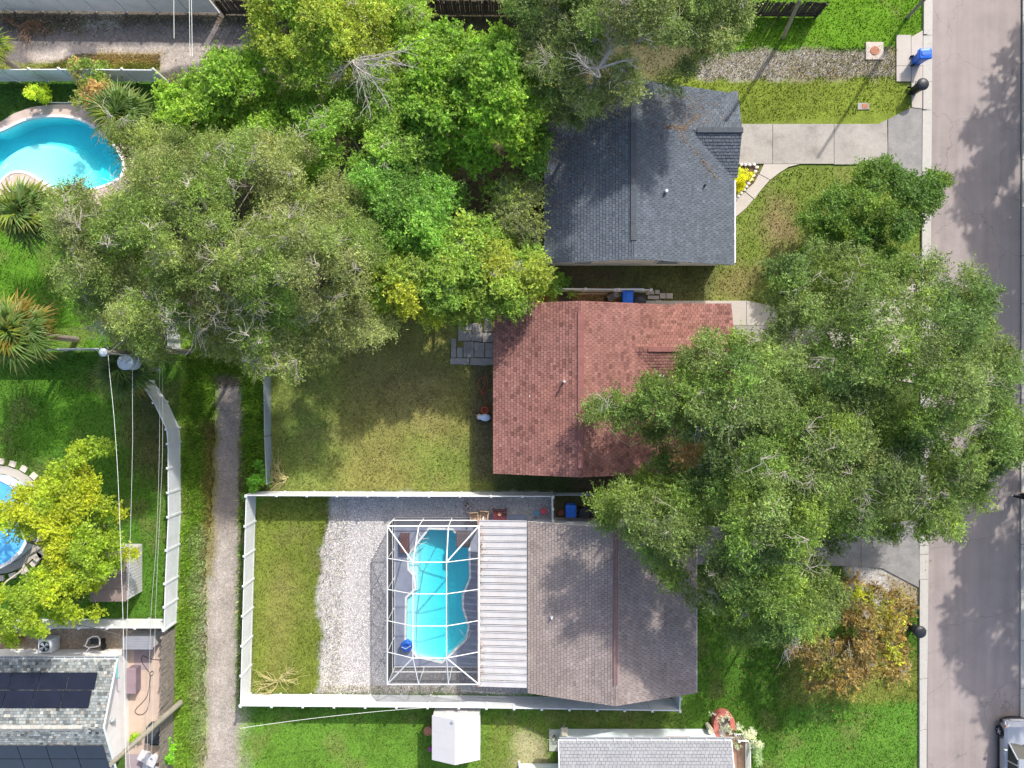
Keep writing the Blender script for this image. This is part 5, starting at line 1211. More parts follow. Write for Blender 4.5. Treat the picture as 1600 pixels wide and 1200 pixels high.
tree('silvery white-flowered bush beside the white ramp railing', [(1152, 1132), (1170, 1130), (1184, 1142), (1186, 1165), (1182, 1230), (1174, 1230), (1172, 1160), (1155, 1145)], .7, .9, .3, (1176, 1160), 2600, [(.5, .55, .48), (.16, .24, .1), (.4, .48, .36)], seed=181, clump_sp=.38, clump_r=.25, cat='shrub', name='bush', leaf=(.07, .05), trunk_r=.02, spray=.15, crown_base=.15)
tree('low green plants at the foot of the grey-white side fence', [(855, 415), (880, 425), (892, 440), (870, 455), (850, 440)], 1.5, 1.8, .8, (868, 436), 2600, [(.10, .18, .03), (.15, .2, .04)], seed=191, clump_sp=.45, clump_r=.32, cat='shrub', name='bush', leaf=(.12, .07), trunk_r=.03, spray=.2)
tree('small green weed growing by the covered grill, bottom left', [(262, 1172), (270, 1166), (274, 1180), (268, 1195), (260, 1190)], 1, 1.2, .3, (267, 1180), 900, [(.12, .26, .02)], seed=192, clump_sp=.35, clump_r=.25, cat='shrub', name='bush', leaf=(.11, .06), trunk_r=.02, spray=.2)
tree('tuft of weeds between the pole and the white wall', [(200, 1145), (206, 1142), (210, 1150), (203, 1157)], .6, .7, .3, (205, 1150), 420, [(.16, .24, .02)], seed=193, clump_sp=.3, clump_r=.2, cat='shrub', name='bush', leaf=(.1, .05), trunk_r=.02, spray=.2)
tree('dark green plants in the horseshoe brick planter', [(1118, 1118), (1136, 1116), (1140, 1140), (1134, 1152), (1118, 1146)], .6, .8, .3, (1128, 1132), 420, [(.3, .34, .3), (.06, .12, .03), (.45, .48, .46)], seed=194, clump_sp=.3, clump_r=.2, cat='shrub', name='bush', leaf=(.09, .05), trunk_r=.02, spray=.15)
# trees across the street, outside the frame, whose shade falls on the road
tree('oak across the street whose shade falls on the upper road', [(1900, -330), (2030, -330), (2080, -150), (2070, 40), (2000, 140), (1890, 150), (1830, 120), (1800, 40), (1768, -60), (1800, -150), (1860, -240)], 8, 10, 5, (1690, 60), 34000, GREEN_OAK, leaf=(.26, .14), seed=211, clump_sp=1.2, clump_r=.8, twiggy=.1, gapf=.12)
tree('oak across the street whose shade falls beside the big oak', [(1815, 120), (1870, 80), (2000, 100), (2040, 250), (1990, 420), (1860, 460), (1810, 400), (1805, 260)], 8, 10, 5, (1690, 400), 24000, GREEN_OAK, leaf=(.26, .14), seed=221, clump_sp=1.2, clump_r=.8, twiggy=.1, gapf=.12)
tree('oak across the street whose shade falls on the lower road', [(1765, 640), (1810, 560), (1960, 560), (2040, 760), (2010, 950), (1930, 1010), (1850, 1010), (1820, 940), (1800, 860), (1765, 780)], 8, 10, 5, (1690, 830), 32000, GREEN_OAK, leaf=(.26, .14), seed=231, clump_sp=1.2, clump_r=.8, twiggy=.1, gapf=.12)
# dead branches
def bare_tree(label, base, z0, tips, seed, rr=.04, cat='dead branch', name='dead_branch', m=None):
    rg = np.random.default_rng(seed); bx, by = P(base[0], base[1], z0); r = thing(name, label, cat, (bx, by, 0)); off = np.array([bx, by, 0])
    link('stem', np_mesh('stem', *(lambda VF: (VF[0] - off, VF[1]))(tube_np([(np.array([[bx, by, 0], [bx + .1, by, z0 * .5], [bx, by, z0]]), np.array([rr * 2, rr * 1.6, rr * 1.3]))], 6))), m or TWIG, r)
    for (tx, ty_, tz) in tips:
        e = np.array([*P(tx, ty_, tz), tz]); s = np.array([bx, by, z0]); mid = (s + e) / 2 + np.array([*rg.normal(0, .5, 2), .3]); paths = []
        t = np.linspace(0, 1, 7)[:, None]; main = (1 - t) ** 2 * s + 2 * t * (1 - t) * mid + t ** 2 * e; paths.append((main, np.linspace(rr, .012, 7)))
        for k in range(1, 7):
            for q in range(3):
                st = main[k - 1] + (main[k] - main[k - 1]) * rg.random(); d = (e - s); d = d / np.linalg.norm(d) + rg.normal(0, .45, 3); d[2] *= .5
                L = rg.uniform(.3, 1.0); paths.append((np.array([st, st + d * L * .35 + rg.normal(0, .09, 3), st + d * L * .7 + rg.normal(0, .13, 3), st + d * L + rg.normal(0, .2, 3)]), np.array([.016, .012, .009, .005])))
        V, F = tube_np(paths, 4); link('branch', np_mesh('branch', V - off, F), m or TWIG, r)
    return r
PALETW = pm('bleached_twigs', (.44, .41, .37), var=.1, fine=0, bump=0)
bare_tree('fan of bleached bare branches standing out of the green trees', (552, 94), 7.6, [(640, 72, 8.2), (618, 88, 8), (610, 100, 8), (600, 128, 7.8), (606, 162, 7.6), (560, 130, 7.4), (528, 125, 7.2), (645, 105, 8), (575, 165, 7.2)], 5, m=PALETW)
bare_tree('bleached bare twigs on top of the olive oak, left side', (180, 370), 8.6, [(150, 398, 8.8), (205, 400, 8.6), (168, 372, 8.8), (200, 378, 8.8)], 6, .04, m=PALETW)
bare_tree('bleached bare twigs low on the olive oak above the pole', (188, 486), 8.0, [(155, 505, 8.2), (165, 515, 8.1), (180, 512, 8.2), (152, 478, 8.2)], 7, .04, m=PALETW)
bare_tree('forked pale branches in the middle of the olive oak', (355, 400), 8.6, [(352, 465, 8.4), (400, 465, 8.9), (328, 420, 8.6), (370, 405, 9), (390, 450, 9)], 8, .055, m=PALETW)
bare_tree('pale bare twigs at the bottom of the olive oak', (320, 480), 8.2, [(345, 485, 8.4), (318, 515, 8.0), (300, 495, 8.2), (335, 505, 8.2)], 9, .04, m=PALETW)
bare_tree('pale dead twigs on the big green oak facing the street', (1475, 770), 9.0, [(1440, 778, 9.2), (1450, 765, 9.2), (1445, 790, 9.1)], 10, .04, m=PALETW)
bare_tree('pale crooked twigs in the left half of the big green oak', (1130, 700), 9.6, [(1150, 690, 9.9), (1128, 722, 9.7), (1155, 705, 9.8), (1145, 745, 9.6)], 11, .045, m=PALETW)
bare_tree('bare curved twigs left of the rust-leaved tree', (1246, 985), 5.2, [(1226, 1025, 4.8), (1215, 990, 5.0), (1238, 1005, 5.0)], 12, .04, m=PALETW)
bare_tree('pale curved limbs at the centre of the grey-green oak', (934, 108), 9.0, [(905, 90, 9.3), (925, 98, 9.2), (960, 75, 9.6), (985, 95, 9.6), (950, 60, 9.6)], 13, .07, m=PALETW)
# fallen palm frond stalks beside the fence corner
bare_tree('pale yellow fallen palm stalk on the lawn by the chain-link fence', (447, 746), .15, [(430, 738, .25), (425, 748, .2), (428, 755, .2), (436, 725, .3)], 14, .035, cat='fallen branch', name='fallen_branch', m=pm('straw', (.5, .45, .2), var=.1))
bare_tree('pile of pale dry sticks on the grass inside the fence corner', (436, 1062), .2, [(410, 1072, .2), (450, 1052, .3), (420, 1058, .3), (405, 1082, .2), (455, 1065, .3)], 15, .02, cat='brush pile', name='brush_pile', m=pm('straw'))
# ---------------------------------------------------------------- palms
def frond_mesh(L, seed, n=19, droop=.6):
    rs = random.Random(seed); m = MB(); m.c = []
    m.tube([(0, 0, 0), (L * .25, 0, .10 * L), (L * .45, 0, .14 * L)], [.022, .016, .012], 4); m.c += [(.2, .26, .06)] * len(m.v)
    hx, hz = L * .45, .14 * L
    for i in range(n):
        a = (i / (n - 1) - .5) * 2 * 2.15; ll = L * .6 * (1 - .25 * abs(a) / 2.15) * rs.uniform(.75, 1.15); a += rs.uniform(-.07, .07); wd = .032 * L
        dx, dy = math.cos(a), math.sin(a); px_, py_ = -dy, dx
        k = len(m.v); z1 = hz + ll * .12 - abs(dy) * .05; z2 = hz - droop * ll * rs.uniform(.2, .6)
        m.v += [(hx, 0, hz), (hx + dx * ll * .5 + px_ * wd, dy * ll * .5 + py_ * wd, z1 - .03), (hx + dx * ll * .5, dy * ll * .5, z1), (hx + dx * ll * .5 - px_ * wd, dy * ll * .5 - py_ * wd, z1 - .03), (hx + dx * ll, dy * ll, z2)]
        m.f += [(k, k + 1, k + 2), (k, k + 2, k + 3), (k + 1, k + 4, k + 2), (k + 2, k + 4, k + 3)]
        f = rs.uniform(.75, 1.25); m.c += [(.1 * f, .165 * f, .045 * f)] * 3 + [(.12 * f, .185 * f, .05 * f)] + [(.18 * f, .2 * f, .08 * f)]
    return m
def recolor(m, mul):
    c = [tuple(a * b for a, b in zip(x, mul)) for x in m.c]; q = MB(); q.v = m.v; q.f = m.f; q.c = c; return q
FR = {k: [recolor(frond_mesh(1.0, s), mul).mesh('frond') for s in (1, 2, 3)] for k, mul in {'green': (1.25, 1.35, 1.1), 'yellow': (1.9, 1.6, .8), 'orange': (2.3, 1.2, .8), 'dark': (.75, .85, .8)}.items()}
def palm(label, px, py, H, Rr, n, mix, seed, base=None):
    rs = random.Random(seed); k = (45 - H) / 45; bx, by = P(px, py, H)
    r = thing('palm_tree', label, 'palm tree', (bx, by, 0)); 
    part('trunk', MB().tube([(bx, by, 0), (bx + .05, by, H * .5), (bx, by, H)], [.2, .17, .15], 8), BARK, r)
    for i in range(n):
        el = 1 - (i + .5) / n; kind = rs.choices(list(mix), list(mix.values()))[0]
        if el < .2 and rs.random() < .15: kind = 'orange'
        o = link('frond', rs.choice(FR[kind]), LEAF, r); s = Rr / 1.05 * rs.uniform(.8, 1.1) * (1 - .35 * el ** 2)
        o.location = (rs.uniform(-.08, .08), rs.uniform(-.08, .08), H + .1 + el * .45)
        o.rotation_euler = (rs.uniform(-.3, .3), -R(-18 + 80 * el + rs.uniform(-17, 17)), i * 2.39996 + rs.uniform(-.2, .2)); o.scale = (s, s, s)
    return r
palm('green fan palm beside the kidney-shaped pool', 200, 188, 4.2, 2.35, 36, {'green': 5, 'dark': 2, 'yellow': 1}, 1)
palm('green fan palm at the left edge below the kidney pool', 50, 338, 4.2, 2.5, 38, {'green': 5, 'yellow': 2, 'dark': 1}, 2)
palm('fan palm with orange dead fronds at the left edge', 38, 522, 4.8, 2.6, 42, {'green': 6, 'yellow': 3, 'orange': 1}, 3)
palm('dark green fan palm beneath the utility pole transformer', 202, 575, 3.0, 2.2, 32, {'dark': 5, 'green': 3}, 4)
palm('yellowish palm at the far top left edge', -12, 82, 2.2, 1.7, 26, {'yellow': 6, 'green': 2}, 5)
palm('small palm with orange fronds under the olive oak gap', 385, 425, 4.5, 1.3, 18, {'orange': 5, 'dark': 2}, 6)
palm('dark small palm beside the yellow-green tree trunk', 108, 925, 2.6, 1.5, 16, {'dark': 4, 'green': 2}, 7)
# ---------------------------------------------------------------- grass tufts
def grass(name, label, n, regions=None, h=(.03, .075), wdt=(.02, .045), seed=1, gain=1.25, lean=.6, box=(-33.8, -25.3, 33.2, 25.3)):
    rg = np.random.default_rng(seed)
    if regions is None: x = rg.uniform(box[0], box[2], n); y = rg.uniform(box[1], box[3], n)
    else:
        X_, Y_ = [], []
        for poly, cnt in regions:
            pw = PL(poly); a = rg.uniform(min(p[0] for p in pw), max(p[0] for p in pw), cnt * 2); b = rg.uniform(min(p[1] for p in pw), max(p[1] for p in pw), cnt * 2)
            s = sdf(pw, a + .6 * (fbm(a, b, 3, 1.5) - .5), b); k = s > 0; X_.append(a[k][:cnt]); Y_.append(b[k][:cnt])
        x = np.concatenate(X_); y = np.concatenate(Y_)
    c, g = gsample(x, y)
    ok = rg.random(len(x)) < (g if regions is None else 1)
    for poly in [[P(1441, -50), P(1700, -50), P(1700, 1300), P(1436, 1300)], POOL_A, [P(1146, 193), P(1440, 170), P(1440, 268), P(1146, 257)], [P(1400, 52), P(1442, 52), P(1442, 170), P(1400, 128)], [P(1193, 257), P(1249, 257), P(1203, 281), P(1146, 341), P(1146, 305)],
                 [P(858, 1139), P(884, 1139), P(884, 1173), P(858, 1173)], deckA2[:0] or POOL_A, [P(704, 505), P(770, 505), P(770, 571), P(704, 571)]]:
        ok &= sdf(poly, x, y) < .03
    ok &= sdf(deckA2, x, y) < 0.02
    for rx0, ry0, rx1, ry1 in ((2.5, 7.8, 13.2, 17.5), (-.6, -5, 9.6, 4.4), (1.5, -18.5, 10.8, -8.9), (-45, -30, -25, -17.3), (-7.6, -18.4, 1, -8.7), (3.5, -40, 13, -22.5), (-4.9, -23.4, -2, -20.7), (-26.2, -13.5, -24.1, -10.4)):
        ok &= ~((x > rx0) & (x < rx1) & (y > ry0) & (y < ry1))
    x, y, c = x[ok], y[ok], c[ok]; n = len(x)
    H = rg.uniform(*h, n); W = rg.uniform(*wdt, n); an = rg.uniform(0, 6.28, n); la = rg.uniform(0, 6.28, n); ll = rg.uniform(0, lean, n) * H
    z = np.full(n, -.05)
    b = np.stack([np.cos(an) * W, np.sin(an) * W, np.zeros(n)], 1); o = np.stack([x, y, z], 1); tip = o + np.stack([np.cos(la) * ll, np.sin(la) * ll, H + .04], 1)
    V = np.stack([o - b, o + b, tip], 1).reshape(-1, 3)
    cc = c * gain * (1 + rg.normal(0, .32, (n, 1))) * (1 + rg.normal(0, .07, (n, 3))); cc = np.clip(cc, .01, .7)
    C = np.stack([cc * .8, cc * .8, cc * 1.3], 1).reshape(-1, 3)
    ob = link(name, np_mesh(name, V, np.arange(3 * n).reshape(n, 3), C), GRASSM); ob['kind'] = 'stuff'; ob['label'] = label
grass('grass', 'short mown grass and weeds of the lawns', 330000, seed=3, h=(.02, .07), wdt=(.025, .06), lean=1.2)
grass('tall_grass', 'tall bright green grass along both sides of the dirt alley', 0, [([(286, 600), (336, 600), (330, 760), (322, 900), (320, 1210), (276, 1210), (281, 980), (288, 880), (288, 700)], 52000), ([(378, 590), (414, 590), (416, 770), (388, 770), (384, 900), (378, 1080), (372, 1100), (374, 760)], 16000)], h=(.12, .34), wdt=(.02, .05), seed=4, lean=1.1, gain=1.35)
grass('weeds', 'weedy grass beside the alley under the olive oak', 0, [([(290, 540), (420, 540), (414, 600), (290, 610)], 9000), ([(1100, 75), (1400, 72), (1400, 122), (1100, 124)], 5000), ([(120, 84), (250, 84), (250, 106), (60, 108)], 6000), ([(500, 780), (545, 780), (530, 1085), (495, 1085)], 2600), ([(500, 1070), (720, 1072), (720, 1084), (500, 1084)], 1800)], h=(.06, .2), wdt=(.015, .035), seed=5, lean=1.2)
# pebbles
def pebbles(name, label, poly, n, cols, size=(.022, .05), seed=7, z=-.05, exclude=()):
    rg = np.random.default_rng(seed); pw = PL(poly); x = rg.uniform(min(p[0] for p in pw), max(p[0] for p in pw), n * 2); y = rg.uniform(min(p[1] for p in pw), max(p[1] for p in pw), n * 2)
    k = (sdf(pw, x + .5 * (fbm(x, y, 6, 1.6) - .5), y) > 0)
    for e in exclude: k &= ~((x > e[0]) & (x < e[2]) & (y > e[1]) & (y < e[3]))
    x, y = x[k][:n], y[k][:n]; n = len(x); s = rg.uniform(*size, n); an = rg.uniform(0, 6.28, n)
    base = []
    for q in range(4):
        a = an + q * np.pi / 2; base.append(np.stack([x + np.cos(a) * s * rg.uniform(.7, 1.2, n), y + np.sin(a) * s * rg.uniform(.7, 1.2, n), np.full(n, z)], 1))
    top = np.stack([x + rg.normal(0, .3, n) * s, y + rg.normal(0, .3, n) * s, z + .015 + s * .7], 1)
    V = np.stack(base + [top], 1).reshape(-1, 3); b = np.arange(n)[:, None] * 5
    F = np.concatenate([b + np.array([[0, 1, 4]]), b + np.array([[1, 2, 4]]), b + np.array([[2, 3, 4]]), b + np.array([[3, 0, 4]])])
    C = np.array(cols)[rg.integers(0, len(cols), n)] * rg.uniform(.75, 1.2, (n, 1)) if cols else gsample(x, y)[0] * rg.uniform(.6, 1.5, (n, 1))
    o = link(name, np_mesh(name, V, F, np.repeat(np.clip(C, 0, .85), 5, 0)), pm('stone', attr='lcol', rough=.9, var=.05, fine=.0, bump=0)); o['kind'] = 'stuff'; o['label'] = label
pebbles('gravel', 'pale crushed stone in the yard around the pool cage', [(516, 778), (862, 778), (862, 815), (835, 820), (835, 1084), (500, 1084), (508, 1000), (502, 930), (507, 860)], 42000,
        [(.50,.49,.48), (.66, .64, .63), (.44, .42, .44), (.30, .29, .31), (.72, .69, .66), (.40, .36, .34)], exclude=[(cage_x0, cage_y0, .95, cage_y1), (px0, -18, .95, -8.5)])
pebbles('gravel', 'grey gravel in the alley beside the round utility cover', [(1100, 82), (1395, 82), (1398, 118), (1100, 120)], 11000, [(.45, .43, .40), (.35, .32, .29), (.55, .52, .48), (.25, .22, .18)], seed=8)
pebbles('gravel', 'loose stones on the dirt alley', [(338, 600), (378, 600), (372, 850), (366, 1210), (324, 1210), (330, 850)], 9000, None, seed=9, size=(.012, .03))
def ground_pts(regs, z=.0):
    def f(n, rg):
        out = []
        for a, b, sx, sy, fr in regs: k = int(n * fr); out.append(np.stack([rg.normal(a, sx, k), rg.normal(b, sy, k)], 1))
        p = np.concatenate(out); x = (p[:, 0] - 800) / 24; y = (600 - p[:, 1]) / 24
        return np.stack([x, y, np.full(len(x), z) + rg.uniform(0, .03, len(x))], 1)
    return f
leaf_litter('fallen_leaves', 'brown leaf litter on the lawn under the rust-leaved tree and oak', ground_pts([(1280, 1060, 50, 40, .35), (1200, 1060, 60, 50, .2), (1330, 1080, 40, 50, .25), (1380, 900, 40, 20, .2)]), 900, [(.42, .26, .12), (.5, .36, .2), (.3, .17, .08)], (.07, .14), 8)
def strip_pts(n, rg):
    px_ = rg.uniform(862, 985, n); py_ = rg.uniform(454, 474, n); return np.stack([(px_ - 800) / 24, (600 - py_) / 24, rg.uniform(-.02, .03, n)], 1)
leaf_litter('fallen_leaves', 'dense brown leaf litter behind the grey-white side fence', strip_pts, 3200, [(.40, .24, .10), (.5, .33, .16), (.28, .15, .07), (.2, .17, .05)], (.07, .13), 9)
def yard_pts(n, rg):
    px_ = rg.uniform(430, 770, n); py_ = rg.uniform(520, 765, n); return np.stack([(px_ - 800) / 24, (600 - py_) / 24, rg.uniform(-.02, .02, n)], 1)
leaf_litter('fallen_leaves', 'scattered dry leaves on the olive-green back lawn', yard_pts, 1500, [(.40, .30, .12), (.32, .26, .1), (.5, .42, .2)], (.05, .1), 10)
def front_pts(n, rg):
    px_ = rg.normal(1215, 40, n); py_ = rg.normal(350, 60, n); return np.stack([(px_ - 800) / 24, (600 - py_) / 24, rg.uniform(-.02, .02, n)], 1)
leaf_litter('fallen_leaves', 'scattered dry leaves on the lawn beside the curved path', front_pts, 500, [(.42, .3, .15), (.35, .2, .12)], (.05, .1), 12)

def alley_pts(n, rg):
    px_ = np.concatenate([rg.normal(60, 40, n // 3), rg.uniform(0, 380, n - n // 3)]); py_ = np.concatenate([rg.normal(38, 12, n // 3), np.abs(rg.normal(0, 12, n - n // 3)) + 24]); return np.stack([(px_ - 800) / 24, (600 - py_) / 24, rg.uniform(-.02, .03, n)], 1)
leaf_litter('fallen_leaves', 'brown and grey debris along the fence of the top left alley', alley_pts, 2600, [(.3, .22, .15), (.2, .16, .12), (.42, .36, .3), (.1, .09, .07), (.12, .17, .05)], (.06, .16), 14)
bare_tree('crooked fallen branch on the grey dirt of the top left alley', (32, 42), .15, [(60, 45, .2), (38, 58, .2), (20, 30, .2), (75, 48, .1)], 21, .03, cat='fallen branch', name='fallen_branch', m=pm('rotten_wood', (.25, .14, .08)))
# ---------------------------------------------------------------- poles and wires
POLEM = pm('pole_wood', (.27, .25, .20), rough=.9, var=.2, scale=3, fine=.15, bump=.2)
def pole(label, base_px, top, r0=.16, r1=.11):
    bx, by = P(*base_px); r = thing('utility_pole', label, 'utility pole', (bx, by, 0))
    part('shaft', MB().tube([(bx, by, -.1), (bx + (top[0] - bx) * .5, by + (top[1] - by) * .5, top[2] * .5), top], [r0, (r0 + r1) / 2, r1], 10), POLEM, r)
    return r
t1 = (*P(166, 551, 9.2), 9.2)
p1 = pole('leaning-looking utility pole with a grey transformer, left', (297, 549), t1)
part('pole_cap', MB().lathe([(.14, -.02), (.2, .1), (.22, .3), (.1, .38)], 10, *t1[:2], t1[2]), pm('grey_can', (.34, .39, .43), rough=.4, var=.04, bump=0), p1)
tx, ty_ = P(194, 566, 8.2)
tm = part('transformer', MB().lathe([(.36, 0), (.40, .05), (.40, .85), (.42, .87), (.42, .92), (.3, 1.0), (.05, 1.02)], 18, tx, ty_, 7.2), pm('grey_can'), p1, smooth=False)
for a, b in ((.16, .1), (-.12, .16)): o = link('bushing', MB().lathe([(.07, 0), (.09, .08), (.05, .12), (.08, .2), (.03, .3)], 8, tx + a, ty_ + b, 8.2).mesh('bushing', wloc(p1)), pm('grey_can'), None); o.parent = tm
part('arm', MB().tube([(t1[0], t1[1], 8.9), (*P(200, 524, 8.9), 8.9)], .03, 5), POLEM, p1); part('arm', MB().tube([(t1[0], t1[1], 9.0), (*P(196, 555, 8.6), 8.6)], .03, 5), POLEM, p1)
part('bracket', MB().tube([(*P(212, 549, 8), 8.0), (*P(217, 562, 8), 8.0), (*P(211, 574, 7.8), 7.8), (*P(206, 576, 7.8), 7.8)], .03, 5), GALV, p1)
part('insulator', MB().lathe([(.06, 0), (.08, .1), (.04, .2), (.06, .25)], 8, *P(249, 578, 4.5), 4.5), pm('grey_can'), p1)
part('cable_bundle', MB().tube([(*P(222, 556, 6), 6.0), (*P(250, 562, 4.2), 4.2), (*P(285, 563, 2), 2.0)], .025, 5), BLACKP, p1)
part('cable_bundle', MB().tube([(*P(230, 552, 6), 6.0), (*P(260, 552, 3.5), 3.5), (*P(293, 553, 1), 1.0)], .04, 5), POLEM, p1)
t2 = (*P(174, 1193, 7.7), 7.7)
p2 = pole('green-stained wooden pole rising over the beige patio, bottom left', (284, 1096), t2, .19, .12)
part('clamp', MB().lathe([(.17, 0), (.17, .12)], 10, *P(229, 1144, 3.9), 3.9), GALV, p2)
p3 = pole('utility pole at the top edge beside the dark plank fence', (1224, 58), (*P(1258, -12, 8.2), 7.6), .13, .1)
p4 = pole('slim utility pole at the top right beside the kerb', (1418, 27), (*P(1500, -60, 7.6), 7.6), .12, .09)
WIRE = pm('cable', (.50, .50, .48), rough=.5, var=0, fine=0, bump=0); WIREW = pm('bright_cable', (.72, .74, .70), rough=.4, var=0, fine=0, bump=0); WIRED = pm('dark_cable', (.09, .10, .09), rough=.5, var=0, fine=0, bump=0)
def wire(label, pts, r, m, group=None):
    o = link('power_line', MB().tube(pts, r, 5).mesh('power_line'), m); tag(o, label, 'cable', group); return o
def sagging(a, b, sag, n=14): return [(a[0] + (b[0] - a[0]) * t, a[1] + (b[1] - a[1]) * t, a[2] + (b[2] - a[2]) * t - 4 * sag * t * (1 - t)) for t in [i / n for i in range(n + 1)]]
wire('brightest thick overhead cable running down from the transformer pole', [(*P(x, y, 8.4), 8.4) for x, y in smooth_open([(169, 555), (171, 580), (178, 650), (184, 740), (188, 840), (190, 900), (193, 1000), (197, 1210)])], .012, WIREW)
wire('pale overhead cable just right of the brightest one', [(*P(x, y, 8.0), 8.0) for x, y in smooth_open([(207, 578), (207, 640), (207, 700), (203, 860), (199, 960), (197, 1100), (204, 1210)])], .011, WIRE)
wire('left of the thin cable pair nearest the alley fence', [(*P(x, y, 5.2), 5.2) for x, y in smooth_open([(249, 560), (249, 700), (244, 850), (236, 960), (232, 1100), (229, 1210)])], .009, WIRE)
wire('right of the thin cable pair nearest the alley fence', [(*P(x, y, 5.6), 5.6) for x, y in smooth_open([(254, 562), (254, 700), (250, 800), (243, 960), (236, 1210)])], .009, WIRE)
wire('white overhead cable crossing the top left alley, left one', [(*P(271.5, -10, 7), 7.0), (*P(272, 60, 7), 7.0)], .013, WIREW)
wire('white overhead cable crossing the top left alley, middle one', [(*P(295.5, -10, 7), 7.0), (*P(297, 88, 7), 7.0)], .011, WIREW)
wire('white overhead cable crossing the top left alley, right one', [(*P(299, -10, 7), 7.0), (*P(300.5, 88, 7), 7.0)], .013, WIREW)
wire('dark cable from the house corner to the clamp on the wooden pole', sagging((*P(110, 975, 3), 3.0), (*P(196, 996, 3), 3.0), .2), .02, WIRED)
wire('pale service cable sagging over the strip of shaded grass', sagging((*P(375, 1138, 4), 4.0), (*P(690, 1104, 4), 4.0), .3), .012, WIREW)
# ---------------------------------------------------------------- bins
def bin_shapes(r, bx, by, rot, m=BLUEP, lidm=None):
    c, s_ = math.cos(rot), math.sin(rot)
    def T(x, y, z): return (bx + x * c - y * s_, by + x * s_ + y * c, z)
    def ring(hx, hy, z, k=.06): return [T(x, y, z) for x, y in ((-hx + k, -hy), (hx - k, -hy), (hx, -hy + k), (hx, hy - k), (hx - k, hy), (-hx + k, hy), (-hx, hy - k), (-hx, -hy + k))]
    part('body', MB().rings([ring(.25, .27, .06), ring(.27, .31, .5), ring(.31, .37, .98), ring(.34, .40, .99), ring(.34, .40, 1.03)]), m, r)
    part('lid', MB().rings([ring(.34, .40, 1.035), ring(.35, .41, 1.07), ring(.30, .36, 1.12), ring(.18, .22, 1.15)]), lidm or m, r)
    part('lid_ridge', MB().rings([ring(.14, .3, 1.12, .03), ring(.12, .28, 1.18, .03)]), lidm or m, r)
    part('handle', MB().tube([T(-.26, .40, 1.0), T(-.26, .48, 1.04), T(.26, .48, 1.04), T(.26, .40, 1.0)], .018, 6), m, r)
    for x in (-.27, .27):
        p = T(x, .30, .12); q = T(x + (.06 if x > 0 else -.06), .30, .12); part('wheel', MB().tube([p, q], .12, 12), RUBBER, r)
def blue_bin(label, px, py, rot): bx, by = P(px, py); r = thing('recycling_bin', label, 'bin', (bx, by, 0), 'blue wheeled bins'); bin_shapes(r, bx, by, rot); return r
blue_bin('bright blue wheeled bin standing at the kerb, top right', 1431, 96, math.pi / 2 + .05)
blue_bin('blue wheeled bin beside the red-roofed house', 977, 467, math.pi)
blue_bin('blue wheeled bin beside the brown-roofed house', 890, 794, 0)
def trash_can(label, px, py, tilt=0, open_=False):
    bx, by = P(px, py); r = thing('trash_can', label, 'trash can', (bx, by, 0), 'round black trash cans')
    part('body', MB().lathe([(.25, .05), (.27, .4), (.32, 1.0), (.36, 1.02), (.36, 1.08), (.30, 1.08)], 20, bx, by), BLACKP, r)
    if not open_: part('lid', MB().lathe([(.385, 1.085), (.395, 1.12), (.36, 1.18), (.24, 1.25), (.1, 1.28), (.01, 1.285)], 20, bx, by), BLACKP, r, smooth=False)
    else:
        part('lid', MB().rings([[(bx + .37 + .10 * k + .02, by + .38 * math.cos(a) , .72 + .38 * math.sin(a)) for a in [2 * math.pi * j / 16 for j in range(16)]] for k in (0, 1)]), BLACKP, r)
        part('bag', MB().lathe([(.3, .9), (.24, .96), (.1, 1.0), (.01, .99)], 12, bx, by), pm('grey_bag', (.3, .3, .3)), r)
    for s_ in (-.2, .2): part('wheel', MB().tube([(bx - .28, by + s_, .12), (bx - .28, by + s_ + .06, .12)], .12, 12), RUBBER, r)
    part('handle', MB().tube([(bx - .3, by - .2, 1.0), (bx - .42, by - .2, 1.05), (bx - .42, by + .2, 1.05), (bx - .3, by + .2, 1.0)], .02, 6), BLACKP, r)
    return r
trash_can('round black dome-lidded can beside the driveway apron, top right', 1426, 143)
trash_can('round black dome-lidded can beside the rust-leaved tree', 1422, 978)
trash_can('round black can squeezed between the blue bin and paving', 995, 473)
trash_can('open black can with its lid hanging, right of a blue bin', 911, 797, open_=True)
# ---------------------------------------------------------------- small things
TERRA = pm('terracotta', (.50, .22, .14), rough=.8, var=.1, scale=4)
def pot(label, px, py, r_, h, m, soil=True, cat='pot', name='plant_pot'):
    bx, by = P(px, py); r = thing(name, label, cat, (bx, by, 0))
    part('pot', MB().lathe([(r_ * .7, 0), (r_, h * .85), (r_ * 1.08, h * .86), (r_ * 1.08, h), (r_ * .92, h), (r_ * .9, h * .86), (.01, h * .84)], 16, bx, by), m, r)
    return r, bx, by
pot('round terracotta pot left of the white-roofed shed', 670, 1137, .25, .5, TERRA)
pot('dark red glazed pot between the short gate and blue bin', 876, 799, .2, .5, pm('dark_red_glaze', (.20, .05, .035), rough=.3))
pot('bright pink-red bucket near the short white gate', 849, 797, .19, .4, pm('pink_red_plastic', (.65, .10, .13), rough=.4))
pot('blue-grey tub near the short white gate', 838, 801, .2, .35, pm('blue_grey_plastic', (.16, .30, .42), rough=.5))
r, bx, by = pot('small dark pot holding a leafless dried plant on the square pad', 866, 1150, .14, .3, BLACKP)
tw = MB()
for i in range(14): a = i * .45; tw.tube([(bx, by, .25), (bx + .25 * math.cos(a), by + .25 * math.sin(a), .6), (bx + .5 * math.cos(a + .2), by + .5 * math.sin(a + .2), .7)], [.012, .009, .005], 4)
part('dry_stems', tw, pm('pale_stems', (.55, .56, .45)), r)
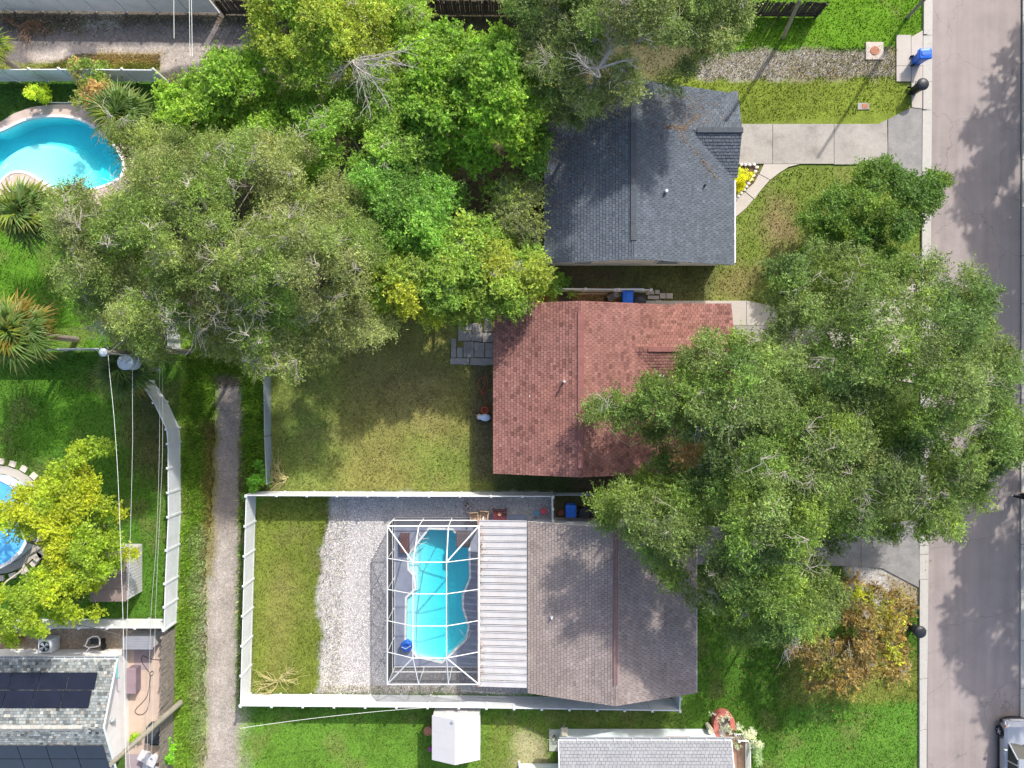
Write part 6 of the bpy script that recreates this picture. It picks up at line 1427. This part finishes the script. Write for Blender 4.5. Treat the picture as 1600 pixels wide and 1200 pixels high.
r, bx, by = pot('grill stand with pale lid in front of the bottom house wall', 880, 1133, .1, .8, GALV, name='grill', cat='grill'); part('lid', MB().bbox(bx, by, .8, .45, .55, .25, bev=.08), pm('tan_cover', (.45, .42, .33)), r)
pot('magenta flowering pot in the shade of the white-roofed shed', 672, 1168, .12, .25, pm('magenta', (.4, .08, .3)))
# chairs by the cage
def patio_chair(label, px, py, m, rot, w_=.55, group=None):
    bx, by = P(px, py); r = thing('patio_chair', label, 'chair', (bx, by, 0), group); c, s_ = math.cos(rot), math.sin(rot)
    def T(x, y, z): return (bx + x * c - y * s_, by + x * s_ + y * c, z)
    def B(n, x0, y0, z0, x1, y1, z1, tilt=0):
        q = [T(x, y + (tilt if z == z1 else 0), z) for z in (z0, z1) for x, y in ((x0, y0), (x1, y0), (x1, y1), (x0, y1))]
        part(n, MB().add(q, [(0, 3, 2, 1), (4, 5, 6, 7), (0, 1, 5, 4), (1, 2, 6, 5), (2, 3, 7, 6), (3, 0, 4, 7)]), m, r)
    h = w_ / 2
    B('seat', -h, -h, .40, h, h, .45); B('backrest', -h, h - .04, .45, h, h, .92, .12)
    for x in (-h, h - .05):
        for y in (-h, h - .05): B('leg', x, y, 0, x + .05, y + .05, .4)
        B('arm', x, -h, .62, x + .05, h, .65)
        B('arm_support', x, -h, .45, x + .05, -h + .05, .62)
    return r
TAN = pm('tan_wood', (.50, .34, .22), var=.15); MAROON = pm('maroon', (.13, .03, .035), rough=.5)
patio_chair('small tan chair left of the pair by the cage corner', 742, 806, TAN, .1); patio_chair('small tan chair right of the pair by the cage corner', 757, 804, TAN, -.1)
r = thing('patio_table', 'dark maroon slatted table on the gravel by the white patio roof', 'table', (*P(781, 801), 0)); bx, by = P(781, 801)
for i in range(6): part('slat', MB().box(bx - .45, by - .35 + i * .12, .62, bx + .45, by - .26 + i * .12, .66), MAROON, r)
for a in (-.4, .36):
    for b in (-.33, .28): part('leg', MB().box(bx + a, by + b, 0, bx + a + .05, by + b + .05, .62), MAROON, r)
o = link('bowl', MB().lathe([(.05, .665), (.12, .72), (.10, .71), (.01, .68)], 10, *P(781, 800)).mesh('bowl'), TERRA); tag(o, 'small terracotta bowl on the dark maroon table', 'bowl')
r = thing('lounge_bench', 'dark red-brown bench inside the top left corner of the cage', 'bench', (*P(634, 846), 0)); bx, by = P(634, 846)
for i in range(5): part('slat', MB().box(bx - .3 + i * .125, by - .65, .40, bx - .19 + i * .125, by + .65, .43), pm('red_brown', (.13, .065, .06)), r)
for a in (-.3, .26):
    for b in (-.6, .55): part('leg', MB().box(bx + a, by + b, .06, bx + a + .05, by + b + .05, .4), pm('red_brown'), r)
o = link('pool_chest', MB().bbox(*P(724, 841), .06, .9, .95, .5, bev=.05).mesh('pool_chest'), pm('taupe_plastic', (.13, .11, .12))); tag(o, 'dark grey-brown storage chest at the top right inside the cage', 'chest')
r = thing('cooler_float', 'bright blue pool ring with white straps inside the lower left cage', 'pool float', (*P(637, 1005), 0)); bx, by = P(637, 1005)
part('ring', MB().tube([(bx + .26 * math.cos(a), by + .26 * math.sin(a), .5 + .08 * math.sin(a)) for a in [2 * math.pi * i / 18 for i in range(19)]], .14, 8), BLUEP, r, smooth=True)
part('seat', MB().lathe([(.2, .42), (.2, .5), (.1, .54), (.01, .55)], 12, bx, by), pm('blue_float', (.02, .22, .75)), r); part('strap', MB().tube([(bx - .3, by, .68), (bx, by - .1, .7), (bx + .3, by + .1, .68)], .02, 5), ALU, r)
part('stand', MB().lathe([(.3, .06), (.26, .4)], 12, bx, by), pm('blue_float'), r)
def rail(label, pts, r_=.022, name='pool_rail'):
    o = link(name, MB().tube(pts, r_, 6).mesh(name), ALU); tag(o, label, 'rail'); return o
rail('white ladder rail at the top left corner of the notched pool', [(*P(657, 831), .06), (*P(657, 831), .75), (*P(664, 838), .8), (*P(669, 842), -.2), (*P(664, 849), -.2), (*P(660, 846), .8), (*P(653, 843), .75), (*P(653, 843), .06)])
rail('white handrail at the bottom right corner of the notched pool', [(*P(717, 984), -.2), (*P(726, 987), .7), (*P(733, 990), .8), (*P(735, 985), .8), (*P(735, 985), .06)])
rail('thin metal handrail at the left edge of the kidney pool', [(*P(17, 280), .06), (*P(20, 270), .8), (*P(23, 262), .7), (*P(24, 268), -.1)])
rail('long white pipe lying along the kidney pool deck', [(*P(78, 161), .1), (*P(100, 161.5), .1), (*P(128, 161), .1)], .035, 'white_pipe')
# flower bed stones
r = thing('bed_edging', 'white painted stones edging the triangular flower bed', 'stone edging', (*P(1165, 280), 0))
STW = pm('white_stone', (.80, .78, .74), rough=.8, var=.06)
bed = [(1151, 257.5), (1158, 258), (1164.5, 258), (1171, 258), (1178, 257.5), (1182.5, 262), (1180, 268.5), (1177, 275), (1173.5, 281), (1169, 287), (1166, 292), (1162.5, 297), (1158, 302), (1153, 307), (1149, 311)]
for i, (a, b) in enumerate(bed):
    c_ = P(a, b); rr = .11
    m = MB().rings([[(c_[0] + q * math.cos(t) * rr * (1 + .25 * math.sin(3 * t + i)), c_[1] + q * math.sin(t) * rr * .85, z) for t in [2 * math.pi * j / 8 for j in range(8)]] for q, z in ((1, -.02), (1.1, .08), (.75, .15))]); part('stone', m, STW, r)
# AC units
def ac_unit(label, px, py, s_, h, m):
    bx, by = P(px, py); r = thing('ac_unit', label, 'air conditioner', (bx, by, 0))
    part('body', MB().bbox(bx, by, .05, s_, s_, h, bev=.03), m, r)
    part('fan_well', MB().lathe([(s_ * .40, h + .052), (s_ * .40, h + .058), (.01, h + .058)], 18, bx, by), BLACKP, r)
    for i in range(4):
        a = i * math.pi / 2 + .3
        part('fan_blade', MB().add([(bx, by, h + .07), (bx + s_ * .36 * math.cos(a), by + s_ * .36 * math.sin(a), h + .066), (bx + s_ * .36 * math.cos(a + .8), by + s_ * .36 * math.sin(a + .8), h + .08), (bx, by, h + .062), (bx + s_ * .36 * math.cos(a), by + s_ * .36 * math.sin(a), h + .062), (bx + s_ * .36 * math.cos(a + .8), by + s_ * .36 * math.sin(a + .8), h + .066)], [(0, 1, 2), (3, 5, 4), (0, 3, 4, 1), (1, 4, 5, 2), (2, 5, 3, 0)]), MATS['grey_can'], r)
    part('fan_hub', MB().lathe([(.07, h + .07), (.07, h + .1), (.01, h + .11)], 10, bx, by), MATS['grey_can'], r)
ac_unit('square grey air conditioner with round fan above the solar-panel house', 84, 1002, .85, .85, pm('ac_grey', (.60, .63, .67), rough=.5))
ac_unit('dark air conditioner at the left wall of the blue-grey roofed house', 850, 184, .75, .8, pm('ac_dark', (.18, .19, .21), rough=.5))
# items around the solar-panel house
struct('patio_floor', MB().prism(PL([(200, 985), (262, 985), (260, 1230), (196, 1230), (200, 1016)]), -.05, .03), pm('beige_patio', (.50, .39, .32), rough=.85, var=.08, scale=1.5, stain=(.45, .36, .30), stain_amt=.5, stain_scale=1.0))
for (a, b, c_, d_) in ((210, 1005, 238, 1046), (196, 1178, 246, 1230)): struct('patio_mat', MB().prism(PL([(a, b), (c_, b), (c_ - 4, d_), (a, d_)]), .03, .045), pm('mauve_mat', (.33, .27, .28), var=.08), 'mauve-grey mat lying on the beige patio')
r = thing('storage_shed', 'low grey-lidded storage box beside the beige patio', 'storage box', (*P(232, 992), 0)); A_ = P(204, 984); B2 = P(246, 1004)
part('body', MB().box(A_[0] + .25, B2[1] + .1, .0, A_[0] + 2.05, A_[1] - .05, 1.25), SHW, r)
for i in range(5): part('lid_board', MB().box(A_[0] + .2, B2[1] + .05 + i * .165, 1.25, A_[0] + 2.1, B2[1] + .05 + i * .165 + .155, 1.3), pm('grey_lid', (.25, .26, .29), var=.08), r)
r = thing('storage_bench', 'long mauve-brown box against the white gable wall', 'storage box', (*P(214, 1056), 0)); a, b = P(214, 1057)
part('body', MB().bbox(a, b, .03, .55, 1.55, .65), pm('mauve_box', (.20, .155, .18)), r); part('lid', MB().bbox(a, b, .68, .62, 1.62, .06, bev=.02), pm('mauve_lid', (.27, .20, .23)), r)
r = thing('covered_grill', 'black covered grill between the beige patio and plank fence', 'grill', (*P(249, 1140), 0)); a, b = P(252, 1140)
part('cover', MB().rings([[(a + sx * wx, b + sy * wy, z) for sx, sy in ((-1, -1), (1, -1), (1, 1), (-1, 1))] for wx, wy, z in ((.62, .55, .03), (.6, .52, .7), (.5, .36, 1.05), (.34, .16, 1.12))]), pm('black_cover', (.035, .04, .045), rough=.7, var=.3, scale=3), r)
part('tray', MB().bbox(a - .1, b - .5, .7, .5, .3, .05), DARKGLASS, r)
r = thing('white_table', 'white folding table heaped with papers at the bottom left', 'table', (*P(236, 1180), 0)); a, b = P(240, 1176)
part('top', MB().bbox(a, b, .7, 1.2, .7, .05, rz=-.5), SHW, r); part('legs', MB().bbox(a, b, .03, 1.0, .06, .67, rz=-.5), ALU, r)
for dx, dy, g in ((-.3, .1, .2), (.15, -.05, .9), (.35, .1, 1.3)): part('sheet', MB().bbox(a + dx, b + dy, .76, .35, .25, .02, rz=g), pm('pale_cloth', (.6, .62, .66)), r)
r = thing('awning_ramp', 'white sloping sheet lying at the bottom left corner of the patio', 'sheet', (*P(245, 1200), 0)); m = MB(); slab_quad(m, [(*P(228, 1185), .3), (*P(262, 1200), .3), (*P(262, 1240), .1), (*P(215, 1240), .1)], .04); part('sheet', m, SHW, r)
o = link('garden_hose', MB().tube([(*P(x, y), .06) for x, y in smooth_open([(262, 1031), (245, 1030), (232, 1028), (224, 1024), (222, 1032), (228, 1042), (234, 1050), (236, 1058), (233, 1075), (230, 1088), (222, 1098), (214, 1106), (212, 1112), (218, 1116), (226, 1114), (232, 1104), (235, 1080), (234, 1056), (238, 1048), (241, 1052), (236, 1056)], 5)], .022, 6).mesh('garden_hose'), pm('brown_hose', (.10, .07, .06))); tag(o, 'dark looping garden hose on the beige patio', 'hose')
r = thing('hand_trolley', 'white tubular folding trolley frame on the dirt by the white wall', 'trolley', (*P(155, 998), 0))
for pts in ([(140, 1005), (145, 994), (152, 990), (160, 990), (163, 995), (163, 1003)], [(138, 1004), (146, 1007), (156, 1006), (163, 1004)], [(147, 1008), (142, 1014), (138, 1018)]): part('tube', MB().tube([(*P(a * 1.0, b), .5) for a, b in pts], .045, 6), ALU, r)
for a, b in ((163, 1000), (164, 1008)): part('wheel', MB().tube([(*P(a, b), .25), (*P(a + 2.5, b), .25)], .22, 12), RUBBER, r)
part('seat', MB().bbox(*P(154, 998), .42, .5, .35, .05), BLACKP, r); part('leg', MB().box(*P(146, 1008), 0, P(146, 1008)[0] + .05, P(146, 1008)[1] + .05, .5), ALU, r)
# things beside the red house
r = thing('wood_pallet', 'dark wooden pallet lying in the leaf strip by the side fence', 'pallet', (*P(884, 463), 0)); a, b = P(884, 463)
for i in range(6): part('slat', MB().box(a - .42, b - .32 + i * .115, .10, a + .42, b - .23 + i * .115, .13), WOODDK, r)
for i in (-.4, -.03, .34): part('bearer', MB().box(a + i, b - .32, -.03, a + i + .07, b + .35, .10), WOODDK, r)
o = link('plank', MB().box(*P(898, 460), .0, P(949, 463)[0], P(898, 460)[1] + .09, .05).mesh('timber'), TAN); o.name = 'timber'; tag(o, 'thin yellow timber lying beside the dark pallet', 'timber')
r = thing('wheelbarrow', 'grey wheelbarrow tray leaning left of the blue bin', 'wheelbarrow', (*P(957, 465), 0)); a, b = P(958, 464)
part('tray', MB().rings([[(a + sx * wx * math.cos(.45) - sy * wy * math.sin(.45), b + sx * wx * math.sin(.45) + sy * wy * math.cos(.45), z) for sx, sy in ((-1, -1), (1, -1), (1, 1), (-1, 1))] for wx, wy, z in ((.3, .12, .25), (.42, .2, .55), (.4, .18, .56), (.28, .1, .28))]), pm('worn_grey', (.27, .25, .23)), r)
part('wheel', MB().tube([(a - .5, b - .25, .18), (a - .44, b - .2, .18)], .18, 12), RUBBER, r); part('handle', MB().tube([(a - .3, b - .1, .35), (a + .7, b + .3, .55)], .02, 5), WOODGREY, r)
r = thing('white_shelf', 'white slatted shelf between the side fence and blue bin', 'shelf', (*P(980, 457), 0)); a, b = P(980, 457)
part('top', MB().box(a - .95, b - .06, .8, a + .95, b + .16, .84), ALU, r)
for i in (-.93, .88): part('leg', MB().box(a + i, b - .05, 0, a + i + .05, b + .14, .8), ALU, r)
o = link('white_bucket', MB().lathe([(.13, 0), (.17, .38), (.15, .38), (.01, .34)], 14, *P(962, 461)).mesh('white_bucket'), SHW); tag(o, 'white bucket between the wheelbarrow and the side fence', 'bucket')
# hose reel and tub
r = thing('hose_reel', 'orange round hose reel in the shade of the red roof', 'hose reel', (*P(758, 641), 0)); a, b = P(758, 641)
ORANGE = pm('orange_red', (.45, .10, .04), rough=.6)
part('drum', MB().lathe([(.26, 0), (.28, .25), (.20, .28), (.1, .2), (.01, .2)], 16, a, b), pm('dark_orange', (.28, .06, .03)), r); part('coil', MB().tube([(a + .2 * math.cos(t), b + .2 * math.sin(t), .3) for t in [2 * math.pi * i / 16 for i in range(17)]], .03, 6), ORANGE, r)
o = link('extension_cord', MB().tube([(*P(x, y), .03) for x, y in smooth_open([(758, 634), (757, 622), (752, 616), (754, 608), (758, 600), (753, 590), (748, 598), (751, 610), (758, 615), (762, 600), (759, 580)], 4)], .018, 5).mesh('extension_cord'), ORANGE); tag(o, 'tangled orange cord leading to the hose reel', 'cord')
r = thing('ride_on_toy', 'white and pale blue plastic toy car beside the orange reel', 'toy', (*P(757, 652), 0)); a, b = P(757, 652)
LB = pm('pale_blue_plastic', (.50, .62, .82), rough=.4); 
part('body', MB().rings([[(a + q * .36 * math.cos(t) + .06, b + q * .24 * math.sin(t), z) for t in [2 * math.pi * j / 14 for j in range(14)]] for q, z in ((.8, .12), (1, .25), (.95, .42), (.6, .5))]), LB, r, smooth=True)
part('hood', MB().rings([[(a - .3 + q * .2 * math.cos(t), b + .04 + q * .2 * math.sin(t), z) for t in [2 * math.pi * j / 12 for j in range(12)]] for q, z in ((.8, .12), (1, .22), (.7, .36))]), SHW, r, smooth=True)
part('horn', MB().tube([(a - .42, b + .1, .3), (a - .52, b + .16, .34)], .04, 6), pm('pink_plastic', (.65, .3, .33)), r)
for sx in (-.28, .28):
    for sy in (-.24, .2): part('wheel', MB().tube([(a + sx, b + sy, .12), (a + sx, b + sy + .05, .12)], .12, 12), RUBBER, r)
# horseshoe planter & white railing
r = thing('brick_planter', 'horseshoe-shaped red brick planter above the bottom house porch', 'planter', (*P(1127, 1130), 0))
BR = pm('painted_brick', (.48, .15, .12), rough=.8, var=.12, scale=3, fine=.15)
arc = smooth_open([(1118, 1152), (1115.5, 1138), (1115.5, 1122), (1120, 1113), (1127, 1110.5), (1135, 1113), (1140, 1121), (1140.5, 1133)], 4)
pw = [Vector(P(*p)) for p in arc]; n = len(pw)
for i in range(n - 1):
    d_ = (pw[i + 1] - pw[i]); nn = Vector((-d_.y, d_.x)).normalized() * .16; e = d_ * .02
    a, b = pw[i] + e, pw[i + 1] - e
    for k_ in range(3):
        part('brick', MB().rings([[(a.x - nn.x, a.y - nn.y, z), (b.x - nn.x, b.y - nn.y, z), (b.x + nn.x, b.y + nn.y, z), (a.x + nn.x, a.y + nn.y, z)] for z in (k_ * .2 - .03, k_ * .2 + .165)]), BR, r)
part('soil', MB().prism(PL([(1119, 1148), (1119, 1120), (1127, 1114), (1136, 1120), (1137, 1136), (1132, 1150)]), -.04, .05), pm('shell_soil', (.42, .40, .40), var=.4, scale=14), r)
r = thing('white_railing', 'white lattice railing round the brown porch at the bottom edge', 'railing', (*P(1160, 1160), 0))
def rail_run(A, B_, H=1.0, sp=.13):
    A = Vector(A); B_ = Vector(B_); L = (B_ - A).length; d_ = (B_ - A) / L
    for z in (.12, H - .05): part('rail', MB().tube([(A.x, A.y, z), (B_.x, B_.y, z)], .045, 4), ALU, r)
    for i in range(int(L / sp)): c_ = A + d_ * (i + .5) * sp; part('baluster', MB().box(c_.x - .018, c_.y - .018, .12, c_.x + .018, c_.y + .018, H - .06), ALU, r)
    for c_ in (A, B_): part('post', MB().box(c_.x - .06, c_.y - .06, 0, c_.x + .06, c_.y + .06, H + .08), ALU, r)
rail_run(P(1147, 1146), P(1164, 1146)); rail_run(P(1164, 1146), P(1165, 1235))
struct('porch_floor', MB().prism(PL([(1130, 1150), (1163, 1150), (1164, 1260), (1130, 1260)]), -.05, .05), pm('brown_porch', (.40, .235, .16), var=.2, scale=2, stain=(.25, .15, .1), stain_amt=.4))
o = link('flower_pot_stand', MB().lathe([(.16, 0), (.2, .9), (.01, .85)], 8, *P(1105, 1132)).mesh('planter'), pm('tan_cover')); o.name = 'fence_planter'; tag(o, 'slim pale planter left of the horseshoe brick planter', 'planter')
# ---------------------------------------------------------------- cars
def car(label, px, py, heading, paint, seed=1, L=4.6, W=1.82, name='parked_car'):
    """front towards local -y? front towards +Y local; origin at centre"""
    bx, by = P(px, py); r = thing(name, label, 'car', (0, 0, 0))
    def ring(y, hw, z0, z1, top, k=.12):  # cross-section across x at y
        return [(-hw + .1, y, z0), (hw - .1, y, z0), (hw, y, z0 + .18), (hw, y, z1 - .1), (hw - k, y, z1), (0, y, top), (-hw + k, y, z1), (-hw, y, z1 - .1), (-hw, y, z0 + .18)]
    h = W / 2
    body = [(L / 2, h - .28, .42, .66, .70), (L / 2 - .06, h - .12, .30, .76, .82), (L / 2 - .35, h - .03, .24, .86, .94), (L / 2 - 1.0, h, .22, .92, 1.02), (L / 2 - 1.45, h, .22, .96, 1.06), (0, h, .22, .96, 1.06), (-L / 2 + .9, h, .22, .98, 1.08), (-L / 2 + .25, h - .04, .24, .98, 1.06), (-L / 2, h - .14, .36, .90, .96)]
    part('body', MB().rings([ring(*b) for b in body]), paint, r, smooth=False)
    def gring(y, hw, hw2, z0, z1): return [(-hw, y, z0), (hw, y, z0), (hw2, y, z1), (-hw2, y, z1)]
    g = MB().rings([[(-h + .14, L / 2 - 1.35, 1.0), (h - .14, L / 2 - 1.35, 1.0), (h - .2, L / 2 - 1.38, 1.03), (-h + .2, L / 2 - 1.38, 1.03)], [(-h + .08, L / 2 - 2.1, .98), (h - .08, L / 2 - 2.1, .98), (h - .26, L / 2 - 2.1, 1.56), (-h + .26, L / 2 - 2.1, 1.56)],
                    [(-h + .08, -L / 2 + .9, .98), (h - .08, -L / 2 + .9, .98), (h - .28, -L / 2 + .9, 1.60), (-h + .28, -L / 2 + .9, 1.60)], [(-h + .12, -L / 2 + .22, .98), (h - .12, -L / 2 + .22, .98), (h - .3, -L / 2 + .42, 1.40), (-h + .3, -L / 2 + .42, 1.40)]])
    part('windows', g, DARKGLASS, r)
    rf = MB().rings([[(-h + .29, yy, 1.55 + dz), (h - .29, yy, 1.55 + dz), (h - .33, yy, 1.63 + dz), (0, yy, 1.66 + dz), (-h + .33, yy, 1.63 + dz)] for yy, dz in ((L / 2 - 2.05, -.02), (L / 2 - 2.9, .03), (-L / 2 + .8, .03), (-L / 2 + .4, -.1))]); part('roof', rf, paint, r)
    for s_ in (-1, 1):
        part('pillar', MB().tube([(s_ * (h - .13), L / 2 - 1.32, 1.03), (s_ * (h - .28), L / 2 - 2.08, 1.58)], .045, 5), paint, r)
        part('pillar', MB().tube([(s_ * (h - .075), -.15, .98), (s_ * (h - .27), -.15, 1.58)], .04, 5), paint, r)
        part('pillar', MB().tube([(s_ * (h - .10), -L / 2 + 1.0, .98), (s_ * (h - .28), -L / 2 + .95, 1.6)], .05, 5), paint, r)
        part('mirror', MB().bbox(s_ * (h + .1), L / 2 - 1.75, .98, .2, .12, .14, bev=.04), paint, r)
        for dy in (.28, -.72): part('door_handle', MB().bbox(s_ * (h + .005), dy, .84, .03, .18, .03), ALU, r)
        part('sill', MB().box(s_ * h - .02, -L / 2 + 1.25, .2, s_ * h + .02, L / 2 - 1.3, .28), BLACKP, r)
        part('headlight', MB().rings([[(s_ * (h - .32), L / 2 - .05, .66), (s_ * (h - .12), L / 2 - .13, .66), (s_ * (h - .06), L / 2 - .42, .80), (s_ * (h - .3), L / 2 - .32, .85)], [(s_ * (h - .32), L / 2 - .0, .70), (s_ * (h - .10), L / 2 - .08, .70), (s_ * (h - .03), L / 2 - .42, .86), (s_ * (h - .3), L / 2 - .32, .91)]]), pm('lamp_glass', (.7, .7, .7), rough=.1, var=0, fine=0, bump=0, spec=.9), r)
        part('indicator', MB().bbox(s_ * (h - .06), L / 2 - .34, .78, .07, .14, .08), pm('amber', (.7, .2, .03), rough=.2), r)
        part('tail_light', MB().bbox(s_ * (h - .12), -L / 2 + .04, .75, .16, .1, .22), pm('tail_red', (.4, .02, .02), rough=.2), r)
        for y in (L / 2 - .88, -L / 2 + .95):
            tyre = part('wheel', MB().rings([[(s_ * (h - .20) + s_ * dx, y + rr * math.cos(t), .345 + rr * math.sin(t)) for t in [2 * math.pi * j / 20 for j in range(20)]] for dx, rr in ((0, .30), (.02, .345), (.2, .345), (.235, .32), (.235, .23))]), RUBBER, r)
            o = link('rim', MB().rings([[(s_ * (h - .20) + s_ * dx, y + rr * math.cos(t), .345 + rr * math.sin(t)) for t in [2 * math.pi * j / 20 for j in range(20)]] for dx, rr in ((.2, .22), (.215, .225), (.22, .19))]).mesh('rim'), pm('dark_rim', (.12, .12, .13), rough=.3, metal=.6), None); o.parent = tyre
            for k_ in range(5):
                t = 2 * math.pi * k_ / 5
                o = link('spoke', MB().tube([(s_ * (h + .035), y, .345), (s_ * (h + .03), y + .21 * math.cos(t), .345 + .21 * math.sin(t))], [.05, .03], 5).mesh('spoke'), pm('rim_silver', (.5, .5, .52), rough=.3, metal=.7), None); o.parent = tyre
            part('wheel_arch', MB().tube([(s_ * (h + .005), y + .40 * math.cos(t), .345 + .40 * math.sin(t)) for t in [math.pi * j / 10 for j in range(11)]], .03, 5), BLACKP, r)
    part('front_bumper', MB().rings([[(x, L / 2 - .05 - .22 * (abs(x) / h) ** 3, .28), (x, L / 2 + .08 - .24 * (abs(x) / h) ** 3, .32), (x, L / 2 + .08 - .24 * (abs(x) / h) ** 3, .52), (x, L / 2 - .05 - .22 * (abs(x) / h) ** 3, .58)] for x in [-h + .02 + (W - .04) * i / 12 for i in range(13)]]), BLACKP, r)
    for i in range(3): part('grille_bar', MB().box(-.42, L / 2 - .03, .60 + i * .055, .42, L / 2 + .02, .625 + i * .055), ALU, r)
    part('wiper', MB().tube([(-.5, L / 2 - 1.42, 1.09), (.1, L / 2 - 1.48, 1.13)], .012, 4), BLACKP, r); part('wiper', MB().tube([(.1, L / 2 - 1.40, 1.09), (.62, L / 2 - 1.48, 1.12)], .012, 4), BLACKP, r)
    part('number_plate', MB().box(-.26, -L / 2 - .02, .6, .26, -L / 2 + .01, .74), ALU, r)
    r.location = (bx, by, 0); r.rotation_euler = (0, 0, heading)
    return r
SILVER = pm('silver_paint', (.42, .44, .48), rough=.28, metal=.35, var=.0, fine=0, bump=0, coat=.6)
DARKBL = pm('dark_blue_paint', (.025, .035, .05), rough=.25, metal=.2, var=0, fine=0, bump=0, coat=.6)
car('silver car parked by the far kerb in the bottom right corner', 1577.5, 1172, 0, SILVER)
car('dark blue car almost hidden beneath the big oak', 1200, 850, -math.pi / 2, DARKBL)
# ---------------------------------------------------------------- person at the right edge, walking
def person(label, feet, heading):
    (ax, ay), (cx_, cy_) = [P(*f) for f in feet]; mx, my = (ax + cx_) / 2, (ay + cy_) / 2
    root = thing('person', label, 'person', (mx, my, 0)); d_ = Vector((math.cos(heading), math.sin(heading), 0)); s_ = Vector((-d_.y, d_.x, 0)); O = Vector((mx, my, 0))
    def W3(f, s, z): return O + d_ * f + s_ * s + Vector((0, 0, z))
    V = [W3(0, 0, .93), W3(.01, 0, 1.12), W3(.02, 0, 1.32), W3(.03, 0, 1.45), W3(.05, 0, 1.53), W3(.07, 0, 1.64), W3(.07, 0, 1.72),
         W3(0, .09, .88), W3(.17, .1, .50), W3(.2, .1, .10), W3(.33, .1, .05), W3(0, -.09, .88), W3(.02, -.1, .48), W3(-.24, -.1, .14), W3(-.14, -.1, .05),
         W3(.02, .18, 1.40), W3(-.08, .24, 1.14), W3(.02, .25, .90), W3(.06, .25, .82), W3(.02, -.18, 1.40), W3(.1, -.24, 1.14), W3(.26, -.24, .94), W3(.32, -.23, .87)]
    E = [(0, 1), (1, 2), (2, 3), (3, 4), (4, 5), (5, 6), (0, 7), (7, 8), (8, 9), (9, 10), (0, 11), (11, 12), (12, 13), (13, 14), (3, 15), (15, 16), (16, 17), (17, 18), (3, 19), (19, 20), (20, 21), (21, 22)]
    RD = [.15, .13, .15, .10, .055, .085, .085, .095, .065, .042, .035, .095, .065, .042, .035, .06, .045, .035, .03, .06, .045, .035, .03]
    me = bpy.data.meshes.new('body'); me.from_pydata([v - Vector((mx, my, 0)) for v in V], E, []); o = link('body', me, pm('skin', (.42, .27, .2), rough=.6, var=0, fine=0, bump=0), root)
    md = o.modifiers.new('skin', 'SKIN'); 
    for i, q in enumerate(me.skin_vertices[0].data): q.radius = (RD[i], RD[i]); q.use_root = (i == 0)
    ss = o.modifiers.new('sub', 'SUBSURF'); ss.levels = 1; ss.render_levels = 2
    BK = pm('black_cloth', (.02, .02, .025), rough=.9, var=.1)
    def limb(name, idx, rr, m, seg=10): part(name, MB().tube([V[i] for i in idx], rr, seg), m, root, smooth=True)
    limb('trouser_leg', (0, 7, 8, 9), (.12, .12, .088, .07), BK); limb('trouser_leg', (0, 11, 12, 13), (.12, .12, .088, .07), BK)
    part('shirt', MB().rings([[tuple(W3(f + .13 * math.cos(t) * k_, .19 * math.sin(t) * k_, z)) for t in [2 * math.pi * j / 14 for j in range(14)]] for f, z, k_ in ((0, .86, 1.02), (.01, 1.1, .92), (.02, 1.32, 1.05), (.03, 1.44, .85), (.04, 1.5, .4))]), BK, root, smooth=True)
    limb('sleeve', (15, 16), (.085, .07), BK); limb('sleeve', (19, 20), (.085, .07), BK)
    for i, k_ in ((9, 10), (13, 14)):
        a, b = V[i], V[k_]; part('shoe', MB().tube([(a.x, a.y, .07) if i == 9 else (a.x, a.y, .12), ((a.x + b.x) / 2, (a.y + b.y) / 2, .055), (b.x, b.y, .045)], (.055, .058, .04), 8), SHW, root, smooth=True)
    part('hair', MB().lathe([(.06, -.06), (.10, 0), (.10, .06), (.06, .11), (.01, .125)], 12, *tuple(V[5])[:2], V[5].z + .02), pm('dark_hair', (.03, .02, .015)), root, smooth=True)
    f5 = V[5]; part('nose', MB().tube([tuple(f5 + d_ * .09 + Vector((0, 0, .03))), tuple(f5 + d_ * .115)], (.012, .018), 6), MATS['skin'], root)
    for q in (-1, 1):
        part('ear', MB().lathe([(.012, -.03), (.022, 0), (.012, .03)], 6, f5.x + s_.x * .088 * q, f5.y + s_.y * .088 * q, f5.z), MATS['skin'], root)
        part('eye', MB().lathe([(.004, -.01), (.012, 0), (.004, .01)], 6, f5.x + d_.x * .085 + s_.x * .03 * q, f5.y + d_.y * .085 + s_.y * .03 * q, f5.z + .025), BLACKP, root)
        hnd = V[18] if q == 1 else V[22]
        for k_ in range(4):
            b0 = hnd + s_ * 0 + d_ * (.012 * (k_ - 1.5)); part('finger', MB().tube([tuple(b0), tuple(b0 + Vector((0, 0, -.04)) + d_ * .005), tuple(b0 + Vector((0, 0, -.07)) + d_ * .02)], (.009, .008, .006), 5), MATS['skin'], root)
        part('thumb', MB().tube([tuple(hnd + d_ * .02 + Vector((0, 0, .03))), tuple(hnd + d_ * .045)], (.01, .007), 5), MATS['skin'], root)
    return root
person('person in black clothes and white shoes walking at the right edge', ((1583, 778), (1592, 768)), math.pi * .95)
